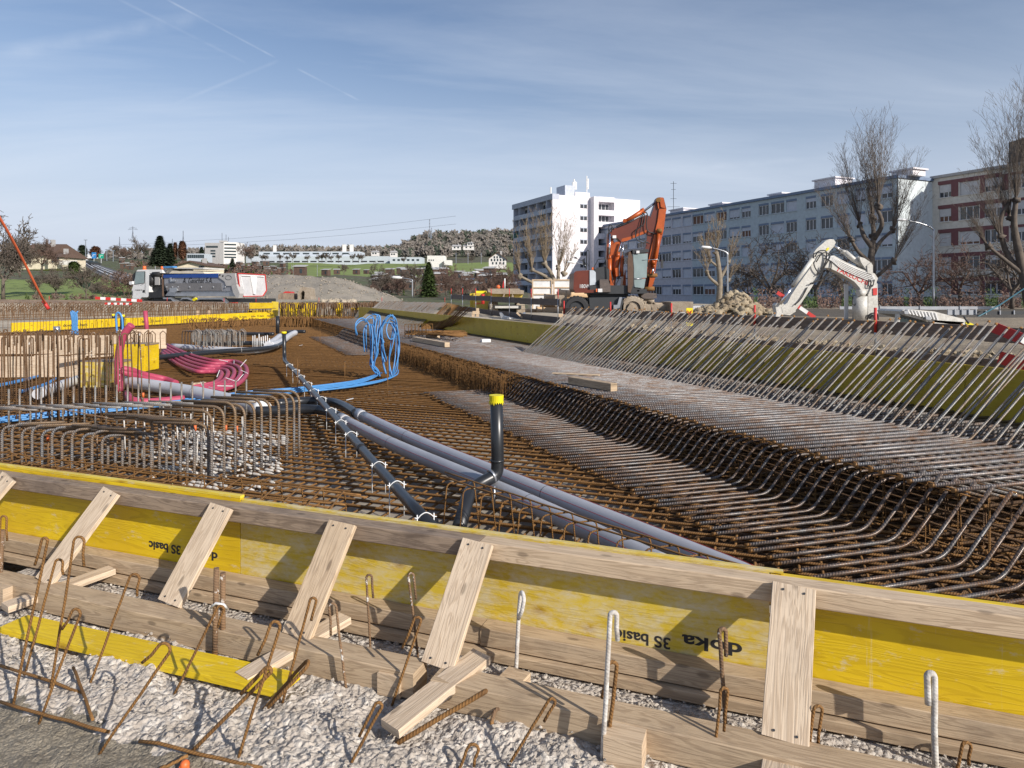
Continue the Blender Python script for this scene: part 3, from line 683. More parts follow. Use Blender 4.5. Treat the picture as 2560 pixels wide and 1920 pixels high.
# far groups: grey and rusty slanted bars beyond the bundle
def far_group(a_px, b_px, ta_px, tb_px, mat, n, r, label, zb=.46, zt=1.22):
    A, B = G(*a_px, zb), G(*b_px, zb); TA, TB = G(*ta_px, zt), G(*tb_px, zt); mb = MB()
    for k in range(n):
        t = k / (n - 1); mb.tube([A.lerp(B, t), TA.lerp(TB, t) + V((0, 0, random.uniform(-.02, .02)))], r, 4, cap=False)
    return tag(mb.build('slanted_mat', M[mat], smooth=True), label, 'rebar mat')
far_group((905, 795), (1040, 822), (950, 753), (1110, 757.5), 'steel2', 62, .017, 'dense grey slanted bars at the far end of the raised mat')
far_group((1052, 823), (1118, 823), (1118, 757.5), (1178, 771), 'rust', 30, .013, 'rusty slanted bars beside the far grey ones in front of the yellow wall')
# =================================================================== right formwork wall
mb = MB(); segs = [-1.0, 1.5, 4.0, 6.5, 9.0, 11.5, 14.0, 16.5, 19.0, 21.5, 24.0, 26.5, 29, 31.5, 34.5]
rw = thing('side_formwork', 'long shaded yellow formwork wall behind the slanted bars at right', 'formwork', (wall_x(6), 6, 0))
for a, b in zip(segs, segs[1:]):
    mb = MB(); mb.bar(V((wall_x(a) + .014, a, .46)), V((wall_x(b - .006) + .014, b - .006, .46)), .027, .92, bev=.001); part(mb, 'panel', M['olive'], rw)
mb = MB()
for a, b in zip(segs, segs[1:]): mb.bar(V((wall_x(a) + .075, a, .86)), V((wall_x(b - .01) + .075, b - .01, .86)), .09, .09)
part(mb, 'waler', M['woodgrey2'], rw)
# =================================================================== pipes and conduits
def pipe(pts, r, mat, name, label, cat='pipe', group=None, seg=6, n=16, joints=(), jr=1.12, lines=None, jm=None, do=True):
    P = spline(pts, seg) if do else pts; root = None
    mb = MB(); mb.tube(P, r, n); o = mb.build(name, M[mat], smooth=True); tag(o, label, cat, group)
    if joints:
        tot = [0]
        for a, b in zip(P, P[1:]): tot.append(tot[-1] + (b - a).length)
        for f in joints:
            d = f * tot[-1]; i = max(k for k in range(len(tot) - 1) if tot[k] <= d); q = (P[i+1] - P[i]).normalized(); c = P[i] + q * (d - tot[i])
            mb = MB(); mb.tube([c, c + q * .004], r * 1.015, n); part(mb, 'joint', M[jm or 'blackprint'], o, True)
    if lines:
        for off in lines:
            mb = MB(); mb.tube([p + V(off) for p in P], .0022, 4); part(mb, 'printed_line', M['red_line'], o, True)
    return o
ZG = .21
gpp = {}
gpp['upper'] = pipe([G(906, 1040, ZG), G(1040, 1102, ZG), G(1326, 1219, ZG), G(1770, 1399, ZG), G(1880, 1446, ZG)], .058, 'grey_pipe', 'grey_pipe', 'upper one of the two long grey pipes running down to the formwork', joints=(.25, .68), lines=[(.02, .012, .0545), (-.034, -.040, .026)])
gpp['lower'] = pipe([G(862, 1052, ZG), G(986, 1113, ZG), G(1279, 1238, ZG), G(1560, 1368, ZG), G(1660, 1414, ZG)], .058, 'grey_pipe', 'grey_pipe', 'lower one of the two long grey pipes passing under the black riser', joints=(.28, .74), lines=[(-.034, -.040, .026)])
for (a, b, lab) in (((906, 1040), (896, 1035), 'upper'), ((862, 1052), (848, 1044), 'lower')):
    A, B = G(*a, ZG), G(*b, ZG); d = (B - A).normalized(); mb = MB(); mb.tube([A - d * .03, A + d * .01, A + d * .16], .064, 16); part(mb, 'collar', M['lgrey_pipe'], gpp[lab], True)
pipe([G(850, 1044, ZG), G(815, 1028, ZG), G(770, 1023, ZG), G(700, 1026, ZG), G(640, 1028, ZG)], .056, 'black_pipe', 'black_pipe', 'black flexible pipe joining the lower grey pipe, behind the thick bar cage')
pipe([G(893, 1036, ZG), G(860, 1016, ZG), G(825, 1005, ZG), G(760, 1003, ZG), G(690, 1010, ZG)], .056, 'black_pipe', 'black_pipe', 'black flexible pipe joining the upper grey pipe, crossing under the thin diagonal pipe')
o = pipe([G(300, 952, .22), G(470, 978, .22), G(612, 1010, .22), G(645, 1018, .22)], .088, 'lgrey_pipe', 'light_grey_pipe', 'thick light grey pipe at left running from the yellow box to the cage', joints=(.55,), lines=[(-.01, -.07, .05), (-.01, -.0855, .01)])
mb = MB(); mb.tube([G(641, 1017, .22), G(662, 1023, .21)], .094, 16); part(mb, 'collar', M['white_plastic'], o, True)
pipe([G(95, 985, .2), G(140, 968, .2), G(200, 948, .2)], .075, 'lgrey_pipe', 'light_grey_pipe', 'short light grey pipe at far left under the pale plank wall')
# diagonal black pipe on spacers
zd = .285; dp = [G(712, 903, zd), G(735, 926, zd), G(800, 1000, zd), G(868, 1080, zd), G(900, 1118, zd), G(1005, 1236, zd), G(1090, 1330, zd)]
dia = thing('diagonal_pipe', 'long thin black pipe running diagonally on white spacer stands', 'pipe', tuple(dp[3]))
mb = MB(); st = G(712, 899, zd); ps = [D(710, 832, st.y), D(711, 893, st.y)] + dp; mb.tube(arc_path(ps, .22, 5), .037, 14); part(mb, 'pipe', M['black_pipe'], dia, True)
mb = MB(); mb.tube([D(710, 834, st.y), D(710, 829, st.y)], .05, 12); part(mb, 'cap', M['yellow_tape'], dia, True)
mb = MB(); q = (dp[5] - dp[4]).normalized(); c = dp[4].lerp(dp[4], 0); mb.tube([c, c + q * .1], .043, 14); part(mb, 'sleeve', M['black_pipe'], dia, True)
for i, (px, py) in enumerate(((722, 915), (738, 929), (750, 944), (768, 962), (784, 980), (802, 1000), (826, 1029), (850, 1060), (876, 1090), (945, 1168), (990, 1218), (1062, 1300))):
    c = G(px + 2, py, zd); sd = V((q.y, -q.x, 0)).normalized(); sp = MB()
    for sg in (-1, 1):
        p = c + sd * .05 * sg; sp.tube([p + V((0, 0, -.2)), p + V((0, 0, .035))], .0042, 6)
    sp.tube(spline([c + sd * -.066 + V((0, 0, .012)), c + sd * -.046 + V((0, 0, .016)), c + sd * -.028 + V((0, 0, .032)), c + V((0, 0, .043)), c + sd * .028 + V((0, 0, .032)), c + sd * .046 + V((0, 0, .016)), c + sd * .066 + V((0, 0, .02))], 4), .0035, 6)
    tag(sp.build('pipe_spacer', M['white_plastic'], smooth=True), 'white spacer stand strapped round the long thin diagonal pipe', 'pipe spacer', 'spacer stands under the diagonal pipe')
# black riser with yellow cap
rb = G(1241, 1192, .30); dr = rb.y
ris = thing('riser_pipe', 'tall black riser pipe with a yellow taped cap between the grey pipes and mat', 'pipe', tuple(rb))
mb = MB(); pp = [D(1241, 990, dr), D(1244, 1150, dr), D(1243, 1186, dr), D(1176, 1222, dr - .12), D(1146, 1325, dr - .62)]
mb.tube(arc_path(pp, .10, 6), .0455, 18); part(mb, 'pipe', M['black_pipe'], ris, True)
mb = MB()
for a, b in (((1243, 1148), (1243, 1154)), ): mb.tube([D(*a, dr), D(*b, dr)], .0495, 18)
part(mb, 'sleeve', M['black_pipe'], ris, True)
mb = MB(); c = D(1241, 989, dr); mb.tube([c + V((0, 0, -.045)), c + V((0, 0, .004))], [.0485, .052], 20)
for k in range(20):
    a = k * pi / 10; L = random.uniform(.005, .03); p = c + V((cos(a) * .051, sin(a) * .051, -.04)); mb.prism([p + V((-sin(a), cos(a), 0)) * .009, p - V((-sin(a), cos(a), 0)) * .009, p + V((0, 0, -L))], V((cos(a), sin(a), 0)) * .002)
part(mb, 'taped_cap', M['yellow_tape'], ris)
mb = MB(); a = D(1232, 1189, dr - .02); mb.tube([a, a + (pp[3] - pp[2]).normalized() * .018], .05, 18); part(mb, 'clamp', M['galv'], ris, True)
mb = MB(); b = D(1236, 1215, dr - .09); mb.tube([b, V((b.x, b.y, .1))], .008, 8); tag(mb.build('support_rod', M['galv'], smooth=True), 'galvanised rod standing under the black riser elbow', 'rod')
# far pipes on the left
def G2(px, py, z=.2): return G(px, py, z)
pipe([G(376, 896, .25), G(440, 889, .25), G(560, 878, .25), G(650, 872, .25), G(690, 866, .25), G(712, 855, .25)], .055, 'black_pipe', 'black_pipe', 'black pipe running from the pale plank wall to the thin standing pipe', joints=(.2, .45, .7), jm='white_plastic')
pipe([G(430, 866, .22), G(520, 872, .22), G(600, 876, .22), G(650, 874, .22), G(684, 866, .22)], .075, 'lgrey_pipe', 'light_grey_pipe', 'far light grey pipe lying just behind the black pipe')
pipe([G(676, 864, .25), G(700, 856, .25), G(726, 838, .27), G(738, 832, .3)], .09, 'lgrey_pipe', 'light_grey_pipe', 'right one of two curved light grey pipe bends at the far end')
pipe([G(668, 862, .25), G(685, 852, .25), G(700, 840, .27)], .085, 'lgrey_pipe', 'light_grey_pipe', 'left one of two curved light grey pipe bends behind the standing pipe')
pipe([G(488, 834, .2), G(560, 834, .2), G(650, 835, .2), G(685, 835, .2)], .06, 'black_pipe', 'black_pipe', 'far black pipe along the foot of the low yellow formwork')
pipe([G(497, 858, .2), G(560, 858, .2), G(662, 858, .2)], .06, 'black_pipe', 'black_pipe', 'far black pipe ending at a cluster of white spacers')
pipe([G(716, 831, .25), G(735, 829, .25), G(763, 829, .25)], .06, 'black_pipe', 'black_pipe', 'short far black pipe at the right of the pipe bends')
for i in range(9):
    p = G(632 + i * 5.2, 868 + (i % 3) * 4, .1); mb = MB(); mb.tube([p, p + V((0, 0, .32 + .05 * (i % 2)))], .012, 5); tag(mb.build('pipe_spacer', M['white_plastic'], smooth=True), 'thin white spacer rod in the cluster at the far pipe bends', 'pipe spacer', 'spacer rods at the far pipe bends')
def stub(px, y0, y1, zb, r, label, mat='black_pipe', cap='yellow_tape'):
    b = G(px, y1, zb); o = MB(); o.tube([b, D(px, y0, b.y)], r, 12); ob = o.build('pipe_stub', M[mat], smooth=True, loc=b); tag(ob, label, 'pipe')
    if cap: c = MB(); t = D(px, y0, b.y); c.tube([t + V((0, 0, -.07)), t + V((0, 0, .02))], r * 1.15, 12); part(c, 'cap', M[cap], ob, True)
stub(694, 790, 834, .25, .06, 'far standing black pipe at the end of the yellow formwork', cap=None)
stub(306, 788, 832, .2, .07, 'left standing black pipe with a yellow cap in front of the low yellow formwork')
stub(345, 827, 866, .35, .055, 'short black pipe with a yellow cap over the pale plank wall')
stub(283, 786, 800, .3, .07, 'small far black pipe with a yellow cap behind the low yellow formwork')
stub(142, 816, 832, .3, .1, 'small grey ring pipe in front of the yellow formwork', 'galv', None)
# pink hoses
B = G(364, 845, .4); mb = MB(); mb.tube([D(363, 777, B.y), D(366, 810, B.y), D(368, 840, B.y)], .055, 10); tag(mb.build('pink_hose', M['pink_hose'], smooth=True), 'upright pink hose end sticking up above the low yellow formwork', 'hose')
def hose(pts, label, r=.05, mat='pink_hose', name='pink_hose', group=None, n=10):
    mb = MB(); mb.tube(spline(pts, 7), r, n); return tag(mb.build(name, M[mat], smooth=True), label, 'hose', group)
hd = G(300, 975, .12).y
hose([D(329, 812, hd), D(316, 828, hd), D(305, 848, hd), D(298, 885, hd), D(296, 930, hd), D(301, 978, hd)], 'pink hose rising in a curve from the yellow box among the hooked bars', .058)
hose([D(300, 922, hd), D(325, 925, hd + .1), G(362, 937, .3), G(412, 948, .2), G(440, 958, .16)], 'pink hose leaving the rising hose toward the right, over the light grey pipe')
hose([D(300, 928, hd), D(325, 935, hd + .1), G(362, 946, .25), G(405, 956, .16)], 'second pink hose just below the one over the light grey pipe')
hose([G(316, 985, .2), G(330, 1000, .18), G(362, 1005, .16), G(410, 1002, .15), G(460, 997, .15)], 'pink hose sagging behind the row of cross bars near the blue cables')
for k in range(5):
    o = (k - 2); e = 8 * k
    j = 4 - k; P = [G(416 - 3 * j, 861 + 5 * j, .25 - .02 * j), G(470 - 7 * j, 885 + 6 * j, .24 - .02 * j), G(530 - 11 * j, 901 + 6.5 * j, .22), G(585 - 15 * j, 903 + 6.5 * j, .2), G(611 - 15 * j, 914 + 4 * j, .2), G(617 - 16 * j, 932 + 2 * j, .2), G(603 - 16 * j, 954 + .5 * j, .2), G(570 - 16 * j, 970 - 1.5 * j, .18), G(520 - 15 * j, 984 - 3 * j, .16)]
    hose(P, 'one of five pink hoses tied side by side and curving back in a loop', .037, group='bundle of curving pink hoses')
mb = MB()
for (px, py) in ((560, 902), (585, 905), (605, 912), (612, 930), (545, 935), (580, 950), (560, 965), (530, 970), (505, 962), (600, 945)):
    p = G(px, py, .26); a = random.uniform(0, pi); d = V((cos(a), sin(a) * .6, random.uniform(-.2, .9))).normalized(); mb.tube([p - d * .09, p + d * .12], .006, 4)
tag(mb.build('cable_ties', M['white_plastic']), 'white cable ties with loose ends on the looping pink hoses', 'cable ties')
# blue conduits
def blue(pts, r=.0135, label='blue cable of the bundle lying across the rusty mat', grp='bundle of blue cables', n=8): return hose(pts, label, r, 'blue_hose', 'blue_cable', grp, n)
for k in range(6):
    dz = (k % 2) * .02; dy = (k - 2.5) * 2.2
    blue([G(-20, 1052 + dy, .13 + dz), G(110, 1038 + dy, .13 + dz), G(300, 1020 + dy, .14 + dz), G(492, 1000 + dy, .14 + dz), G(615, 985 + dy, .15 + dz), G(720, 977 + dy, .15 + dz), G(800, 968 + dy * .8, .15 + dz), G(880, 957 + dy * .7, .15 + dz), G(925, 945 + dy * .6, .15 + dz), G(945 + k * 2, 932, .16)], .0125)
for k in range(4): blue([G(790, 971 + k * 2, .15), G(880, 962 + k * 1.6, .15), G(950, 951 + k, .15), G(990, 938, .17), G(996, 925, .2)], .0125)
bd = G(965, 945, .12).y
def loopc(pts, label='blue conduit loop tied upright at the edge of the raised mat'): return blue([D(x, y, bd + random.uniform(-.10, .10)) for x, y in pts], .0108, label, 'upright blue conduit loops')
for dx in (0, 6):
    loopc([(893 - dx*.4, 838), (889, 810 + dx), (905, 795 + dx), (922, 810), (932 - dx, 850), (928, 900 + dx), (945, 925), (950, 940)])
    loopc([(911 + dx, 880), (909 + dx, 830), (918, 812), (929 + dx, 818), (931, 870), (925 + dx, 910), (940 + dx, 930)])
    loopc([(930 + dx, 785), (945 + dx, 795), (941 + dx, 850), (940, 890), (930 + dx, 915), (945, 935)])
    loopc([(949 - dx, 788), (943 - dx, 830), (942 + dx*.5, 880), (930, 918), (948, 940)])
    loopc([(960, 857), (946 + dx, 830), (958, 810), (980 - dx, 808), (994 - dx, 830), (995 - dx, 880), (992 - dx*1.5, 925), (975, 946)])
    loopc([(962 + dx, 905), (953 + dx, 870), (956, 820), (970 + dx, 790), (990, 800), (990 + dx*.5, 835), (975, 848), (966, 825), (975, 800), (992, 815), (997 + dx*.3, 870), (990, 915), (976 + dx, 940)])
    loopc([(975 + dx, 786), (985, 800), (978 + dx, 850), (973, 900), (975 + dx, 944)])
    loopc([(912, 800 + dx), (928, 789 + dx), (934 + dx * .5, 805), (935, 850), (938, 900)])
blue([D(960, 800, bd), D(953, 830, bd), D(957, 900, bd), D(965, 935, bd)], .0165, 'blue conduit loop tied upright at the edge of the raised mat', 'upright blue conduit loops')
for k in range(9): blue([D(180 + k*2, 836, 23), D(181 + (k%5) * 3, 805, 23), D(177 + (k % 6) * 3.5, 776 + random.uniform(0, 6), 23)], .024, 'blue conduit in the upright bunch before the far yellow formwork', 'upright bunch of blue conduits')
blue([D(293, 835, 20), D(290, 790, 20), D(297, 782, 20), D(305, 795, 20), D(307, 830, 20)], .03, 'single blue conduit hoop above the low yellow formwork', 'far blue hoop')
for k in range(3): blue([G(-10, 963 + 2 * k, .15), G(50, 950 + 2 * k, .15), G(100, 938 + k, .15)], .014, 'blue cable lying at the far left edge', 'blue cables at the far left')
for k in range(3): blue([G(50, 978 + 2 * k, .15), G(110, 960 + 2 * k, .15), G(140, 945 + k, .2)], .014, 'blue cable beside the short light grey pipe', 'blue cables beside the short grey pipe')
# =================================================================== thick inverted-U bars (cage) at left
ucol = 'thick ribbed bar bent square at the right end of the left cage'
def uframe(foot, h, run, mat='steel_cage', r=.0118, label=ucol, grp='thick bent bars of the left cage', rad=.11):
    f = V((foot.x, foot.y, .07)); t = V((f.x, f.y, h)); e = t + run; e2 = V((e.x, e.y, .09))
    mb = MB(); mb.tube(arc_path([f, f.lerp(t, .5), t, e], rad, 8), r, 8, m=0); o = mb.build('bent_bar', M[mat], smooth=True, loc=f); return tag(o, label, 'bent rebar', grp)
near = [(529,1214),(560,1204),(588,1192),(612,1190),(636,1184),(654,1176),(676,1168),(697,1162),(717,1155),(735,1146),(748,1140)]
for i, p in enumerate(near):
    f = G(*p, .08); uframe(f, .67 + .012 * (i % 3), V((-.47, .10, .0)) * random.uniform(.9, 1.15))
for i in range(9):
    f = G(381 + 17.5 * i, 1186 + 3 * i, .08); uframe(f, .56 + .02 * (i % 2), V((-.44, .05, 0)) * random.uniform(.85, 1.1), 'steel_cage', label='thick ribbed bar of the lower middle row in the left cage', grp='lower middle row of the left cage')
for i in range(11):
    x = 5 + 25 * i; f = G(x, 1155 + 3.0 * i, .08); uframe(f, .40 + .03 * (i % 2), V((.42, .10, 0)) * random.uniform(.85, 1.1), 'steel_cage', label='thick ribbed bar curving to the right in the left cage', grp='bars curving right in the left cage', rad=.17)
for i in range(7):
    x = 270 + 18 * i; f = G(x, 1172 + 2.4 * i, .08); uframe(f, .43 + .02 * (i % 2), V((-.38, .05, 0)) * random.uniform(.85, 1.1), 'steel_cage', label='thick ribbed bar curving to the left in the left cage', grp='bars curving left in the left cage', rad=.16)
for i in range(26):     # short horizontal cross bars on top of the cage
    p = G(20 + 24 * i, 1018 - .7 * i + (i % 3) * 4, .60 if i > 10 else .52); mb = MB(); d = V((.72, -.1, 0)) * random.uniform(.3, .5); mb.tube([p - d, p + d * .3], .0105, 8)
    tag(mb.build('cross_bar', M['steel2'], smooth=True), 'short thick bar lying across the top of the left cage', 'rebar', 'short cross bars on the left cage')
for i in range(24):
    p = G(-5 + 27 * i, 1085 - 1.6 * i, .08); mb = MB(); mb.tube([p, p + V((0, 0, .48))], .0105, 8); tag(mb.build('upright_bar', M['steel2'], smooth=True, loc=p), 'upright thick bar in the shaded back row of the left cage', 'rebar', 'back row of the left cage')
for px, py, h in ((488, 1137, .30), (592, 1132, .28), (565, 1122, .26), (120, 1140, .22), (243, 1132, .26), (358, 1062, .4)):
    p = G(px, py + 18, .08); t = p + V((0, 0, h)); mb = MB(); mb.tube([p, t], .006, 6); o = mb.build('marked_rod', M['rustwhite'], smooth=True, loc=p); tag(o, 'thin rod with an orange cap standing inside the left cage', 'rod', 'orange capped rods in the left cage')
    c = MB(); c.tube([t + V((0, 0, -.02)), t + V((0, 0, .03))], .012, 8); part(c, 'cap', M['orangeplastic'], o, True)
for k in range(14):
    p = G(300 + random.uniform(0, 330), 1100 + random.uniform(0, 70), .08); mb = MB(); mb.tube([p, p + V((random.uniform(-.02, .02), 0, random.uniform(.2, .45)))], .006, 6); tag(mb.build('coated_rod', M['white_bar'], smooth=True), 'white cement-coated thin rod inside the left cage', 'rod', 'white coated rods in the left cage')
mb = MB(); mb.tube([D(-5, 1012, 7.4), D(150, 1022, 7.4), D(285, 1048, 7.3), D(345, 1052, 7.3)], .006, 6); mb.tube([D(270, 1048, 7.3), D(345, 1053, 7.2), D(460, 1049, 7.3)], .007, 6)
tag(mb.build('tie_bar', M['rustwhite'], smooth=True), 'thin splashed bar tying the hooked upright bars together', 'rebar')
# =================================================================== tall hooked upright bars
hl = 'tall thin rusty bar with a hooked top in the row before the pale plank wall'
xs_ = [9, 28, 65, 76, 97, 125, 144, 165, 195, 206, 238, 268, 280, 300, 322, 4, 14, 22, 33, 42, 50, 60, 70, 81, 90, 102, 112, 120, 130, 139, 148, 160, 170, 180, 189, 200, 213, 221, 231, 245, 253, 262, 274, 285, 292, 310, 332, 345, 355, 373]
for i, px in enumerate(xs_):
    yb = random.choice([1062, 1050, 1022, 1000]) + random.uniform(-6, 6); p = G(px, yb, .08); top_y = 828 + random.uniform(-5, 10); t = D(px + random.uniform(-6, 3), top_y + (10 if yb > 1050 else 0), p.y)
    r = .03; sg = random.choice((-1, 1, 1)); hd_ = V((cos(.9 + .5 * random.random()) * sg, sin(.9), 0)); mt = 'rustwhite' if (i % 5 == 3) else 'rustdark'; pts = [p, p.lerp(t, .5) + V((random.uniform(-.01, .01), 0, 0)), t - V((0, 0, r))]
    for k in range(1, 7): a = pi - pi * k / 6; pts.append(t - V((0, 0, r)) + hd_ * r * (1 + cos(a)) + V((0, 0, 1)) * sin(a) * r)
    pts.append(pts[-1] - V((0, 0, .09 + .1 * random.random()))); mb = MB(); mb.tube(pts, .0078, 6)
    tag(mb.build('hooked_upright', M[mt], smooth=True, loc=p), hl, 'rebar hook', 'tall hooked bars at left')
# =================================================================== pale plank wall and yellow box at left
def vwall(name, a, b, z0, z1, th, mat, label, cat='formwork'):
    mb = MB(); A, B = V((a.x, a.y, (z0+z1)/2)), V((b.x, b.y, (z0+z1)/2)); mb.bar(A, B, th, z1 - z0, bev=.003); return tag(mb.build(name, M[mat], loc=A), label, cat)
a, b = G(-60, 944, .1), G(208, 942, .1); vwall('plank_wall', a, b, .10, .47, .04, 'woodfresh', 'pale lower plank wall at left behind the hooked bars')
a, b = G(-60, 915, .1), G(300, 912, .1); vwall('plank_wall', a, b, .34, .72, .04, 'woodfresh', 'pale upper plank wall at left behind the lower one')
a, b = G(300, 905, .1), G(416, 900, .1); vwall('plank_wall', a, b, .36, .80, .05, 'woodfresh', 'short pale plank wall ending at the black pipe')
for px0, px1, py, z0, z1, lab, mt in ((201, 283, 968, .10, .50, 'front yellow-sided timber box beside the rising pink hose', 'yelworn'), (285, 362, 928, .1, .62, 'rear bright yellow timber box at the end of the plank wall', 'yellow')):
    a, b = G(px0, py, .1), G(px1, py, .1); o = thing('timber_box', lab, 'timber box', tuple(a)); h = (b - a).normalized(); n = V((-h.y, h.x, 0)); w = (b - a).length; e = V((0, 0, z1 - z0))
    for nm, p, q in (('panel', a, b), ('panel', b, b + n * .5), ('panel', a, a + n * .5)):
        mb = MB(); mb.bar(p + e / 2, q + e / 2, .027, z1 - z0); part(mb, nm, M[mt], o)
    mb = MB(); mb.bar(a + e * .97 + n * .25 - h*.05, b + e * .97 + n * .25 + h * .02, .5, .03); part(mb, 'lid', M['woodold'], o)
for k in range(5):
    p = G(95 + 30 * k + random.uniform(-9, 9), 893 + random.uniform(-6, 4), .45); mb = MB(); mb.bar(p, p + V((.35, .1, .02)), .09, .03, bev=.002); tag(mb.build('loose_board', M['woodfresh']), 'loose pale board end lying on the left plank wall', 'board', 'loose boards on the left plank wall')
for (px, py, L, rz, lab) in ((1515 * .3617, 0, 0, 0, ''),):
    pass
p = G(478, 962, .12); mb = MB(); mb.bar(p, p + V((.16, .16, .0)), .06, .05); tag(mb.build('wood_block', M['wood']), 'small wood block lying beside the looping pink hoses', 'wood block')
# =================================================================== hairpin row along the front formwork
cage = thing('hairpin_cage', 'row of rusty hairpins with long bars just behind the front formwork at right', 'rebar cage', tuple(G(1374, 1262, .43)))
tops = [(1185, 1200), (1228, 1215), (1275, 1229), (1326, 1245), (1374, 1262), (1431, 1279), (1491, 1300), (1553, 1318), (1625, 1339), (1696, 1361), (1770, 1384), (1850, 1407)]
for px, py in tops:
    c = G(px, py, .435); w = V((-.165, -.035, -.01)); h = MB(); h.tube(arc_path([V((c.x + .035, c.y + .02, .07)), c, c + w, V((c.x + w.x - .03, c.y + w.y - .02, .07))], .035, 4), .0045, 6); part(h, 'hairpin', M['rust'], cage, True)
mb = MB()
for dx, dz in ((-.045, .008), (-.13, .003)): mb.tube(spline([G(px, py, .435) + V((dx, -.01, dz)) for px, py in [(1130, 1182)] + tops + [(1930, 1430)]], 2), .005, 6)
part(mb, 'long_bar', M['rust'], cage, True)
flat = thing('edge_cage', 'low flat rusty cage lying along the inside of the front formwork at left', 'rebar cage', tuple(fw(4.5, -.3, .1)))
mb = MB()
for n_, z in ((-.10, .462), (-.17, .475), (-.27, .44), (-.42, .45), (-.50, .43)): mb.tube([fw(3.0 + .5 * q, n_ + random.uniform(-.015, .015), z + random.uniform(-.01, .01)) for q in range(10)], .0052, 6)
part(mb, 'long_bar', M['rust'], flat, True)
for k in range(30):
    s = 3.0 + .15 * k; mb = MB(); mb.tube(arc_path([fw(s, -.08, .08), fw(s - .03, -.09, .475), fw(s + .14, -.48, .46), fw(s + .12, -.50, .08)], .03, 3), .0045, 5); part(mb, 'hairpin', M['rust'], flat, True)
# =================================================================== things lying on the raised mat
def beam3(a, b, z, w, h, mat, label, name='timber_beam'):
    A, B = G(*a, z + h/2), G(*b, z + h/2); mb = MB(); mb.bar(A, B, w, h, bev=.004); return tag(mb.build(name, M[mat], loc=A), label, 'timber')
beam3((1036, 847), (1118, 862), .47, .11, .10, 'wood', 'squared timber on the raised mat in front of the bundle of rusty bars')
beam3((1070, 839), (1095, 842), .47, .10, .07, 'wood', 'short timber under the bundle of rusty bars')
beam3((1428, 950), (1535, 968), .47, .10, .09, 'wood2', 'squared timber on the raised mat nearest to the camera')
beam3((1382, 933), (1498, 938), .465, .07, .02, 'wood', 'thin pale board behind the nearest squared timber on the mat', 'board')
bu = thing('bar_bundle', 'bundle of loose rusty bars lying across timbers on the raised mat', 'rebar bundle', tuple(G(1090, 838, .56))); mb = MB()
for k in range(34):
    A = G(random.uniform(1008, 1035), random.uniform(826, 838), .58); B_ = G(random.uniform(1150, 1170), random.uniform(826, 843), .58); mid = A.lerp(B_, .5) + V((0, random.uniform(-.2, .2), random.uniform(-.03, .04))); mb.tube([A, mid, B_], .012, 5)
part(mb, 'bars', M['rust'], bu, True); mb = MB()
for k in range(7): p = G(1012 + 9 * k, 842, .5); mb.tube([p, p + V((0, 0, .32)), p + V((.15, .05, .32)), p + V((.15, .05, .05))], .01, 4)
part(mb, 'stirrups', M['rust'], bu, True)
p = G(1203, 855, .47); mb = MB(); mb.bar(p, p + V((.2, .06, 0)), .16, .13, bev=.01); tag(mb.build('foam_block', M['white']), 'small white block lying on the raised mat', 'block')
for px, py, y1 in ((744, 984, 897), (969, 999, 890), (862, 960, 905), (800, 877, 825)):
    p = G(px, py, .09); mb = MB(); mb.tube([p, D(px, y1, p.y)], .006, 5); tag(mb.build('marker_rod', M['rust'], smooth=True), 'single thin rusty rod standing upright in the open rusty mat', 'rod', 'single rods standing in the open mat')
for px, py in ((866, 1000), (748, 864)): p = G(px, py, .12); mb = MB(); mb.bar(p, p + V((.09, .03, .02)), .05, .004); tag(mb.build('label_tag', M['white']), 'small white paper tag lying on the rusty mat', 'tag', 'paper tags on the mat')
# =================================================================== far formwork, posts and rebar curtains
def vw(p, q, z0, z1, th, mat, label, name='formwork_board', cat='formwork'):
    mb = MB(); A = V((p.x, p.y, (z0+z1)/2)); B_ = V((q.x, q.y, (z0+z1)/2)); mb.bar(A, B_, th, z1 - z0, bev=.004); return tag(mb.build(name, M[mat], loc=A), label, cat)
FL0, FL1 = G(28, 807, .52), G(684, 780, .52); jo = FL0.lerp(FL1, .62)
la = FL0 + (FL0 - FL1) * .0
o1 = vw(FL0, jo - (jo - FL0).normalized() * .01, .17, .52, .05, 'yellow', 'left length of the low yellow formwork across the far left of the pit')
o2 = vw(jo, FL1, .17, .535, .05, 'yellow', 'right length of the low yellow formwork ending at the pale post')
hdir = (FL1 - FL0).normalized()
for par, f in ((o1, .17), (o1, .42), (o1, .66), (o2, .5), (o2, .75)):
    c = FL0.lerp(FL1, f if par is o1 else .62 + .38 * f); text_mesh('lettering', 'doka  3S basic', .16, M['blackprint'], frame_mat(V((c.x, c.y, .33)) + V((hdir.y, -hdir.x, 0)) * .028, hdir, (0, 0, 1)), par, 1.2, 0, .002)
p = G(688, 794, .18); mb = MB(); mb.bar(p + V((0, -.1, 0)), D(688, 754, p.y - .1), .1, .36, (1, 0, 0)); tag(mb.build('corner_post', M['yelpale'], loc=p), 'pale yellow upright board at the corner of the far formwork', 'post')
bk = 39.0
for i, (x0, x1, y0, y1, mt, lab) in enumerate(((700, 792, 757, 800, 'yellow', 'far yellow panel just right of the corner post behind hooked bars'), (837, 856, 757, 794, 'yellow', 'narrow bright yellow panel standing alone at the far end'), (878, 925, 769, 795, 'yellow', 'low far yellow panel left of the leaning grey bars'), (624, 682, 757, 772, 'yellow', 'yellow panel pieces behind the low yellow formwork beside the post'), (792, 837, 788, 800, 'yelworn', 'low dull yellow panel between the two bright far panels'))):
    A, B_ = D(x0, y1, bk), D(x1, y1, bk); zt = D(x0, y0, bk).z; vw(A, B_, A.z, zt, .06, mt, lab, 'yellow_formwork')
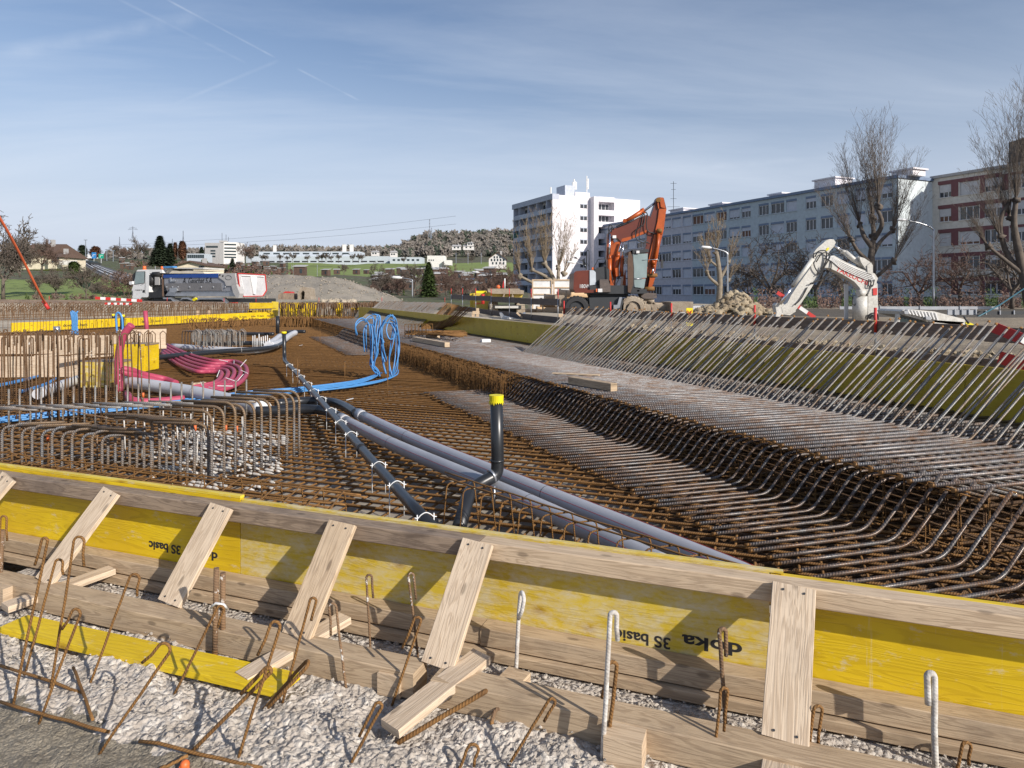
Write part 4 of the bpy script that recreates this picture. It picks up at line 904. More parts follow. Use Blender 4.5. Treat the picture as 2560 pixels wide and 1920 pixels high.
# pale concrete band behind
vw(D(-60, 800, 44), D(1000, 800, 44), -.2, .95, .3, 'blinding', 'low pale concrete wall far behind the rebar rows at left', 'concrete_wall', 'wall')
def curtain(x0, x1, yb, yt, d, n, r, mat, label, hooks=True, tilt=0, d1=None):
    o = MB(); 
    for k in range(n):
        t = (k + random.uniform(-.3, .3)) / n; px = x0 + (x1 - x0) * t; dd = d + ((d1 or d) - d) * t + random.uniform(-.3, .3); b = D(px, yb, dd); h = D(px, yt + random.uniform(-2, 2), dd); h.x += random.uniform(-1, 1) * tilt
        pts = [b, h]
        if hooks: sg = random.choice((-1, 1)); pts = [b, h, h + V((sg * .06, 0, .06)), h + V((sg * .13, 0, 0)), h + V((sg * .13, 0, -.25))]
        o.tube(pts, r, 4, cap=False)
    return tag(o.build('rebar_row', M[mat]), label, 'rebar row')
curtain(0, 560, 835, 777, 22, 62, .009, 'rustdark', 'row of thin hooked bars standing just before the low yellow formwork', tilt=.03, d1=34)
curtain(0, 690, 800, 768, 30, 150, .013, 'rustdark', 'row of hooked bars standing just behind the low yellow formwork', tilt=.05, d1=41)
curtain(0, 700, 790, 759, 40, 140, .018, 'rustdark', 'farthest row of thin bars below the rail at left', tilt=.08)
curtain(700, 930, 800, 760, 38.3, 110, .02, 'rustdark', 'dense row of hooked bars in front of the far yellow panels', tilt=.15)
curtain(480, 690, 834, 800, 28, 90, .014, 'rust', 'dense low row of slanting bars under the low yellow formwork', tilt=.35, d1=33)
curtain(690, 880, 832, 796, 30.5, 150, .016, 'rust', 'dense row of rusty bars closing the far end of the mat', tilt=.1)
curtain(920, 1010, 793, 757, 36, 45, .018, 'rustdark', 'hooked bars behind the leaning grey bars', tilt=.2)
curtain(1010, 1068, 793, 766, 34, 30, .018, 'rustdark', 'hooked bars at the left end of the fence', tilt=.2)
curtain(-5, 410, 880, 835, 14.5, 40, .010, 'rustdark', 'bars standing between the plank wall and the low yellow formwork', tilt=.02)
curtain(490, 610, 868, 830, 17, 34, .011, 'steel2', 'cage of upright steel bars with rounded tops behind the black pipe', tilt=.02)
o = MB()
for k in range(16):
    p = D(600 - 8 * k, 828 + k * .1, 17 + .25 * (k % 4)); o.tube(arc_path([p + V((.0, 0, -.45)), p, p + V((-.5, .5, 0)), p + V((-.5, .5, -.4))], .12, 4), .012, 5)
tag(o.build('bent_bar_cage', M['steel2'], smooth=True), 'small cage of rounded steel bars in the middle distance at left', 'rebar cage')
for z, dd, yy in ((0, 33, 792),):
    mb = MB(); 
    for q in range(3): mb.tube([D(0, yy - 6 * q + 8, dd - 3), D(690, yy - 9 * q - 3, dd + 6)], .014, 4)
    tag(mb.build('tie_bars', M['rustdark']), 'long thin bars tied along the hooked rows near %s' % ('the far rail' if dd == 33 else 'the low yellow formwork'), 'rebar')
mb = MB()
for k in range(42):
    p = D(0 + 9.0 * k, 762, 33); mb.tube([p + V((0, 0, -.35)), p + V((.5, 0, .05))], .013, 4)
tag(mb.build('slanted_mat', M['rustdark']), 'band of slanted bars under the far left rail', 'rebar mat')
mb = MB()
for k in range(2600):
    px = random.uniform(470, 880); p = G(px, random.uniform(828, 836), .12)
    if p.y > 38: continue
    L = .35; mb.tube([p, p + V((random.uniform(-.1, .1), 0, L))], .006, 3, cap=False)
# guard rails: boards on posts
def rail(name, pts, heights, bw, mat, label, post_every=2.2, posth=1.25, base=.6, th=.03, step=True, post='redpost'):
    """pts: list of ground points; heights: board centre heights"""
    root = thing(name, label, 'guard rail', tuple(pts[0]))
    for a, b in zip(pts, pts[1:]):
        L = (b - a).length; nb = max(1, round(L / 4.0)); d = (b - a).normalized(); n = V((d.y, -d.x, 0))
        for h in heights:
            for k in range(nb):
                p = a.lerp(b, k / nb); q = a.lerp(b, (k + 1) / nb); mb = MB(); e = random.uniform(-.02, .02); mb.bar(p + V((0, 0, h + e)) + n * (.03 + .004 * (k % 2)) - d * .08, q + V((0, 0, h - e)) + n * (.03 + .004 * (k % 2)) + d * .08, th, bw, bev=.003); part(mb, 'board', M[mat], root)
        np_ = max(1, int(L / post_every))
        for k in range(np_ + 1):
            p = a.lerp(b, k / np_); mb = MB(); mb.tube([p, p + V((0, 0, posth))], .013, 6); po = part(mb, 'post', M['galv'], root, True); mb = MB(); mb.tube([p + V((0, 0, posth - .28)), p + V((0, 0, posth + .01))], .016, 6); part(mb, 'painted_end', M['redpaint'], po, True)
    return root
# rail along the right formwork
rp = [V((wall_x(y) + .62, y, .72)) for y in (3.0, 15.6)]
# =================================================================== landscape behind
M['grass'] = m_dirt('meadow_grass', (.19, .25, .055), (.15, .19, .05), 0, .3)
M['earth_shade'] = m_dirt('verge_earth_and_shade', (.13, .11, .08), (.08, .075, .05), 0, 1)  # earth with dark shadow mixed into its colour
def m_land():
    t = NT('valley_side', .95); v = t.coord('Object'); n = t.noise(v, .045, 9, .66); n2 = t.noise(v, .35, 6, .7); vo = t.vor(v, .22)
    c = t.mix(t.rng(n, .4, .6), (.075, .10, .032), (.10, .085, .055)); c = t.mix(t.rng(n2, .48, .62, 0, .8), c, (.055, .045, .033)); c = t.mix(t.rng(vo, .10, .16, .6, 0), c, (.34, .31, .27)); t.col(c); t.bump(n2, .5, .8); return t.m
M['land'] = m_land()
M['asphalt'] = m_var('asphalt', (.115, .115, .12), (.09, .09, .095), .3, .85)
M['twig'] = m_var('bare_twigs', (.155, .125, .10), (.10, .08, .065), .5, .9)
M['twigred'] = m_var('reddish_twigs', (.17, .105, .08), (.11, .07, .055), .5, .9)
M['farwood'] = m_var('hazed_bare_woodland', (.20, .175, .15), (.155, .14, .125), .05, .95); M['farwood2'] = m_var('hazed_grey_woodland', (.14, .13, .115), (.10, .095, .085), .05, .95); M['farpine'] = m_var('hazed_pines', (.055, .075, .05), (.04, .055, .04), .05, .95)  # distance haze mixed into these woodland colours
M['twiglight'] = m_var('yellowish_twigs', (.30, .235, .16), (.20, .155, .105), .5, .9)
M['bark'] = m_var('bark', (.15, .12, .095), (.075, .06, .05), 3, .9, bump=1, bdist=.02)
M['barklight'] = m_var('grey_bark', (.28, .235, .175), (.17, .14, .105), 3, .9, bump=1, bdist=.02)
M['conifer'] = m_var('dark_needles', (.035, .055, .022), (.02, .032, .015), .8, .9)
M['bushgreen'] = m_var('green_leaves', (.075, .115, .025), (.045, .075, .018), .8, .8)
M['rusttree'] = m_var('rust_brown_foliage', (.20, .095, .05), (.13, .06, .035), .8, .9)
M['rooftile'] = m_var('brown_roof_tiles', (.135, .085, .06), (.10, .062, .045), 2, .9, fine=.4)
M['render_w'] = m_plain('white_render', (.74, .72, .69), .85)
M['render_c'] = m_plain('cream_render', (.72, .64, .48), .85)
M['hallgrey'] = m_plain('pale_blue_grey_cladding', (.50, .55, .60), .6)
M['concgrey'] = m_plain('grey_concrete', (.42, .41, .40), .85)
M['sign_b'] = m_plain('blue_sign_face', (.03, .22, .55), .5); M['sign_g'] = m_plain('green_sign_face', (.01, .36, .24), .5)
prof = [(46, 760, 760), (60, 752, 756), (80, 742, 747), (110, 731, 737), (150, 718, 726), (200, 705, 712), (260, 691, 690), (300, 683, 684), (350, 676, 676), (420, 662, 660), (450, 658, 656), (520, 652, 650), (700, 646, 640), (900, 638, 612), (1100, 634, 596), (1500, 645, 620)]
def land_y(px, d):
    for (d0, a0, b0), (d1, a1, b1) in zip(prof, prof[1:]):
        if d <= d1: t = max(0, (d - d0) / (d1 - d0)); A, B = a0 + (a1 - a0) * t, b0 + (b1 - b0) * t; break
    else: A, B = prof[-1][1:]
    w = sstep(800, 1250, px); y = A + (B - A) * w
    if px < 480 and 60 < d < 520: y += 20 * sstep(480, 100, px) * sstep(60, 110, d) * (1 - sstep(200, 500, d))
    if px > 1300: y += (735 - y) * .8 * sstep(1300, 1800, px)
    return y
def land_z(px, d):
    z = CZ - (land_y(px, d) - HY) / F * d
    if px > 1250: w = sstep(1250, 1420, px) * (1 - sstep(150, 260, d)); z = z * (1 - w) + (-.1) * w
    return z + (.5 * noise.noise(V((px * .01, d * .03, 0))) * min(6, d / 120))
mb = MB(); ds = [46, 50, 55, 60, 66, 73, 80, 90, 100, 112, 125, 140, 158, 178, 200, 222, 245, 262, 280, 300, 325, 350, 380, 420, 450, 485, 520, 600, 700, 800, 900, 1000, 1100, 1250, 1500]; px_ = list(range(-2600, 5600, 40))
for d in ds:
    for p in px_: mb.v.append(((p - CX) / F * d, d, land_z(p, d) if d > 46 else -1.2))
n_ = len(px_)
for j in range(len(ds) - 1):
    for i in range(n_ - 1):
        a = j * n_ + i; mb.f.append((a, a + 1, a + n_ + 1, a + n_)); mb.uv += [(0, 0)] * 4; m = 0
        if 262 <= ds[j] < 450 and 700 <= px_[i] < 1290: m = 1
        if 60 <= ds[j] < 300 and px_[i] < 400: m = 1
        if px_[i] > 1290 and ds[j] < 170: m = 2
        mb.m.append(m)
tag(mb.build('valley_ground', [M['land'], M['grass'], M['earth_shade']], smooth=True), kind='structure')
mb = MB(); mb.face([(-6000, -300, -3), (6000, -300, -3), (6000, 6000, -3), (-6000, 6000, -3)]); tag(mb.build('far_plain', M['land']), kind='structure')
def LZ(px, d): return V(((px - CX) / F * d, d, land_z(px, d)))
# ---- trees
def branch(mb, p, d, L, r, lvl, rnd, spread=.55, up=.15, kids=3, nseg=3, minr=.006, shrink=.68):
    pts = [p]; rs = [r]; q = p; dd = d.normalized()
    for i in range(nseg):
        dd = (dd + V((rnd.uniform(-1, 1), rnd.uniform(-1, 1), rnd.uniform(-1, 1))) * .13 + V((0, 0, up * .3))).normalized(); q = q + dd * L / nseg; pts.append(q); rs.append(max(minr, r * (1 - .45 * (i + 1) / nseg)))
    mb.tube(pts, rs, 5 if lvl > 2 else 3, cap=False)
    if lvl <= 0: return
    for k in range(kids + (1 if rnd.random() < .5 else 0)):
        t = rnd.uniform(.35, 1) if k else 1; i = min(nseg, max(1, int(t * nseg))); a = rnd.uniform(0, 2 * pi); o = dd.orthogonal().normalized(); o = Matrix.Rotation(a, 3, dd) @ o
        branch(mb, pts[i], dd * (1 - spread * .4) + o * spread + V((0, 0, up)), L * shrink * rnd.uniform(.75, 1.15), max(minr, rs[i] * .62), lvl - 1, rnd, spread, up, kids, nseg if lvl > 2 else 2, minr, shrink)
def bare_tree(name, h, seed, label, mat='twig', bark='bark', lvl=5, trunk=.28, kids=3, spread=.6, up=.12, minr=.012, r=.02, loc=(0, 0, 0), group=None):
    rnd = random.Random(seed); t = thing(name, label, 'tree', (0, 0, 0), group); mb = MB(); th = h * trunk; R = h * r
    mb.tube([V((0, 0, -.3)), V((rnd.uniform(-.1, .1), 0, th * .5)), V((0, 0, th))], [R * 1.25, R, R * .85], 8); part(mb, 'trunk', M[bark], t, True); mb = MB()
    for k in range(4): a = k * pi / 2 + rnd.uniform(-.5, .5); branch(mb, V((0, 0, th * rnd.uniform(.8, 1))), V((cos(a) * spread, sin(a) * spread, 1.0)), h * .30, R * .62, lvl, rnd, spread, up, kids, 3, minr)
    zt = max(v[2] for v in mb.v); s = (h - th) / max(.1, zt - th); mb.v = [(x * min(1.2, s), y * min(1.2, s), th + (z - th) * s if z > th else z) for x, y, z in mb.v]
    part(mb, 'crown', M[mat], t, True); t.location = loc; return t
def shoots(mb, c, n, L, rnd, out=.4, r=.022, aim=None, tw=9, minr=.007):
    for k in range(n):
        a = rnd.uniform(0, 2 * pi); o = rnd.uniform(.1, 1) * out; d = V((cos(a) * o, sin(a) * o, 1)).normalized()
        if aim: d = (d + V(aim)).normalized()
        l = L * rnd.uniform(.55, 1.05); pts = [c]; q = c; dd = d
        for i in range(5):
            dd = (dd + V((rnd.uniform(-.07, .07), rnd.uniform(-.07, .07), .06))).normalized(); q = q + dd * l / 5; pts.append(q)
        mb.tube(pts, [max(minr, r * (1 - i / 5.5)) for i in range(6)], 3, cap=False)
        for j in range(tw):
            i = rnd.randint(1, 4); p = pts[i].lerp(pts[i+1], rnd.random()); a = rnd.uniform(0, 2 * pi); d2 = (dd + V((cos(a), sin(a), .3)) * rnd.uniform(.3, .8)).normalized(); l2 = l * rnd.uniform(.08, .24)
            e = p + d2 * l2; mb.tube([p, e], minr, 3, cap=False)
            for _ in range(2): a = rnd.uniform(0, 2 * pi); mb.tube([p.lerp(e, .6), p.lerp(e, .6) + (d2 + V((cos(a), sin(a), .2)) * .7).normalized() * l2 * .45], minr * .8, 3, cap=False)
def pollard(name, label, d, base, limbs, heads, L, n, out, seed, minr=.011, r=.035, R=.35, bark='bark', mat='twig', tw=9):
    rnd = random.Random(seed); b = D(*base, d); t = thing(name, label, 'tree', tuple(b)); mb = MB()
    for pl in limbs:
        pts = [D(x, y, d + dy) for x, y, dy in pl[0]]; mb.tube(spline(pts, 4), [pl[1] + (pl[2] - pl[1]) * i / ((len(pts) - 1) * 4) for i in range((len(pts) - 1) * 4 + 1)], 8)
    for x, y, dy, *_ in heads: mb.ball(D(x, y, d + dy), R * .75, 8, 6, jit=1.4)
    part(mb, 'trunk', M[bark], t, True); mb = MB()
    for x, y, dy, k, aim, ll in heads: shoots(mb, D(x, y, d + dy), int(n * k), L * ll, rnd, out, r, aim, tw, minr)
    part(mb, 'crown', M[mat], t, True); return t
pollard('pollarded_tree', 'tall bare pollarded tree with long upright shoots behind the white digger arm', 62, (2182, 765),
    [([(2182, 765, 0), (2180, 690, 0), (2178, 640, 0), (2184, 590, 0), (2182, 545, 0)], .44, .15), ([(2180, 640, 0), (2200, 605, .5), (2232, 575, 1)], .2, .12), ([(2180, 700, 0), (2205, 680, -1), (2236, 652, -1.5)], .2, .12), ([(2182, 620, 0), (2160, 590, 0), (2150, 560, 1)], .25, .16), ([(2184, 600, 0), (2205, 560, -1), (2190, 515, -1)], .22, .15), ([(2178, 660, 0), (2145, 628, -.5), (2128, 600, -1)], .2, .12)],
    [(2182, 545, 0, 1.0, None, 1.0), (2195, 515, -1, 1.1, None, .95), (2232, 575, 1, 1.1, (.25, 0, 0), .85), (2236, 652, -1.5, .9, (.45, 0, 0), .7), (2150, 560, 1, 1.0, (-.3, 0, 0), .85), (2128, 600, -1, .8, (-.5, 0, 0), .65), (2184, 590, 0, .4, (0, 0, 0), .7)], 8.6, 34, .38, 3, tw=9, r=.020, minr=.0075)
pollard('pollarded_tree', 'tall bare pollarded tree cut by the right edge of the photo', 56, (2570, 765),
    [([(2575, 765, 0), (2560, 690, 0), (2545, 620, 0), (2535, 560, 0), (2540, 500, 0)], .42, .17), ([(2560, 680, 0), (2520, 640, .5), (2500, 560, .5), (2525, 500, .5)], .25, .15), ([(2560, 650, 0), (2590, 560, 0), (2570, 480, 0)], .25, .15), ([(2562, 690, 0), (2500, 640, 0), (2470, 615, 0)], .2, .1)],
    [(2540, 500, 0, 1.1, None, 1.1), (2525, 545, .5, 1.0, (-.25, 0, 0), .9), (2570, 480, 0, 1.0, None, 1.1), (2500, 590, 0, .8, (-.5, 0, 0), .7), (2470, 615, 0, .7, (-.7, 0, 0), .45)], 8.0, 34, .36, 5, tw=9, r=.020, minr=.0075)
pollard('pollarded_tree', 'small knotty pollarded tree left of the curved street lamp in front of the blue block', 66, (1800, 745),
    [([(1797, 760, 0), (1800, 700, 0), (1793, 640, 0), (1790, 632, 0)], .3, .16), ([(1799, 700, 0), (1815, 670, 0), (1822, 655, 0)], .18, .1), ([(1799, 715, 0), (1775, 695, 0), (1768, 680, 0)], .18, .1), ([(1799, 670, 0), (1775, 652, 0)], .14, .1)],
    [(1790, 632, 0, 1, None, 1), (1822, 655, 0, .9, (.3, 0, 0), .8), (1768, 680, 0, .8, (-.3, 0, 0), .7), (1775, 652, 0, .9, (-.3, 0, 0), .8), (1820, 700, 0, .7, (.5, 0, 0), .6)], 3.6, 24, .5, 8, minr=.012, r=.022, R=.3, bark='barklight', mat='twiglight', tw=5)
pollard('pollarded_tree', 'pale bare pollarded tree in front of the left face of the white tower', 72, (1402, 740),
    [([(1404, 750, 0), (1390, 712, 0), (1362, 690, 0), (1330, 675, 0)], .28, .12), ([(1392, 715, 0), (1376, 680, 0), (1362, 660, 0)], .25, .15), ([(1395, 712, 0), (1396, 670, 0)], .22, .15), ([(1350, 715, 0), (1318, 700, 0), (1300, 690, 0)], .18, .12)],
    [(1330, 675, 0, 1.1, (-.15, 0, 0), 1), (1362, 660, 0, 1.2, None, 1.1), (1396, 670, 0, 1.1, (.15, 0, 0), 1), (1300, 690, 0, .7, (-.3, 0, 0), .8), (1410, 685, 0, .6, (.3, 0, 0), .7)], 5.4, 26, .42, 9, minr=.013, r=.03, R=.35, bark='barklight', mat='twiglight', tw=5)
lowl = ['dark bare bushy tree in front of the blue block, left of the white digger arm', 'dark bare tree behind the white digger stick', 'dark bare tree with brown leaves at the corner of the blue block', 'broad dark bare tree in front of the cream block', 'dark bare tree under the tree at the right edge', 'thin dark bare tree right of the white panel', 'low bare bush against the blue block beside the street lamp']
for i, (px, py, hh, d) in enumerate(((1925, 758, 190, 68), (2040, 760, 200, 66), (2295, 762, 160, 66), (2398, 765, 190, 64), (2530, 768, 200, 60), (2110, 762, 130, 68), (1870, 758, 110, 72))):
    b = D(px, py, d); bare_tree('bare_tree', hh * d / F, 20 + i, lowl[i], 'twigred' if i in (2, 3) else 'twig', 'bark', 4, .2, 3, .95, .02, .016, .022, tuple(b))
mb = MB(); rnd = random.Random(4)
for k in range(13000):
    px = rnd.uniform(1870, 2640); d = rnd.uniform(60, 70); h = (60 if rnd.random() < .25 else 36) * rnd.random(); p = D(px, 780 - h, d); s = rnd.uniform(.07, .16); u = V((rnd.uniform(-1, 1), rnd.uniform(-1, 1), rnd.uniform(-1, 1))).normalized(); w = u.orthogonal() * s
    mb.face([p - w, p + u * s, p + w], m=0 if noise.noise(V((px * .02, 0, 0))) > -.1 else 1)
tag(mb.build('hedge', [M['twigred'], M['bushgreen']]), 'low dark hedge of brown leaves and ivy along the foot of the apartment blocks', 'hedge', kind='stuff')
# conifer and leafy trees
def leafy(name, label, d, px, ytop, ybase, wpx, mat, n=2600, cone=True, seed=1, size=.28, group=None):
    rnd = random.Random(seed); b = D(px, ybase, d); h = (ybase - ytop) * d / F; w = wpx * d / F / 2; t = thing(name, label, 'tree', tuple(b), group); mb = MB(); mb.tube([b, b + V((0, 0, h * .9))], [w * .09, w * .02], 6); part(mb, 'trunk', M['bark'], t, True); mb = MB()
    for k in range(n):
        z = rnd.random() ** (1.15 if cone else .8); a = rnd.uniform(0, 2 * pi)
        prof_ = (1 - z) ** .85 if cone else sqrt(max(0, 1 - (2 * z - 1) ** 2)) * (.9 + .2 * noise.noise(V((a, z * 5, seed))))
        lay = .62 + .38 * abs(sin(z * 26 + noise.noise(V((cos(a), sin(a), z)) * 2) * 3)) if cone else .75 + .35 * noise.noise(V((cos(a) * 2, sin(a) * 2, z * 5)))
        rr = w * prof_ * lay * (rnd.random() ** .35); p = b + V((cos(a) * rr, sin(a) * rr, h * (.06 + .94 * z))); u = V((cos(a), sin(a), rnd.uniform(-.6, .2) if cone else rnd.uniform(-1, 1))).normalized(); s = size * rnd.uniform(.6, 1.3); q = u.cross(V((0, 0, 1))).normalized() * s * .45
        mb.face([p - q, p + u * s, p + q])
    part(mb, 'crown', M[mat], t); return t
leafy('conifer_tree', 'big dark conifer standing above the truck cab', 210, 400, 590, 668, 58, 'conifer', 5200, seed=2, size=.9)
leafy('conifer_tree', 'smaller dark conifer touching the right side of the big conifer', 215, 425, 608, 668, 34, 'conifer', 2400, seed=3, size=.8)
leafy('conifer_tree', 'small dark conifer in the allotments above the truck bed', 150, 581, 646, 668, 14, 'conifer', 800, seed=4, size=.4)
leafy('evergreen_tree', 'bright green thuja tree between the two far street lamps', 78, 1072, 655, 748, 62, 'bushgreen', 6500, seed=5, size=.26)
leafy('poplar_tree', 'slim rust-brown tree right of the big conifer', 240, 456, 605, 650, 24, 'rusttree', 2600, False, 6, .7)
leafy('poplar_tree', 'thinner rust-brown tree between the conifer and its broader brown neighbour', 240, 438, 607, 650, 11, 'rusttree', 1300, False, 7, .6)
leafy('pine_tree', 'dark rounded pine left of the rust-brown broad tree', 330, 206, 614, 650, 30, 'conifer', 2400, False, 8, .8)
leafy('broad_tree', 'rust-brown broad tree above the motorway signs', 320, 238, 617, 645, 34, 'rusttree', 2400, False, 9, .8)
leafy('green_bush', 'bright green bush right of the brown-roofed farmhouse', 130, 185, 655, 690, 42, 'bushgreen', 1800, False, 10, .4)
leafy('conifer_tree', 'dark conifer left of the grey office block', 350, 504, 617, 634, 13, 'conifer', 700, seed=11, size=.8)
# bare trees left and mid
lt = [(8, 745, 225, 62, 'tall bare tree at the left edge behind the orange hose'), (50, 690, 110, 130, 'bare tree behind the brown-roofed farmhouse at its left'), (105, 680, 90, 140, 'bare tree behind the ridge of the brown-roofed farmhouse'), (345, 648, 60, 260, 'round bare tree left of the big conifer'), (290, 646, 36, 300, 'bare tree above the green motorway sign'), (312, 648, 34, 300, 'bare tree left of the round bare tree'), (140, 745, 95, 72, 'bare shrub tree in the meadow below the farmhouse'), (215, 750, 90, 70, 'broad bare shrub tree in the meadow left of the truck'), (310, 748, 82, 66, 'bare shrub tree touching the truck cab'), (255, 748, 60, 75, 'thin bare shrub in the meadow between two larger ones'), (90, 745, 60, 80, 'low bare shrub below the farmhouse wall'),
 (612, 648, 44, 380, 'pale bare tree right of the grey office block'), (950, 742, 92, 92, 'bare tree behind the left street lamp'), (1035, 742, 88, 95, 'bare tree left of the green thuja tree'), (1115, 745, 90, 88, 'bare tree right of the green thuja tree'), (1175, 748, 82, 72, 'reddish bare bush left of the right street lamp'), (1225, 748, 78, 74, 'reddish bare bush right of the right street lamp'), (1262, 745, 90, 90, 'bare tree beside the left face of the white tower'), (1150, 748, 60, 70, 'low reddish bare bush behind the yellow container'), (860, 690, 32, 200, 'small round bare tree on the green field edge'), (985, 742, 70, 100, 'thin bare tree right of the left street lamp')]
protos = [bare_tree('bare_tree', 10, 40 + i, 'x', m, b, 5 if i < 3 else 4, .22, 3, sp, u, .028, .018) for i, (m, b, sp, u) in enumerate((('twig', 'bark', .75, .08), ('twig', 'bark', .6, .15), ('twigred', 'bark', .9, .05), ('twigred', 'bark', .7, .2)))]
used = set()
for i, (px, py, hh, d, lab) in enumerate(lt):
    k = 2 + i % 2 if 'reddish' in lab else i % 3; pr = protos[k]; b = D(px, py, d); s = hh * d / F / 10
    if k not in used: used.add(k); pr.location = b; pr.scale = (s, s, s); pr['label'] = lab
    else: tree_copy(pr, b, random.uniform(0, 6), s, lab)
# rows of small trees before the long hall
small = None
for i, px in enumerate((655, 663, 700, 718, 731, 769, 796, 805, 815, 828, 846, 882, 897, 905, 628, 1010, 1180)):
    b = D(px, 656 if px < 1000 else 660, 400); s = random.uniform(18, 27) * 400 / F / 7
    if small is None:
        small = bare_tree('street_tree', 7, 77, 'small bare tree in the row before the long pale hall', 'twig', 'bark', 4, .25, 3, .6, .15, .05, .02, group='trees before the long hall'); small.location = b; small.scale = (s, s, s)
    else: tree_copy(small, b, random.uniform(0, 6), s)
# distant woods: one mass
def clumps(name, spec, mats, label, seed=1, size=1.0, dens=34):
    rnd = random.Random(seed); mb = MB()
    for x0, x1, y0f, d0, d1, n, hpx in spec:
        for k in range(n):
            px = rnd.uniform(x0, x1); d = rnd.uniform(d0, d1); yb = y0f(px) if callable(y0f) else y0f; b = D(px, yb + rnd.uniform(-3, 3), d); h = hpx * d / F * rnd.uniform(.65, 1.25); kind = rnd.random(); m = 0 if kind < .62 else (1 if kind < .80 else 2)
            for q in range(dens):
                z = rnd.random(); a = rnd.uniform(0, 2 * pi); rr = h * (.42 * sqrt(max(0, 1 - (1.6 * z - .7) ** 2)) if m < 2 else .22 * (1 - z)) * rnd.random() ** .5; p = b + V((cos(a) * rr, sin(a) * rr, h * z)); s = size * rnd.uniform(.5, 1.2) * d / 700; u = V((rnd.uniform(-1, 1), rnd.uniform(-1, 1), rnd.uniform(-.3, 1))).normalized(); w = u.orthogonal().normalized() * s * .4
                mb.face([p - w, p + u * s, p + w], m=m)
    return tag(mb.build(name, mats), label, 'woodland', kind='stuff')
hill = lambda px: 640 - 34 * sstep(950, 1150, px) + 3 * sin(px * .05)
clumps('woodland', [(1020, 1300, lambda p: 640, 650, 700, 90, 22), (1010, 1300, lambda p: 625, 750, 800, 120, 20), (1030, 1300, lambda p: 608 + (1300 - p) * .01, 900, 960, 150, 19), (1060, 1300, lambda p: 602 - (p - 1060) * .03, 1000, 1080, 120, 18), (590, 1040, lambda p: 640, 750, 900, 240, 20), (880, 1030, 645, 600, 700, 90, 22), (270, 600, 644, 500, 650, 110, 18)], [M['farwood'], M['farwood2'], M['farpine']], 'wooded hills of bare and evergreen trees along the horizon behind the long hall', 3, 3.2, 46)
clumps('scrub', [(700, 1290, lambda p: 742 - 3, 95, 110, 60, 15), (860, 1290, lambda p: 726, 130, 150, 60, 11), (560, 760, 684, 240, 300, 60, 7), (440, 700, lambda p: 690, 200, 260, 70, 10), (250, 480, lambda p: 700, 120, 200, 60, 14), (60, 330, 752, 62, 90, 60, 14), (0, 160, 640, 200, 300, 40, 22), (480, 640, 672, 230, 280, 50, 9), (330, 520, 665, 260, 300, 50, 10)], [M['twigred'], M['twig'], M['bushgreen']], 'scrub and garden bushes covering the valley side between the allotment sheds', 5, 1.7, 40)
# ---- buildings far
def bld(name, label, o, h, L, wd, z0, z1, mat, cat='building'):
    """block whose front runs from o along unit h; depth away from viewer"""
    S = Side(o, h); t = thing(name, label, cat, (o.x, o.y, z0)); mb = MB(); a, b = S.L(0, z0), S.L(L, z0); n = S.n * wd
    mb.prism([a, b, b + n, a + n], (0, 0, z1 - z0)); part(mb, 'wall', M[mat], t); return t, S
def win_row(t, S, x0, x1, n, z, w, h, mat='glass', name='window', off=-.03):
    for k in range(n):
        c = x0 + (x1 - x0) * (k + .5) / n; mb = MB(); mb.bar(S.L(c - w/2, z, off), S.L(c + w/2, z, off), .08, h); part(mb, name, M[mat], t)
b = D(512, 652, 420); t, S = bld('office_block', 'grey office block with blue window bands and roof aerials above the truck', b, (1, .02, 0), 11.5, 14, b.z - 2, D(512, 607, 420).z, 'concgrey')
for k, (yy, x0, x1) in enumerate(((617, .7, 8), (627, 3.5, 6.5), (634, 3.5, 6.5), (641, 3.5, 6.5))): win_row(t, S, x0, x1, 1, D(512, yy, 420).z, x1 - x0, 1.2 if k == 0 else 1.0)
S2 = Side(S.L(11.5, 0), (1, .35, 0)); a = S2.L(0, b.z - 2); mb = MB(); z1 = D(512, 605, 420).z; mb.prism([a, S2.L(7.6, b.z - 2), S2.L(7.6, b.z - 2) + V((0, 12, 0)), a + V((0, 12, 0))], (0, 0, z1 - b.z + 2)); part(mb, 'wing', M['render_w'], t)
for yy in (611, 620, 628, 636, 643): win_row(t, S2, .3, 7.2, 1, D(512, yy, 420).z, 6.8, .95)
mb = MB(); c = S.L(9.5, z1, 5); mb.box(c + V((0, 0, .6)), (4, 4, 1.2)); part(mb, 'roof_house', M['concgrey'], t); mb = MB()
for dx, hh in ((-1, 5), (1.5, 4), (3, 2.5)): mb.tube([c + V((dx, 0, 1)), c + V((dx, 0, 1 + hh))], .12, 5)
part(mb, 'aerials', M['dark'], t)
b = D(467, 651, 400); t, S = bld('hall', 'low glass hall left of the grey office block', b, (1, 0, 0), 10.5, 10, b.z - 2, D(467, 634, 400).z, 'hallgrey'); win_row(t, S, .3, 10.2, 8, D(467, 641, 400).z, 1.1, 2.0)
b = D(615, 655, 440); t, S = bld('long_hall', 'very long pale flat industrial hall above the green field', b, (1, -.02, 0), 92, 20, b.z - 4, D(615, 641, 440).z, 'hallgrey')
mb = MB(); S3 = Side(D(647, 640, 445), (1, -.02, 0)); a = S3.L(0, D(647, 641, 445).z); mb.prism([a, S3.L(66, a.z), S3.L(66, a.z) + V((0, 16, 0)), a + V((0, 16, 0))], (0, 0, D(647, 629, 445).z - a.z)); part(mb, 'upper_storey', M['hallgrey'], t)
win_row(t, S3, 2, 60, 9, D(647, 634, 445).z, 4.2, .9); win_row(t, S, 3, 90, 16, D(615, 654, 440).z, 4.0, .9, 'dark', 'bay')
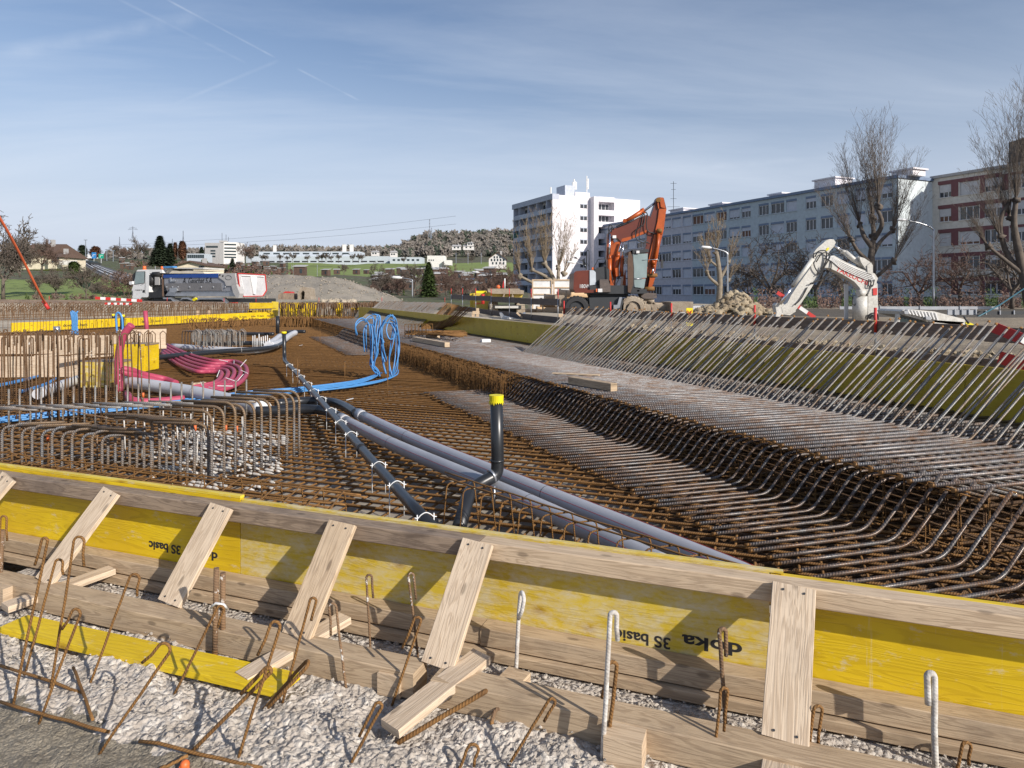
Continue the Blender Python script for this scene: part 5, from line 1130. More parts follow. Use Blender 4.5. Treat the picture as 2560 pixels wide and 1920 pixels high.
for px, lab in ((684, 'c'), (858, 'd'), (876, 'e')):
    mb = MB(); p = D(px + 3, 629, 450); mb.box((p.x, p.y, p.z + (2.2 if px != 684 else 1.2)), (1.6 if px == 684 else 2.2, 2, 4.8 if px != 684 else 6)); part(mb, 'stack', M['render_w'], t)
b = D(975, 654, 430); t, S = bld('low_hall', 'low white workshop right of the long pale hall', b, (1, 0, 0), 20, 14, b.z - 3, D(975, 643, 430).z, 'hallgrey'); win_row(t, S, 1, 19, 6, D(975, 650, 430).z, 1.6, 1.2)
b = D(1068, 655, 380); t, S = bld('white_hall', 'bright white boxy hall left of the white farmhouse', b, (1, 0, 0), 9.6, 12, b.z - 3, D(1068, 639, 380).z, 'render_w'); mb = MB(); mb.bar(S.L(9.7, b.z - .5, 1), S.L(13.6, b.z - .5, 1), 8, 2.8); part(mb, 'annexe', M['render_w'], t); win_row(t, S, .5, 4, 3, b.z + 1, .6, .8)
def house(name, label, px0, px1, ybase, yeave, yridge, d, wall, roofm, gable=True, dep=10, wins=()):
    a, b2 = D(px0, ybase, d), D(px1, ybase, d); ze, zr = D(px0, yeave, d).z, D(px0, yridge, d).z; t = thing(name, label, 'house', tuple(a)); mb = MB(); n = V((0, dep, 0)); mid = a.lerp(b2, .5); w = (b2 - a).length
    mb2 = MB()
    if gable:
        mb.prism([a - V((0, 0, 1)), b2 - V((0, 0, 1)), V((b2.x, a.y, ze)), V((mid.x, a.y, zr)), V((a.x, a.y, ze))], n); part(mb, 'wall', M[wall], t)
        for s in (-1, 1):
            e = V((mid.x + s * w * .56, a.y - .6, ze - (zr - ze) * .12)); r = V((mid.x, a.y - .6, zr + .02)); q = V((0, dep + 1.2, 0)); mb2.prism([r, e, e + q, r + q], (0, 0, .25))
    else:
        mb.prism([a - V((0, 0, 1)), b2 - V((0, 0, 1)), V((b2.x, a.y, ze)), V((a.x, a.y, ze))], n); part(mb, 'wall', M[wall], t)
        hp = V((0, 0, 0)); f0, f1 = V((a.x - .5, a.y - .5, ze)), V((b2.x + .5, a.y - .5, ze)); g0, g1 = f0 + V((0, dep + 1, 0)), f1 + V((0, dep + 1, 0)); r0_, r1_ = V((a.x + w * .04, a.y + dep/2, zr)), V((b2.x - w * .04, a.y + dep/2, zr))
        for fc in ([f0, f1, r1_, r0_], [g1, g0, r0_, r1_], [g0, f0, r0_], [f1, g1, r1_]): mb2.face(fc)
    rf = part(mb2, 'roof', M[roofm], t); mb = MB(); c = mid + V((w * .2, dep * .4, 0)); mb.box((c.x, c.y, zr + .1), (.7, .7, 1.6)); part(mb, 'chimney', M['concgrey'], rf)
    for px, py, ww, hh in wins: c = D(px, py, d); mb = MB(); mb.bar(c + V((-ww/2, -.02, 0)), c + V((ww/2, -.02, 0)), .08, hh); part(mb, 'window', M['glass'], t)
    return t
house('farmhouse', 'cream farmhouse with a big brown tiled roof at the far left', 25, 122, 662, 640, 605, 150, 'render_c', 'rooftile', False, 13, [(36, 648, 1, 1.2), (52, 648, 1, 1.2), (72, 650, 1, 1.2)])
house('farm_annexe', 'small cream annexe with brown roof right of the big-roofed farmhouse', 120, 150, 660, 643, 630, 148, 'render_c', 'rooftile', False, 8, [(135, 650, .9, 1.1), (142, 650, .9, 1.1)])
vw(D(149, 662, 147), D(192, 660, 147), D(149, 662, 147).z, D(149, 651, 147).z, .3, 'render_w', 'white garden wall right of the cream annexe', 'garden_wall', 'wall')
house('beige_house', 'low beige house with a wide gable roof behind the truck bed', 442, 512, 692, 664, 655, 135, 'render_c', 'rooftile', True, 9, [(501, 669, .6, .7), (507, 669, .6, .7)])
house('white_farmhouse', 'white gabled farmhouse with a steep brown roof left of the white tower', 1222, 1265, 664, 647, 632, 230, 'render_w', 'rooftile', True, 12, [(1229 + 7.5 * k, 650, .5, .8) for k in range(5)] + [(1236 + 7 * k, 643, .5, .7) for k in range(3)] + [(1232 + 9 * k, 658, .5, .8) for k in range(4)])
for px0, px1, yb, ye, yr, lab in ((1130, 1152, 622, 616, 611, 'left white villa on the wooded hill'), (1158, 1184, 622, 615, 611, 'middle white villa on the wooded hill'), (1168, 1183, 613, 608, 605, 'upper small white villa on the wooded hill'), (975, 990, 640, 631, 626, 'white house among trees at the foot of the wooded hill'), (928, 944, 637, 630, 626, 'small grey house behind the roof line of the long hall')):
    house('villa', lab, px0, px1, yb, ye, yr, 560, 'render_w', 'concgrey', False, 8, [(px0 + (px1 - px0) * f, (yb + ye) / 2, 1.4, 1.2) for f in (.3, .7)])
# sheds
rnd = random.Random(12); sheds = None; sl_ = 'small dark allotment shed on the valley side'
M['shed'] = m_var('dark_shed_boards', (.12, .075, .055), (.07, .045, .035), 3, .9); M['shedroof'] = m_plain('pale_sheet_roof', (.45, .45, .44), .7)
spots = [(751, 687, 190), (815, 688, 170), (842, 685, 190), (891, 685, 190), (1002, 684, 185), (916, 684, 190), (975, 688, 170), (1050, 686, 180)] + [(rnd.uniform(680, 720) , rnd.uniform(664, 686), 260) for _ in range(8)] + [(rnd.uniform(930, 1280), rnd.uniform(690, 732), rnd.uniform(105, 150)) for _ in range(30)] + [(rnd.uniform(540, 680), rnd.uniform(660, 682), 250) for _ in range(22)] + [(rnd.uniform(290, 330), rnd.uniform(650, 676), 220) for _ in range(6)]
for i, (px, py, d) in enumerate(spots):
    b = D(px, py, d); 
    if sheds is None:
        sheds = thing('garden_shed', sl_, 'shed', (0, 0, 0), 'allotment sheds on the valley side'); mb = MB(); mb.box((0, 0, 1.0), (3, 2.4, 2.4)); part(mb, 'wall', M['shed'], sheds); mb = MB(); mb.prism([(-1.8, -1.5, 2.2), (1.8, -1.5, 2.2), (1.8, 1.5, 2.7), (-1.8, 1.5, 2.7)], (0, 0, .12)); part(mb, 'roof', M['shedroof'], sheds); mb = MB(); mb.box((.5, -1.22, 1), (.7, .05, 1.2)); part(mb, 'window', M['glass'], sheds); sheds.location = b
    else: tree_copy(sheds, b, rnd.uniform(-.4, .4), rnd.uniform(.4, .75))
# road and vehicles at left
mb = MB(); ctr = [(375, 712, 100), (330, 700, 122), (290, 690, 150), (255, 676, 200), (228, 663, 260), (212, 652, 330), (200, 646, 420)]; wpx = [46, 46, 34, 24, 16, 10, 6]
for (a, w0), (b2, w1) in zip(zip(ctr, wpx), zip(ctr[1:], wpx[1:])):
    q = [D(a[0] - w0, a[1] + w0 * .14, a[2]), D(a[0] + w0, a[1] - w0 * .05, a[2]), D(b2[0] + w1, b2[1] - w1 * .05, b2[2]), D(b2[0] - w1, b2[1] + w1 * .14, b2[2])]; mb.face([p + V((0, 0, .25)) for p in q])
tag(mb.build('road', M['asphalt']), kind='structure')
mb = MB()
for off in (-.55, 0, .5):
    for (a, w0), (b2, w1) in zip(zip(ctr, wpx), zip(ctr[1:], wpx[1:])):
        p, q = D(a[0] + w0 * off, a[1] + w0 * .04, a[2]), D(b2[0] + w1 * off, b2[1] + w1 * .04, b2[2]); e = V((.16, 0, 0)); z = V((0, 0, .42)); mb.face([p - e + z, p + e + z, q + e + z, q - e + z])
tag(mb.build('road_marking', M['white']), kind='structure')
def car(px, py, d, mat, label, yaw=1.2):
    b = D(px, py, d) + V((0, 0, .3)); t = thing('parked_car' if False else 'car', label, 'car', (0, 0, 0)); mb = MB(); mb.prism([(-2.1, -.85, .35), (2.1, -.85, .35), (2.15, -.85, .8), (1.2, -.85, .95), (-2.0, -.85, 1.0)], (0, 1.7, 0)); part(mb, 'body', M[mat], t); mb = MB(); mb.prism([(-1.7, -.75, .98), (1.1, -.75, .95), (.5, -.7, 1.42), (-1.2, -.7, 1.42)], (0, 1.5, 0)); part(mb, 'cabin', M['glass'], t)
    for x in (-1.3, 1.3):
        for y in (-.86, .7): mb = MB(); mb.tube([(x, y, .33), (x, y + .18, .33)], .33, 10); part(mb, 'wheel', M['black'], t)
    t.location = b; t.rotation_euler = (0, 0, yaw); return t
car(237, 665, 255, 'dark', 'dark car nearest on the motorway slope at left'); car(224, 662, 262, 'dark', 'second dark car just behind the nearest one on the motorway slope'); car(208, 655, 330, 'white', 'white van-like car on the motorway slope behind the two dark cars'); car(203, 652, 360, 'mwhite', 'pale car in the queue next to the white one on the motorway slope'); car(195, 650, 390, 'dark', 'farthest dark car at the top of the motorway slope')
t = thing('lorry', 'white articulated lorry crossing behind the motorway signs', 'lorry', tuple(D(215, 647, 400))); mb = MB(); a = D(200, 641, 400); mb.box((a.x + 5, a.y, a.z), (9.8, 2.5, 2.4)); part(mb, 'trailer', M['white'], t); mb = MB(); mb.box((a.x - 1.2, a.y, a.z - .3), (1.8, 2.4, 1.9)); part(mb, 'cab', M['redpaint'], t)
for k in range(4): mb = MB(); mb.tube([(a.x + k * 2.6 - 1, a.y - 1.3, a.z - 1.5), (a.x + k * 2.6 - 1, a.y + 1.3, a.z - 1.5)], .5, 8); part(mb, 'wheel', M['black'], t)
for px, yt, yb, d, mt, lab, w in ((235, 631, 646, 300, 'sign_b', 'tall blue motorway sign beside the green exit sign', 11), (253, 635, 646, 300, 'sign_g', 'green exit sign with a white bent arrow', 12), (168, 622, 630, 380, 'sign_b', 'left far blue motorway sign', 9), (182, 622, 630, 380, 'sign_g', 'far green motorway sign right of the far blue one', 9), (137, 621, 630, 380, 'sign_g', 'far green motorway sign above the farm annexe', 6)):
    t = thing('road_sign', lab, 'road sign', tuple(D(px, 655, d))); mb = MB(); c = D(px, (yt + yb) / 2, d); mb.box(c, (w * d / F, .15, (yb - yt) * d / F)); part(mb, 'panel', M[mt], t); mb = MB(); mb.tube([D(px, yb, d), D(px, 660, d)], .14, 5); part(mb, 'post', M['galv'], t)
    mb = MB(); mb.bar(c + V((-.4, -.1, -.6)), c + V((-.4, -.1, .3)), .18, .05, (0, 1, 0)); mb.bar(c + V((-.4, -.1, .3)), c + V((.7, -.1, .3)), .05, .18); part(mb, 'arrow', M['white'], t)
# pylons
def pylon(px, ytop, ybase, d, label, w=6):
    t = thing('pylon', label, 'pylon', tuple(D(px, ybase, d))); mb = MB(); b, tp = D(px, ybase, d), D(px, ytop, d); h = tp.z - b.z; r = .18 * d / 700
    W0, W1 = h * .06, h * .012; prev = None
    for k in range(9):
        z = b.z + h * k / 8; w_ = W0 + (W1 - W0) * min(1, k / 5); c = [V((b.x + s * w_, b.y + u * w_, z)) for s, u in ((-1, -1), (1, -1), (1, 1), (-1, 1))]
        if prev:
            for i in range(4): mb.tube([prev[i], c[i]], r, 3, cap=False); mb.tube([prev[i], c[(i + 1) % 4]], r * .6, 3, cap=False)
        prev = c
    part(mb, 'mast', M['galv'], t); mb = MB()
    if w:
        for f, ww in ((.72, w), (.84, w * .8)): z = b.z + h * f; mb.tube([(b.x - ww, b.y, z), (b.x, b.y, z + 1), (b.x + ww, b.y, z)], r, 3)
        part(mb, 'cross_arm', M['galv'], t)
pylon(332, 566, 596, 700, 'tall lattice pylon above the round bare tree', 5); pylon(458, 577, 612, 700, 'lattice pylon above the rust-brown trees', 0); pylon(431, 597, 612, 700, 'short lattice mast left of the pylon', 0); pylon(1074, 548, 612, 900, 'tall lattice mast on the wooded hill', 0); pylon(1079, 569, 612, 900, 'shorter lattice mast beside the tall one on the hill', 0)
pylon(299, 592, 620, 600, 'thin dark mast left of the round bare tree', 0)
# =================================================================== large buildings on the right
M['teal'] = m_plain('grey_blue_render', (.45, .53, .58), .85); M['lilac'] = m_plain('lilac_grey_render', (.52, .53, .59), .85); M['blueband'] = m_plain('slate_blue_lintel', (.17, .23, .34), .7)
M['cream'] = m_plain('cream_grey_render', (.64, .61, .55), .85); M['maroon'] = m_plain('maroon_band', (.17, .065, .07), .7); M['towerw'] = m_plain('white_cladding', (.80, .76, .78), .7); M['shutter'] = m_plain('grey_shutter', (.50, .54, .62), .6); M['shutterw'] = m_plain('pale_shutter', (.55, .55, .56), .6); M['wframe'] = m_plain('white_window_frame', (.72, .73, .75), .5); M['pane'] = m_plain('window_pane', (.05, .055, .065), .06); M['towershade'] = m_plain('white_cladding_in_shade', (.47, .50, .58), .7); M['shutterg'] = m_plain('green_blind', (.02, .09, .06), .7); M['curtain'] = m_plain('brown_curtain', (.18, .10, .07), .9)  # towershade: white cladding with the left face's shade in its colour
EB = V((-.416, .909, 0)).normalized(); EN = V((.909, .416, 0)).normalized(); rb_ = random.Random(21)
def add_window(t, S, c, z, w, h, state, band=None, rec=.22, sh='shutter'):
    """window unit in a recess of the wall: frame > pane, shutter"""
    fr = MB(); a, b = c - w/2, c + w/2; lo, hi = z - h/2, z + h/2
    f = lambda x0, x1, z0, z1, o, th, m_: m_.bar(S.L(x0, (z0+z1)/2, o), S.L(x1, (z0+z1)/2, o), th, z1 - z0)
    if state >= 1:
        m_ = MB(); f(a, b, lo, hi, rec - .04, .05, m_); return part(m_, 'shutter', M[sh], t)
    n = 3 if w > 1.7 else 2
    for k in range(n + 1): x = a + (b - a) * k / n; x0 = max(a, x - .045); x1 = min(b, x + .045); f(x0, x1, lo, hi, rec - .05, .07, fr)
    f(a + .05, b - .05, lo, lo + .07, rec - .052, .06, fr); f(a + .05, b - .05, hi - .07, hi, rec - .052, .06, fr); fo = part(fr, 'window', M['wframe'], t)
    p = MB(); f(a + .04, b - .04, lo + .04, hi - .04, rec - .03, .02, p); part(p, 'pane', M['pane' if rb_.random() < .9 else 'curtain'], fo)
    if state > 0: m_ = MB(); f(a + .02, b - .02, hi - h * state, hi, rec - .1, .04, m_); part(m_, 'shutter', M[sh], fo)
    return fo
def facade(t, S, L0, L1, zs, wh, cols, wallm, bandm, ztop, zbase, sh='shutter', rec=.22, split=None):
    """wall skin made of full-length strips between the window rows and piers between the windows"""
    mb = MB(); e = .11
    rows = [(z - wh/2, z + wh/2 + .32) for z in zs]; cur = zbase
    strip = lambda x0, x1, z0, z1, m_, o=0.0, th=.22: m_.bar(S.L(x0, (z0+z1)/2, o + th/2), S.L(x1, (z0+z1)/2, o + th/2), th, z1 - z0)
    for lo, hi in rows:
        strip(L0, L1, cur, lo, mb); cur = hi
    strip(L0, L1, cur, ztop, mb)
    for lo, hi in rows:
        x = L0
        for c, w in sorted(cols):
            if c - w/2 > x + .01: strip(x, c - w/2, lo, hi, mb)
            x = c + w/2
        if x < L1: strip(x, L1, lo, hi, mb)
    part(mb, 'wall', M[wallm], t)
    for z in zs:
        for c, w in cols:
            fo = add_window(t, S, c, z, w, wh, rb_.choice([0, 0, 0, .35, .6, 1, 1, .8]), sh=sh)
            bd = MB(); bd.bar(S.L(c - w/2, z + wh/2 + .16, .06), S.L(c + w/2, z + wh/2 + .16, .06), .1, .316); part(bd, 'shutter_box', M[bandm], fo)
            sl = MB(); sl.bar(S.L(c - w/2 - .1, z - wh/2 - .05, -.04), S.L(c + w/2 + .1, z - wh/2 - .05, -.04), .14, .1); part(sl, 'sill', M[wallm], fo)
# blue block
C0 = V((50.3, 89, 0)); SB = Side(C0, EB); SB.n = V((.909, .416, 0)).normalized()
blue_b = thing('blue_apartment_block', 'long five-storey grey-blue apartment block in shade with flat roof and roof boxes', 'building', tuple(C0))
zs = [2.1 + 3.22 * k for k in range(5)]; ZT = 17.0
def colspx(lst): return [(SB.t(px), w) for px, w in lst]
teal = colspx([(2027, 1.9), (2067, 2.1), (2108, 2.1), (2150, 1.6), (2186, 1.9), (2217, 1.6), (1909, 2.2), (1943.6, 2.7), (1978.6, 2.1), (1744.6, 3.0), (1773.6, 2.8), (1803.5, 2.6), (1836, 2.5), (1865, 2.1)])
Ls = SB.t(1731)
facade(blue_b, SB, 0, Ls, zs, 1.55, teal, 'teal', 'blueband', ZT - .4, -1)
lil = colspx([(1480, 3.6), (1497, 3.4), (1514, 3.4), (1537, 3.4), (1558, 3.2), (1580, 3.2), (1602, 3.0), (1622, 3.0), (1643, 2.8), (1666, 2.8), (1691, 2.6), (1717, 2.4)])
facade(blue_b, SB, Ls, 78.6, zs, 1.6, lil, 'lilac', 'blueband', ZT - .4, -1)
mb = MB(); a, b2 = SB.L(0, -1, .23), SB.L(78.6, -1, .23); n = SB.n * 11.5; mb.prism([a + SB.n * 0, b2, b2 + n, a + n], (0, 0, ZT)); part(mb, 'core', M['teal'], blue_b)
mb = MB(); mb.bar(SB.L(-.25, ZT - .18, 5.9), SB.L(78.9, ZT - .18, 5.9), 12.4, .4); part(mb, 'roof_edge', M['blueband'], blue_b)
mb = MB(); g = SB.L(-.02, -1, .0); mb.prism([g, g + SB.n * 11.7, g + SB.n * 11.7 - EB * -.02, g - EB * -.02], (0, 0, ZT - .42)); 
for px0, px1, yt, w in ((1905 + 118, 2075, 443, 3.5), (1905, 1936, 482, 2.5), (1758, 1789, 507, 2.5), (2232, 2262, 420, 2.5), (1667, 1700, 521, 4)):
    t0, t1 = SB.t(px1), SB.t(px0); d = SB.L(t0, 0).y; zt = CZ + (HY - yt) / F * d; mb = MB(); mb.bar(SB.L(t0, ZT + (zt - ZT) / 2, 2.8), SB.L(t1 if t1 - t0 > 2 else t0 + 3, ZT + (zt - ZT) / 2, 2.8), w, zt - ZT); mb.bar(SB.L(t0 - .25, zt + .1, 2.8), SB.L((t1 if t1 - t0 > 2 else t0 + 3) + .25, zt + .1, 2.8), w + .5, .2); part(mb, 'roof_box', M['towerw'], blue_b)
mb = MB(); p = SB.L(SB.t(1663), ZT, 2); mb.tube([p, p + V((0, 0, 6.6))], .05, 4)
for z, w in ((6.2, .6), (5, .45), (3.2, .6), (1.6, 1.2)): mb.tube([p + V((-w, 0, z)), p + V((w, 0, z))], .035, 3)
part(mb, 'aerial', M['dark'], blue_b)
# blue gable, its colour lightened to hold the sunlight
mb = MB(); g0 = SB.L(0, -1, .0); mb.prism([g0 - EB * .06, g0 - EB * .06 + SB.n * 6.8, g0 + SB.n * 6.8, g0], (0, 0, ZT + .55)); part(mb, 'gable', m_plain('sunlit_gable_render', (.62, .68, .70), .85), blue_b)
# cream block
CC = C0 + EN * 6.8; cr = thing('cream_apartment_block', 'cream apartment block with maroon window bands at the right edge', 'building', tuple(CC)); SC = Side(CC, -EB); SC.n = V((.909, .416, 0)).normalized()
def cpx(px): return SC.t(px)
ccols = [(cpx(2364), 1.75), (cpx(2423), 2.45), (cpx(2483), 2.1), (cpx(2545), 1.9), (cpx(2545) + 3, 2.2), (cpx(2545) + 6, 2.2), (cpx(2545) + 9.5, 2.2)]
zc_ = [2.3 + 3.2 * k for k in range(5)]; facade(cr, SC, 0, 40, zc_, 1.7, ccols, 'cream', 'maroon', 16.9, -1, 'shutterw'); mb = MB()
a, b2 = SC.L(0, -1, .23), SC.L(40, -1, .23); n = SC.n * 10; mb.prism([a, b2, b2 + n, a + n], (0, 0, 17.8)); part(mb, 'core', M['cream'], cr)
mb = MB(); mb.bar(SC.L(-.1, 17.1, 5), SC.L(40, 17.1, 5), 10.6, .35); part(mb, 'roof_edge', M['concgrey'], cr); mb = MB()
for z in zc_:
    for x0, x1 in ((cpx(2378), cpx(2396)), (cpx(2450), cpx(2462)), (cpx(2506), cpx(2522))): mb.bar(SC.L(x0, z + .1, -.012), SC.L(x1, z + .1, -.012), .03, 2.0)
    mb.bar(SC.L(cpx(2345), z + 1.13, -.015), SC.L(cpx(2505), z + 1.13, -.015), .03, .44)
part(mb, 'maroon_panels', M['maroon'], cr); mb = MB(); p = SC.L(cpx(2550), 17, 2); mb.box(p + V((0, 0, 1.6)), (3, 3, 3.2)); part(mb, 'roof_box', M['dark'], cr)
# white tower
T0 = V((8.9, 150, 0)); ST = Side(T0, EB); ST.n = EN.copy(); SR = Side(T0, EN); SR.n = EB.copy(); tw = thing('white_tower_block', 'nine-storey white tower block with shaded balconies on its left face', 'building', tuple(T0)); TZ = 23.2
zf = [1.0 + 2.66 * k for k in range(8)]
mb = MB(); a = ST.L(.21, -2, 1.6); mb.prism([a, ST.L(21.2, -2, 1.6), ST.L(21.2, -2, 23), ST.L(.21, -2, 23)], (0, 0, TZ + 1.4)); part(mb, 'core', M['towerw'], tw)
lc = [ST.t(p) for p in (1284, 1297, 1320, 1341.5, 1365.5, 1379.5)]
mb = MB()
for c in lc: mb.bar(ST.L(c - .12, TZ/2 - 1, .8), ST.L(c + .12, TZ/2 - 1, .8), 1.6, TZ + 1)
mb.bar(ST.L(-.05, TZ - .3, .8), ST.L(21.3, TZ - .3, .8), 1.7, 1.2)
for z in zf: mb.bar(ST.L(.1, z - .1, .8), ST.L(21.1, z - .1, .8), 1.55, .18)
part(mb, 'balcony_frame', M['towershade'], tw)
for z in zf:
    for i in range(5):
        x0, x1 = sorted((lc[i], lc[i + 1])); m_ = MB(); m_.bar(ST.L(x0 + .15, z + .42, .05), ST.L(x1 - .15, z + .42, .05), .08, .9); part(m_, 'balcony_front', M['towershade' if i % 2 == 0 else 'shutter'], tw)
        if i in (1, 3): m_ = MB(); m_.bar(ST.L(x0 + .4, z + 1.2, 1.55), ST.L(x1 - .4, z + 1.2, 1.55), .06, 1.9); part(m_, 'window', M['pane'], tw); m_ = MB(); [m_.bar(ST.L(q, z + 1.2, 1.48), ST.L(q + .1, z + 1.2, 1.48), .06, 1.9) for q in (x0 + .4 + (x1 - x0 - .8) * k / 3 for k in range(4))]; part(m_, 'frame', M['wframe'], tw)
m_ = MB(); m_.bar(ST.L(lc[1] + .2, zf[5] + 1.2, .1), ST.L(lc[0] - .2, zf[5] + 1.2, .1), .05, 1.7); part(m_, 'blind', M['shutterg'], tw)
# right white face with panel joints
LR = SR.t(1600); mb = MB(); mb.bar(SR.L(0, TZ/2 - 1, .1), SR.L(LR, TZ/2 - 1, .1), .2, TZ + 2.2); part(mb, 'wall', M['towerw'], tw)
mb = MB(); 
for k in range(1, 19): z = k * 1.27; mb.bar(SR.L(0, z, -.003), SR.L(LR, z, -.003), .006, .035)
for k in range(1, 12): x = k * 2.05; mb.bar(SR.L(x, TZ/2, -.002), SR.L(x + .03, TZ/2, -.002), .006, TZ - .5)
part(mb, 'panel_joints', M['shutterw'], tw)
b0, b1 = SR.t(1475), SR.t(1527); mb = MB(); dpt = 1.7
mb.bar(SR.L(b0, TZ/2 - 1, -dpt/2), SR.L(b0 + 1.2, TZ/2 - 1, -dpt/2), dpt, TZ + 2.0); mb.bar(SR.L(b1 - .15, TZ/2 - 1, -dpt/2), SR.L(b1, TZ/2 - 1, -dpt/2), dpt, TZ + 2.0); mb.bar(SR.L(b0 + 1.2, TZ - .5, -dpt/2), SR.L(b1 - .15, TZ - .5, -dpt/2), dpt, 1.1)
for z in zf: mb.bar(SR.L(b0 + 1.2, z + .1, -dpt/2), SR.L(b1 - .15, z + .1, -dpt/2), dpt - .02, 1.2)
bay = part(mb, 'bay', M['towerw'], tw)
for z in zf:
    m_ = MB(); m_.bar(SR.L(b0 + 1.6, z + 1.5, -.04), SR.L(b1 - .6, z + 1.5, -.04), .06, 1.3); part(m_, 'window', M['pane'], tw); m_ = MB(); [m_.bar(SR.L(q, z + 1.5, -.1), SR.L(q + .1, z + 1.5, -.1), .06, 1.3) for q in (b0 + 1.7, b0 + 2.9, b0 + 3.9, b1 - .8)]; part(m_, 'frame', M['wframe'], tw)
    for px, w in ((1459, 1.7), (1530.5, 1.0)): c = SR.t(px); m_ = MB(); m_.bar(SR.L(c - w/2, z + 1.5, -.03), SR.L(c + w/2, z + 1.5, -.03), .06, .9); part(m_, 'window', M['pane'], tw); m_ = MB(); m_.bar(SR.L(c - w/2 - .1, z + 2.0, -.05), SR.L(c + w/2 + .1, z + 2.0, -.05), .08, .25); m_.bar(SR.L(c - .1, z + 1.5, -.06), SR.L(c + .05, z + 1.5, -.06), .05, .9); part(m_, 'frame', M['shutter'], tw)
for px, x2, yt, nm, mt in ((1418, 1442, 461, 'roof_box', 'shutter'), (1444, 1480, 478, 'roof_box', 'towerw')): a = SR.t(px); b2 = SR.t(x2); d = SR.L(a, 0).y; zt = CZ + (HY - yt) / F * d; mb = MB(); mb.bar(SR.L(a, TZ + (zt - TZ) / 2, 3), SR.L(b2, TZ + (zt - TZ) / 2, 3), 4, zt - TZ); part(mb, nm, M[mt], tw)
mb = MB()
for px, y0, y1, r in ((1449, 448, 475, .16), (1452, 452, 475, .1), (1481, 440, 481, .14), (1483.5, 447, 473, .28), (1390, 468, 484, .2), (1446, 455, 474, .22), (1454, 455, 474, .22)): p = SR.L(SR.t(px), 0, 2.5); d = p.y; mb.tube([V((p.x, p.y, CZ + (HY - y1) / F * d)), V((p.x, p.y, CZ + (HY - y0) / F * d))], r, 6)
part(mb, 'antennas', M['white'], tw)
# street lamps
def lamp(px, ybase, ytop, d, arm, label, r=.07):
    t = thing('street_lamp', label, 'street lamp', tuple(D(px, ybase, d))); b = D(px, ybase, d); h = D(px, ytop, d); ax = arm * d / F; mb = MB(); pts = [b, b.lerp(h, .82), h + V((ax * .03, 0, -(h.z-b.z) * .06)), h + V((ax * .35, 0, .0)), h + V((ax * .8, 0, (h.z-b.z) * .045))]; mb.tube(spline(pts, 6), r, 6, r2=r * .55); part(mb, 'pole', M['galv'], t, True)
    mb = MB(); e = pts[-1]; s = 1 if arm > 0 else -1; mb.tube([e, e + V((s * .25, 0, .02)), e + V((s * .8, 0, .06)), e + V((s * .95, 0, .06))], [r * .6, .13, .13, .03], 8); part(mb, 'head', M['white'], t, True)
lamp(1031, 745, 697, 62, -32, 'small curved street lamp left of the green thuja tree'); lamp(1228, 722, 683, 80, -36, 'curved street lamp above the yellow dumper'); lamp(1819, 750, 625, 60, -50, 'curved street lamp beside the small knotty pollarded tree', .08); lamp(2334, 768, 560, 60, -80, 'tall curved street lamp before the joint of blue and cream blocks', .1); lamp(1466, 740, 660, 70, -32, 'curved street lamp behind the orange excavator', .08)
for i, (px, yt, yb) in enumerate(((214, 600, 645), (196, 628, 660), (267, 624, 652), (283, 627, 654))): mb = MB(); mb.tube([D(px, yb, 280), D(px, yt, 280)], .16, 5); mb.bar(D(px - 4, yt, 280), D(px + 4, yt, 280), .3, .25); tag(mb.build('lamp_post', M['galv']), ('tallest', 'leftmost', 'third', 'rightmost')[i] + ' grey lamp post along the motorway slope', 'lamp post')
for i in range(10): px = (388, 427, 480, 729, 734, 793, 700, 1140, 1170, 1203)[i]; mb = MB(); yb = 690 if px < 900 else 660; mb.tube([D(px, yb, 260), D(px, yb - 28, 260)], .1, 4); tag(mb.build('pole', M['galv']), 'thin pole standing on the valley side', 'pole', 'thin poles on the valley side')
# gravel mound
t0 = None; mb = MB(); NM = 90
for j in range(41):
    for i in range(NM + 1):
        px = 540 + 460 * i / NM; v = j / 40; dd = 51 + 16 * v
        ridge = 686 + 0.0 * px if px < 700 else (686 + 8 * ((px - 700) / 120) if px < 820 else 694 + 62 * ((px - 820) / 165) ** 1.15)
        ztop = CZ - (ridge - HY) / F * 59; base = -.2; h = sin(min(1, v * 1.15) * pi / 2) if v < .7 else 1 - .3 * (v - .7); z = base + max(0, ztop - base) * h; x = (px - CX) / F * 59
        mb.v.append((x, dd, z + .22 * noise.noise(V((x * .5, dd * .5, 0))) + .12 * noise.noise(V((x * 1.6, dd * 1.6, 0)))))
for j in range(40):
    for i in range(NM): a = j * (NM + 1) + i; mb.f.append((a, a + 1, a + NM + 2, a + NM + 1)); mb.uv += [(0, 0)] * 4; mb.m.append(0)
nv = list(mb.v)
for k in range(650):
    q = random.choice(nv)
    if q[2] > .3: mb.ball((q[0] + random.uniform(-.2, .2), q[1], q[2] + .02), random.uniform(.03, .09), 5, 4, (1.3, 1, .8), 1, m=1)
tag(mb.build('gravel_mound', [M['mound'], M['blinding']], smooth=True), 'big grey-brown gravel heap behind the tipper truck', 'gravel heap')
# power lines
mb = MB()
for ya, yb2 in ((612, 540), (618, 560)): 
    P = [D(300 + 140 * k, ya - 0 + (yb2 - ya) * (k / 6) + 10 * sin(pi * k / 6), 700) for k in range(7)]; mb.tube(P, .12, 3)
tag(mb.build('power_lines', M['galv']), 'thin power lines crossing the sky above the long hall', 'power line')
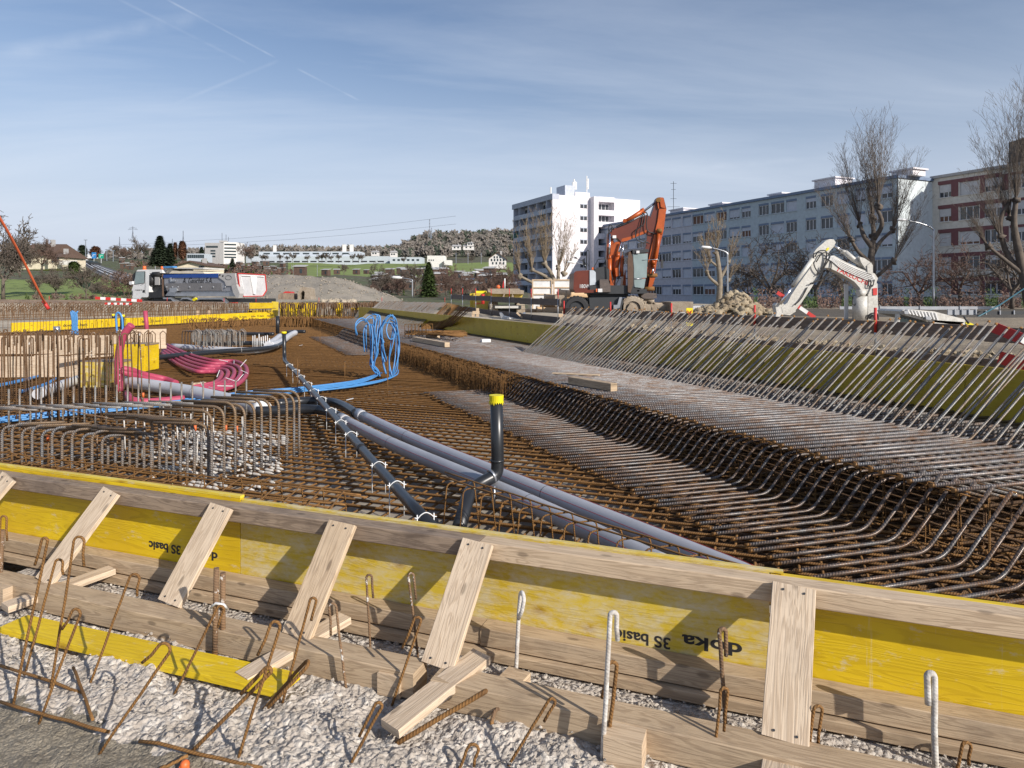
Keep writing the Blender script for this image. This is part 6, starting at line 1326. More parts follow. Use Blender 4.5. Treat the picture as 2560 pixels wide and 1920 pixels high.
# =================================================================== machines
def Fr(ox, oy, k, d): return lambda cx, cy, dy=0.0: D(ox + k * cx, oy + k * cy, d + dy)
def PZ(mb, E, pts, y0, y1, m=0):
    """outline in the machine's side plane at depth offset y0, thickened to y1 (metres)"""
    P = [E(x, y) for x, y in pts]; mb.prism([p + V((0, y0, 0)) for p in P], (0, y1 - y0, 0), m)
def bevel(o, w=.03, seg=2):
    md = o.modifiers.new('bevel', 'BEVEL'); md.width = w; md.segments = seg; md.limit_method = 'ANGLE'; return o
def px_part(root, name, E, polys, mat, bev=.03, label=None):
    mb = MB()
    for pts, a, b in polys: PZ(mb, E, pts, a, b)
    o = part(mb, name, M[mat], root, label=label)
    if bev: bevel(o, bev)
    return o
SING = {'hoses': 'hose', 'coupler_jaws': 'coupler_jaw', 'arm_pipes': 'arm_pipe', 'chrome_rods': 'chrome_rod'}
TK = 1.0
def tube_part(root, name, tubes, mat, n=8):
    for pts, r, *s in tubes: mb = MB(); mb.tube(spline(pts, 5) if (s and s[0]) else pts, r * TK, n); part(mb, SING.get(name, name), M[mat], root, True)
# ---- orange wheeled excavator
TK = .66
E = Fr(1360, 470, .205, 33.6); ex = thing('wheeled_excavator', 'orange wheeled excavator with its arm folded down, standing before the white tower', 'excavator', tuple(E(650, 1560)))
px_part(ex, 'counterweight', E, [([(345, 1045), (362, 1024), (430, 1014), (528, 1010), (530, 1270), (350, 1272), (340, 1230)], -.9, 1.6)], 'orangedull', .12)
px_part(ex, 'bumper_rail', E, [([(350, 1250), (585, 1240), (590, 1276), (352, 1280)], -1.1, -.86)], 'orangedull', .03)
px_part(ex, 'side_hood', E, [([(531, 1012), (575, 1010), (602, 1035), (606, 1180), (531, 1190)], -.95, .9)], 'hallgrey', .05)
px_part(ex, 'deck', E, [([(590, 1000), (640, 975), (720, 965), (770, 1000), (770, 1270), (590, 1270)], -.75, 1.4), ([(530, 1190), (1010, 1190), (1130, 1235), (1130, 1290), (530, 1290)], -1.0, 1.5)], 'dark', .05)
px_part(ex, 'step_box', E, [([(645, 1120), (740, 1120), (770, 1190), (770, 1270), (645, 1270)], -1.15, -.8)], 'woodgrey', .03)
px_part(ex, 'work_light', E, [([(622, 1230), (672, 1230), (672, 1270), (622, 1270)], -1.2, -1.0), ([(1075, 782), (1112, 782), (1112, 812), (1075, 812)], -1.15, -.98), ([(820, 588), (862, 588), (862, 622), (820, 622)], -.5, -.3)], 'white', .02)
px_part(ex, 'indicator', E, [([(598, 1230), (612, 1230), (612, 1268), (598, 1268)], -1.2, -1.1), ([(562, 975), (584, 975), (586, 1003), (560, 1003)], -.8, -.6), ([(1085, 1245), (1112, 1245), (1112, 1264), (1085, 1264)], -1.12, -1.0)], 'orangeplastic', .01)
cab = px_part(ex, 'cab', E, [([(1000, 790), (1030, 770), (1220, 762), (1222, 800), (1050, 812), (1000, 830)], -1.1, .5), ([(1000, 790), (1030, 772), (1050, 980), (1052, 1190), (1020, 1285), (985, 1285), (978, 1000)], -1.1, -.95), ([(1010, 1232), (1200, 1236), (1200, 1285), (1012, 1290)], -1.12, .4)], 'dark', .03)
px_part(ex, 'cab_pillar', E, [([(985, 800), (1005, 790), (1030, 860), (1040, 1000), (1036, 1180), (1005, 1280), (975, 1270), (972, 900)], -1.16, -1.05)], 'rooftile', .03)
g = px_part(ex, 'windscreen', E, [([(1042, 822), (1215, 812), (1200, 1100), (1052, 1105)], -1.05, -1.03), ([(1050, 1115), (1190, 1110), (1170, 1225), (1060, 1210)], -1.05, -1.03)], 'glass', 0)
M['glasspale'] = m_plain('pale_reflecting_glass', (.26, .33, .33), .12); g.data.materials[0] = M['glasspale']
px_part(ex, 'operator_seat', E, [([(1070, 1030), (1110, 1030), (1112, 1085), (1068, 1085)], -.8, -.4)], 'render_c', .04)
tube_part(ex, 'cab_frame', [([E(1046, 818, -1.07), E(1056, 1110, -1.07), E(1052, 1222, -1.07)], .03), ([E(1052, 1110, -1.07), E(1196, 1106, -1.07)], .03), ([E(1200, 880, -1.07), E(1390, 870, -1.0), E(1395, 960, -1)], .02)], 'galv')
px_part(ex, 'mirror', E, [([(1372, 885), (1398, 885), (1398, 985), (1372, 985)], -1.05, -.95)], 'dark', .02)
tube_part(ex, 'handrail', [([E(515, 1000, -.8), E(522, 770, -.8), E(535, 757, -.8), E(550, 772, -.8), E(550, 1000, -.8)], .035), ([E(610, 1030, -.8), E(612, 960, -.8), E(660, 872, -.8), E(745, 862, -.8), E(756, 880, -.8), E(765, 1180, -.8)], .03), ([E(350, 850, -.6), E(450, 880, -.6), E(530, 915, -.6), E(548, 960, -.6)], .015)], 'dark')
px_part(ex, 'mirror', E, [([(352, 845), (380, 850), (395, 868), (360, 862)], -.62, -.55)], 'dark', .01); px_part(ex, 'mirror', E, [([(452, 880), (484, 862), (480, 905), (506, 945), (460, 948)], -.6, -.57)], 'dark', .01)
# boom foot and cylinders
px_part(ex, 'boom_foot', E, [([(862, 662), (922, 658), (930, 720), (905, 900), (880, 1000), (860, 1200), (790, 1220), (765, 900), (800, 700), (835, 690)], -.25, .35), ([(775, 560), (800, 540), (835, 620), (850, 660), (800, 860), (760, 870)], -.1, .3)], 'orange', .04)
tube_part(ex, 'lift_cylinder', [([E(798, 860, -.55), E(800, 1030, -.55), E(790, 1255, -.5)], .17), ([E(900, 830, -.45), E(880, 950, -.45), E(866, 1080, -.4)], .21), ([E(958, 862, -.6), E(945, 1000, -.6), E(952, 1080, -.6)], .13), ([E(880, 820, -.45), E(920, 822, -.45)], .24), ([E(786, 850, -.55), E(815, 850, -.55)], .2), ([E(945, 852, -.6), E(970, 852, -.6)], .17)], 'orange', 10)
tube_part(ex, 'piston_rod', [([E(806, 560, -.45), E(798, 850, -.55)], .07), ([E(945, 660, -.4), E(905, 820, -.45)], .08), ([E(968, 660, -.5), E(958, 850, -.6)], .06), ([E(1215, 285, -.1), E(1370, 165, -.1)], .085)], 'chrome', 8)
px_part(ex, 'valve_block', E, [([(838, 985), (885, 975), (890, 1075), (850, 1085)], -.75, -.4), ([(780, 1130), (825, 1130), (812, 1270), (775, 1275)], -.8, -.5), ([(955, 1080), (980, 1000), (985, 1270), (930, 1280)], -.4, .3), ([(720, 1080), (770, 1060), (770, 1200), (745, 1200)], -.6, .1)], 'orange', .02)
# boom
px_part(ex, 'boom', E, [([(795, 545), (830, 500), (880, 488), (1235, 335), (1275, 350), (1290, 400), (1262, 500), (1235, 560), (1050, 600), (960, 655), (925, 660), (880, 610), (830, 640), (800, 610)], -.3, .3)], 'orangedull', .04)  # boom's shadow tone put into the dull red colour
px_part(ex, 'boom_plate', E, [([(1040, 598), (1235, 520), (1225, 555), (1000, 650), (930, 662), (935, 625)], -.31, .31)], 'orange', .02)
tube_part(ex, 'arm_cylinder', [([E(992, 412, -.05), E(1100, 345, -.05), E(1208, 275, -.05)], .17), ([E(1192, 250, -.05), E(1222, 312, -.05)], .14), ([E(985, 400, -.2), E(985, 400, .25)], .16)], 'orange', 10)
tube_part(ex, 'arm_pipe', [([E(880, 470, -.33), E(1030, 410, -.33), E(1200, 320, -.33)], .035), ([E(890, 482, -.33), E(1040, 422, -.33), E(1205, 335, -.33)], .035)], 'black')
# stick
px_part(ex, 'stick', E, [([(1352, 150), (1365, 128), (1400, 122), (1445, 130), (1478, 262), (1440, 520), (1400, 680), (1330, 1080), (1300, 1260), (1190, 1210), (1165, 1180), (1205, 880), (1240, 620), (1290, 350), (1340, 210)], -.28, .22)], 'orangedull', .035)
px_part(ex, 'stick_side', E, [([(1385, 265), (1472, 262), (1440, 520), (1395, 700), (1325, 1090), (1250, 1060), (1225, 1030), (1310, 640), (1365, 420)], -.36, -.27), ([(1390, 130), (1405, 245), (1460, 262), (1445, 160), (1430, 128)], -.38, -.3), ([(1355, 140), (1375, 125), (1385, 262), (1372, 262)], -.38, -.3)], 'orange', .015)
tube_part(ex, 'bucket_cylinder', [([E(1400, 560, -.5), E(1385, 720, -.5), E(1330, 960, -.5)], .12), ([E(1375, 545, -.4), E(1440, 545, -.4)], .13), ([E(1312, 900, -.5), E(1352, 910, -.5)], .16), ([E(1325, 945, -.5), E(1350, 960, -.5)], .12)], 'orange', 10)
tube_part(ex, 'chrome_rods', [([E(1330, 975, -.5), E(1318, 1050, -.5)], .07), ([E(1348, 970, -.45), E(1338, 1180, -.45)], .03)], 'chrome')
tube_part(ex, 'hoses', [([E(1195, 300, -.4), E(1225, 330, -.42), E(1215, 440, -.45), E(1150, 490, -.45), E(1115, 530, -.45), E(1130, 620, -.45), E(1200, 665, -.45), E(1270, 660, -.42)], .042, 1), ([E(1240, 290, -.4), E(1262, 330, -.42), E(1250, 420, -.44), E(1265, 520, -.44), E(1330, 550, -.42), E(1380, 560, -.42)], .04, 1), ([E(1210, 320, -.4), E(1180, 480, -.45), E(1160, 600, -.45), E(1215, 640, -.45), E(1290, 680, -.4)], .03, 1),
  ([E(800, 560, -.3), E(785, 500, -.35), E(805, 450, -.35), E(830, 470, -.35), E(820, 540, -.3)], .035, 1), ([E(780, 620, -.3), E(790, 540, -.35), E(830, 480, -.35), E(860, 500, -.33)], .035, 1), ([E(1200, 915, -.5), E(1150, 1000, -.55), E(1120, 1130, -.6), E(1120, 1240, -.6), E(1150, 1300, -.55)], .035, 1), ([E(755, 880, -.1), E(730, 950, -.1), E(740, 1080, -.2)], .04, 1), ([E(815, 1000, -.75), E(835, 1120, -.8), E(860, 1230, -.75)], .03, 1), ([E(940, 1020, -.75), E(920, 1100, -.8), E(880, 1180, -.8), E(880, 1250, -.75)], .03, 1)], 'black')
px_part(ex, 'linkage', E, [([(1170, 1075), (1250, 1045), (1260, 1085), (1180, 1115)], -.5, -.3), ([(1250, 1060), (1330, 1040), (1330, 1100), (1275, 1250), (1240, 1255), (1265, 1110)], -.5, -.3)], 'orange', .02)
tube_part(ex, 'pivot_pin', [([E(1245, 1068, -.5), E(1380, 1065, -.5)], .14), ([E(1225, 1232, -.45), E(1345, 1225, -.45)], .16), ([E(1395, 145, -.45), E(1415, 150, .3)], .17), ([E(1380, 520, -.48), E(1435, 520, -.48)], .15)], 'rust', 12)
mb = MB(); c = E(1172, 1238, -.3)
mb.ball(c, .21, 14, 10, (1.0, 1.3, .9)); o = part(mb, 'rotator_housing', M['black'], ex, True)
px_part(ex, 'quick_coupler', E, [([(1150, 1280), (1200, 1275), (1340, 1285), (1345, 1340), (1290, 1350), (1200, 1350), (1160, 1330)], -.6, .1)], 'woodgrey', .03)
tube_part(ex, 'coupler_jaws', [([E(1235, 1350, -.4), E(1165, 1485, -.5)], .07), ([E(1245, 1360, -.4), E(1220, 1490, -.6)], .06), ([E(1330, 1380, -.4), E(1410, 1490, -.5)], .07), ([E(1300, 1360, -.4), E(1320, 1480, -.5)], .06), ([E(1150, 1420, -.3), E(1440, 1425, -.3)], .16), ([E(1240, 1340, -.4), E(1330, 1390, -.4)], .2)], 'mud', 8)
# undercarriage
px_part(ex, 'undercarriage', E, [([(520, 1335), (800, 1330), (905, 1330), (930, 1400), (920, 1500), (530, 1510)], -1.1, 1.2), ([(540, 1290), (1000, 1290), (1000, 1330), (560, 1335)], -.6, .8)], 'dark', .04)
px_part(ex, 'step', E, [([(800, 1420), (845, 1420), (870, 1330), (900, 1330), (875, 1450), (800, 1480)], -1.3, -1.1)], 'galv', .02)
def wheel(root, c, r, w, rim='mud', tyre='black', lugs=22, ax=V((0, 1, 0))):
    mb = MB(); pr = [(-w/2, r*.6), (-w/2, r*.9), (-w*.38, r), (w*.38, r), (w/2, r*.9), (w/2, r*.6)]; k = 26; i0 = 0; up = V((0, 0, 1)); sd = ax.cross(up).normalized()
    for i in range(k):
        a = 2 * pi * i / k
        for y, rr in pr: mb.v.append(tuple(c + ax * y + (sd * cos(a) + up * sin(a)) * rr))
    for i in range(k):
        for j in range(len(pr) - 1): a, b = i * 6 + j, ((i + 1) % k) * 6 + j; mb.f.append((a, b, b + 1, a + 1)); mb.uv += [(0, 0)] * 4; mb.m.append(0)
    for i in range(lugs): a = 2 * pi * i / lugs; q = c + (sd * cos(a) + up * sin(a)) * r; mb.bar(q - ax * w * .45, q + ax * w * .45, r * .12, r * .07, (sd * cos(a) + up * sin(a)))
    o = part(mb, 'wheel', M[tyre], root, False); mb = MB(); mb.tube([c - ax * w * .32, c - ax * w * .30, c + ax * w * .3], [r * .5, r * .62, r * .62], 18); mb.tube([c - ax * w * .42, c - ax * w * .3], [r * .22, r * .26], 12); part(mb, 'rim', M[rim], o, True); return o
wheel(ex, E(392, 1470, -.85), .60, .5, 'dark', 'black'); wheel(ex, E(1075, 1470, -.85), .60, .5, 'mud', 'mud'); wheel(ex, E(430, 1470, 1.1), .60, .5, 'dark', 'black'); wheel(ex, E(1110, 1470, 1.1), .60, .5, 'mud', 'mud')
px_part(ex, 'dozer_blade', E, [([(1480, 1388), (1742, 1383), (1738, 1505), (1660, 1510), (1480, 1505)], -1.2, 1.0)], 'mud', .06)
px_part(ex, 'blade_arm', E, [([(1010, 1410), (1500, 1420), (1500, 1490), (1040, 1500)], -.5, .5), ([(1000, 1400), (1060, 1490), (1000, 1510), (960, 1470)], -1.2, -.4)], 'mud', .05)
px_part(ex, 'stabiliser_plate', E, [([(128, 1308), (248, 1304), (252, 1430), (235, 1450), (130, 1440)], -.5, 1.2)], 'mud', .03)
text_mesh('lettering', '180W', .26, M['white_plastic'], frame_mat(E(495, 1200, -.92), (1, 0, 0), (0, 0, 1)), ex, .8)
TK = 1.0
# ---- stack of beige pipes with straps and white panels
ps = thing('pipe_stack', 'stack of thick beige pipes lying behind the excavator wheel', 'pipe stack', tuple(D(1400, 790, 38)))
M['beige'] = m_plain('beige_plastic', (.60, .42, .25), .5)
for k, (x0, x1, y) in enumerate(((1397, 1480, 735), (1350, 1470, 757), (1360, 1480, 747), (1340, 1470, 778), (1300, 1400, 782), (1392, 1480, 741))):
    mb = MB(); a, b = D(x0, y, 38 + .3 * (k % 3)), D(x1, y + 3, 38 + .3 * (k % 3)); mb.tube([a, a + V((.12, 0, 0)), a + V((.13, 0, 0)), b], [.28, .28, .245, .245], 16); part(mb, 'pipe', M['beige'], ps, True)
for px in (1415, 1357): mb = MB(); mb.bar(D(px, 800, 37.4), D(px, 726 if px > 1400 else 748, 37.4), .08, .12, (0, 1, 0)); part(mb, 'batten', M['wood'], ps)
for k, (x0, x1) in enumerate(((1330, 1381), (1383, 1440))):
    t = thing('white_panel_frame', ('left' if k == 0 else 'right') + ' of two white panels with wooden frames behind the beige pipes', 'panel', tuple(D(x0, 790, 42))); mb = MB(); a, b = D(x0, 765, 42), D(x1, 765, 42); z0, z1 = D(x0, 790, 42).z, D(x0, 700, 42).z; mb.prism([V((a.x, a.y, z0)), V((b.x, b.y, z0)), V((b.x, b.y, z1)), V((a.x, a.y, z1))], (0, .05, 0)); part(mb, 'sheet', M['white'], t); mb = MB()
    for py in (700, 719, 736, 756): z = D(x0, py, 42).z; mb.bar(V((a.x, a.y - .03, z)), V((b.x, b.y - .03, z)), .05, .08)
    for xx in (a.x + .04, b.x - .04): mb.bar(V((xx, a.y - .04, z0)), V((xx, a.y - .04, z1)), .08, .06, (0, 1, 0))
    part(mb, 'battens', M['wood'], t)
# ---- yellow dumper
Y = Fr(1100, 680, .1808, 36); du = thing('dumper', 'yellow site dumper seen from the front with a mud-crusted raised skip', 'dumper', tuple(Y(900, 640)))
px_part(du, 'skip', Y, [([(675, 270), (745, 285), (1150, 288), (1110, 398), (690, 398), (678, 360)], -1.3, 1.0)], 'myellow', .05)
px_part(du, 'skip_rim', Y, [([(672, 232), (1095, 232), (1105, 250), (1155, 258), (1150, 305), (745, 300), (680, 275)], -1.5, 1.2)], 'mud', .05)
px_part(du, 'lift_frame', Y, [([(850, 400), (885, 305), (905, 305), (885, 365), (985, 365), (1000, 300), (1020, 330), (1000, 410)], -1.6, -1.35), ([(885, 370), (985, 370), (985, 405), (880, 405)], -1.7, -1.5)], 'mud', .02)
px_part(du, 'chassis', Y, [([(760, 455), (1120, 455), (1120, 500), (760, 500)], -1.3, 1.0), ([(790, 500), (1080, 500), (1080, 590), (790, 590)], -.9, 1.0)], 'dark', .04)
px_part(du, 'bumper', Y, [([(770, 462), (1080, 462), (1080, 492), (770, 492)], -1.5, -1.3)], 'mwhite', .03)
for cx in (735, 1100): wheel(du, Y(cx, 560, -.6), .62, .45, 'mud', 'mud', 18, V((1, .1, 0)).normalized())
mb = MB(); p = Y(800, 232); mb.ball(p + V((0, .8, .1)), .12, 8, 6); part(mb, 'beacon', M['orangeplastic'], du, True)
yb = thing('yellow_container', 'yellow site container with a bright top part left of the dumper', 'container', tuple(Y(560, 600)))
px_part(yb, 'box', Y, [([(460, 290), (680, 290), (680, 640), (460, 640)], .2, 3.0)], 'myellow', .03)
px_part(yb, 'side', Y, [([(405, 300), (458, 292), (458, 640), (410, 640)], .5, 3.0)], 'olive', .02)
px_part(yb, 'top', Y, [([(490, 262), (625, 260), (630, 290), (490, 290)], .4, 2.0)], 'yellow_tape', .02)
px_part(yb, 'label_plate', Y, [([(475, 425), (555, 428), (555, 445), (475, 445)], .17, .2)], 'orangeplastic', 0)
gt = thing('metal_trough', 'galvanised metal skip trough lying beyond the yellow wall under the fence', 'trough', tuple(Y(1000, 680, -8)))
YY = Fr(1100, 680, .1808, 24); px_part(gt, 'trough', YY, [([(825, 560), (850, 640), (870, 660), (1130, 690), (1185, 650), (1180, 560), (1150, 570), (1100, 640), (890, 610), (850, 565)], -.6, .6)], 'galv', .02); px_part(gt, 'sticker', YY, [([(960, 618), (1005, 618), (1005, 665), (960, 665)], -.63, -.6)], 'white', 0)
mb = MB(); mb.bar(YY(1060, 560, -.8), YY(1215, 700, -.8), .06, .06); tag(mb.build('wood_lath', M['wood']), 'wooden lath leaning on the metal trough', 'lath')
for k, (cx, cy) in enumerate(((500, 560), (1690, 600))): mb = MB(); o = thing('wood_trestle', ('left' if k == 0 else 'right') + ' small wooden trestle behind the yellow wall', 'trestle', tuple(YY(cx, cy + 60))); mb.bar(YY(cx - 50, cy + 0), YY(cx + 45, cy + 0), .1, .1); part(mb, 'beam', M['wood'], o); mb = MB(); mb.bar(YY(cx - 40, cy + 60), YY(cx - 40, cy), .1, .08, (0, 1, 0)); mb.bar(YY(cx + 20, cy + 60), YY(cx + 20, cy - 60), .1, .08, (0, 1, 0)); part(mb, 'uprights', M['wood'], o)
# ---- heap of clay
def lumps(name, label, d, cx, cy, w, h, n, mat, seed, sz=1.0):
    rnd = random.Random(seed); mb = MB()
    for k in range(n):
        u = rnd.uniform(-1, 1); z = rnd.random() ** 1.2; hh = h * (1 - abs(u) ** 1.6) * (.75 + .25 * sin(u * 5 + 1)); px = cx + u * w; py = cy - hh * z * .9; s = rnd.uniform(.12, .40) * (1.2 - .4 * z) * sz
        mb.ball(D(px, py, d + rnd.uniform(-1, 1) * (1.6 - z)), s, 9, 7, (1, 1, .85), 1.1)
    return tag(mb.build(name, M[mat], smooth=True), label, 'earth heap')
lumps('clay_heap', 'lumpy brown clay heap between the excavator and the white digger arm', 31, 1832, 790, 104, 68, 900, 'clay', 3, .62)
# ---- white digger arm
Wf = Fr(1860, 560, .3165, 24); wa = thing('white_excavator', 'white excavator arm bent like an elbow, right of the brown clay heap', 'excavator', tuple(Wf(950, 800)))
px_part(wa, 'stick', Wf, [([(630, 135), (660, 122), (692, 124), (708, 148), (690, 185), (660, 215), (640, 260), (575, 400), (520, 500), (440, 620), (385, 690), (345, 705), (290, 700), (285, 655), (330, 620), (360, 560), (420, 470), (500, 360), (530, 300), (527, 240), (560, 195)], -.16, .16)], 'mwhite', .02)
px_part(wa, 'boom', Wf, [([(600, 300), (640, 262), (690, 250), (780, 300), (900, 355), (1010, 392), (1035, 430), (1010, 500), (960, 545), (925, 560), (890, 500), (850, 455), (760, 400), (660, 350), (610, 345)], -.19, .19)], 'mwhite', .02)
tube_part(wa, 'boom_cylinder_barrel', [([Wf(795, 220, 0), Wf(860, 275, 0), Wf(940, 335, 0)], .09), ([Wf(890, 262, 0), Wf(945, 340, .0)], .07), ([Wf(770, 215, 0), Wf(815, 228, 0)], .07)], 'mwhite', 10)
tube_part(wa, 'chrome_rod', [([Wf(695, 160), Wf(790, 220)], .045), ([Wf(385, 490, -.22), Wf(285, 635, -.22)], .05)], 'chrome', 8)
tube_part(wa, 'stick_cylinder', [([Wf(545, 275, -.22), Wf(460, 390, -.22), Wf(385, 490, -.22)], .075)], 'mwhite', 10)
px_part(wa, 'cylinder_bracket', Wf, [([(890, 262), (925, 270), (970, 300), (985, 320), (985, 380), (940, 360), (900, 300)], -.2, .2), ([(945, 330), (975, 305), (990, 330), (990, 400), (950, 390)], -.24, .24)], 'mwhite', .02)
tube_part(wa, 'arm_pipes', [([Wf(640, 262, -.22 - .0), Wf(700, 260 + k * 9, -.22), Wf(770, 300 + k * 13, -.22), Wf(900, 360 + k * 13, -.22), Wf(1005, 398 + k * 13, -.22), Wf(1030, 430 + k * 4, -.22)], .014, 1) for k in range(5)], 'white', 6)
tube_part(wa, 'hoses', [([Wf(560, 260, -.22), Wf(590, 215, -.25), Wf(650, 220, -.25), Wf(640, 320, -.25), Wf(590, 430, -.25), Wf(540, 470, -.25)], .022, 1), ([Wf(570, 300, -.22), Wf(620, 230, -.25), Wf(680, 250, -.25), Wf(620, 360, -.25), Wf(580, 400, -.25)], .02, 1), ([Wf(550, 230, -.2), Wf(555, 330, -.25), Wf(600, 390, -.25), Wf(620, 330, -.25)], .02, 1), ([Wf(690, 290, -.22), Wf(680, 370, -.25), Wf(610, 440, -.25), Wf(520, 470, -.25)], .02, 1), ([Wf(500, 500, -.2), Wf(450, 590, -.22), Wf(400, 640, -.22)], .02, 1), ([Wf(985, 440, -.25), Wf(985, 490, -.27), Wf(1015, 490, -.27), Wf(1030, 440, -.25)], .018, 1), ([Wf(1000, 440, -.25), Wf(1002, 488, -.27)], .016, 1)], 'black', 6)
px_part(wa, 'coupler', Wf, [([(235, 640), (250, 622), (300, 630), (320, 650), (390, 650), (395, 690), (350, 720), (300, 712), (280, 745), (235, 740), (245, 700)], -.15, .15)], 'mwhite', .02)
tube_part(wa, 'boom_post', [([Wf(920, 760), Wf(920, 570)], .27), ([Wf(920, 575), Wf(925, 520)], .17), ([Wf(900, 545, -.2), Wf(950, 545, -.2)], .12)], 'mwhite', 14)
px_part(wa, 'post_housing', Wf, [([(950, 760), (952, 560), (985, 480), (1025, 470), (1030, 760)], -.25, .35)], 'mwhite', .02)
px_part(wa, 'white_panel', Wf, [([(1030, 448), (1083, 450), (1085, 900), (1026, 900)], .3, .36), ([(850, 470), (880, 480), (880, 760), (852, 760)], .5, .56)], 'white', .005)
px_part(wa, 'red_plate', Wf, [([(986, 508), (1018, 505), (1018, 560), (987, 563)], -.28, -.255)], 'redpaint', 0)
tube_part(wa, 'bracket', [([Wf(860, 570, -.1), Wf(855, 630, -.1), Wf(875, 645, -.1), Wf(890, 575, -.1)], .02), ([Wf(975, 745, -.3), Wf(1000, 710, -.35), Wf(1050, 710, -.35), Wf(1060, 760, -.3)], .03, 1), ([Wf(990, 750, -.3), Wf(1020, 720, -.35), Wf(1045, 745, -.3)], .03, 1)], 'black', 6)
px_part(wa, 'counter_body', Wf, [([(840, 760), (1090, 760), (1100, 950), (830, 950)], -.5, 1.2)], 'dark', .05)
a, b = Wf(782, 388), Wf(882, 436); xx = (b - a).normalized(); text_mesh('lettering', 'TAKEUCHI', .23, M['redpaint'], frame_mat(a.lerp(b, .5) + V((0, -.195, 0)), xx, V((0, -1, 0)).cross(xx)), wa, 1.1, bold=.004)
M['yellowmark'] = M['yellow_tape']; px_part(wa, 'yellow_mark', Wf, [([(640, 190), (655, 188), (650, 208), (625, 215)], -.18, -.16)], 'yellow_tape', 0)
# ---- barrier boards near it
def striped(name, a, b, h, label, n=6, post=True):
    x = (b - a); m = MB()
    for k in range(n): m.bar(a + x * k / n, a + x * (k + 1) / n, .025, h, m=k % 2)
    return tag(m.build(name, [M['redpaint'], M['white']], loc=a), label, 'barrier board')
striped('barrier_board', Wf(262, 540, 2), Wf(560, 740, 2), .14, 'red and white striped board leaning behind the white digger stick', 5)
striped('barrier_board', D(238, 745, 40), D(355, 752, 40), .16, 'red and white striped board along the far left rail beside the truck wheels', 9)
striped('barrier_board', D(262, 759, 39), D(330, 760, 39), .12, 'lower red and white striped board under the other one at left', 9)
# ---- second white machine at right
R = lambda cx, cy, dy=0.0: D(1860 + .3165 * cx, 560 + .3165 * cy, 14.5) + V((0, .6 + dy, 0))
wm = thing('white_machine', 'white machine with a ribbed roof and dark cab windows behind the right rail', 'excavator', tuple(R(1500, 1000)))
px_part(wm, 'roof', R, [([(1240, 690), (1262, 676), (1330, 677), (1500, 690), (1740, 752), (1750, 770), (1700, 800), (1500, 775), (1450, 770), (1250, 715)], -.6, .35)], 'mwhite', .04)
for k in range(9): px_part(wm, 'roof_rib', R, [([(1275 + 27 * k, 676 + 3 * k), (1283 + 27 * k, 676 + 3 * k), (1305 + 27 * k, 712 + 6 * k), (1293 + 27 * k, 712 + 6 * k)], -.68, .3)], 'white', .01)
px_part(wm, 'roof_lamp', R, [([(1240, 684), (1272, 684), (1276, 712), (1244, 708)], -.72, -.6)], 'galv', .01); px_part(wm, 'roof_lamp', R, [([(1410, 728), (1450, 732), (1452, 758), (1412, 752)], -.72, -.6)], 'galv', .01)
px_part(wm, 'cab', R, [([(1215, 710), (1235, 716), (1225, 860), (1200, 860)], -.6, -.5), ([(1480, 778), (1510, 760), (1745, 775), (1750, 960), (1730, 960), (1725, 800), (1520, 785), (1500, 960), (1470, 960)], -.6, -.5), ([(1600, 870), (1725, 880), (1720, 975), (1590, 965)], -.6, -.4)], 'mwhite', .02)
px_part(wm, 'cab_window', R, [([(1240, 725), (1480, 785), (1470, 960), (1225, 900)], -.56, -.54), ([(1520, 790), (1725, 800), (1720, 960), (1500, 960)], -.56, -.54)], 'glass', 0)
tube_part(wm, 'handrail', [([R(1735, 725, -.3), R(1760, 770, -.3), R(1840, 810, -.3)], .025), ([R(1810, 735, -.3), R(1850, 790, -.3)], .02)], 'dark')
px_part(wm, 'yellow_cover', R, [([(1825, 785), (1850, 780), (1888, 795), (1890, 810), (1830, 810)], -.3, .3), ([(1240, 1050), (1330, 1030), (1480, 1040), (1480, 1100), (1240, 1100)], -.5, 1.0), ([(1680, 900), (1740, 885), (1730, 925), (1690, 935)], -.62, -.5)], 'yellow_tape', .02)
px_part(wm, 'body', R, [([(1200, 960), (1750, 975), (1760, 1150), (1190, 1150)], -.5, 1.5)], 'dark', .05)
px_part(wm, 'red_plate', R, [([(1610, 1040), (1652, 1044), (1640, 1085), (1605, 1080)], -.55, -.5)], 'redpaint', .01)
# red board, tarps, hose
t = thing('warning_board', 'red board with white chevrons leaning on the rail at the right edge', 'barrier board', tuple(D(2500, 850, 6.4))); mb = MB(); a, b = D(2484, 818, 6.5), D(2575, 855, 6.3); mb.bar(a, b, .02, .10); part(mb, 'board', M['redpaint'], t); mb = MB(); mb.bar(D(2498, 893, 6.6), D(2570, 915, 6.4), .02, .12); part(mb, 'board', M['redpaint'], t); mb = MB(); c = D(2553, 848, 6.27); mb.bar(c, c + V((.05, 0, -.03)), .024, .06); part(mb, 'white_mark', M['white'], t)
mb = MB(); mb.tube([D(2430, 800, 30), D(2500, 762, 34), D(2570, 715, 38)], .035, 6); tag(mb.build('blue_hose', m_plain('teal_hose', (.03, .12, .16), .5), smooth=True), 'blue-green hose rising to the right edge of the photo', 'hose')
M['signorange'] = m_plain('orange_hose_plastic', (.75, .16, .06), .5)
mb = MB(); P = [D(120, 770, 20), D(100, 735, 19), D(60, 655, 18), D(20, 580, 17), D(-8, 533, 16.5)]; mb.tube(spline(P, 4), .032, 8); o = tag(mb.build('orange_pole', M['signorange'], smooth=True), 'long thin orange pole slanting up out of the left edge', 'pole'); mb = MB(); mb.tube([D(108, 752, 19.6), D(122, 773, 19.6)], .05, 8); part(mb, 'collar', M['redpaint'], o, True)
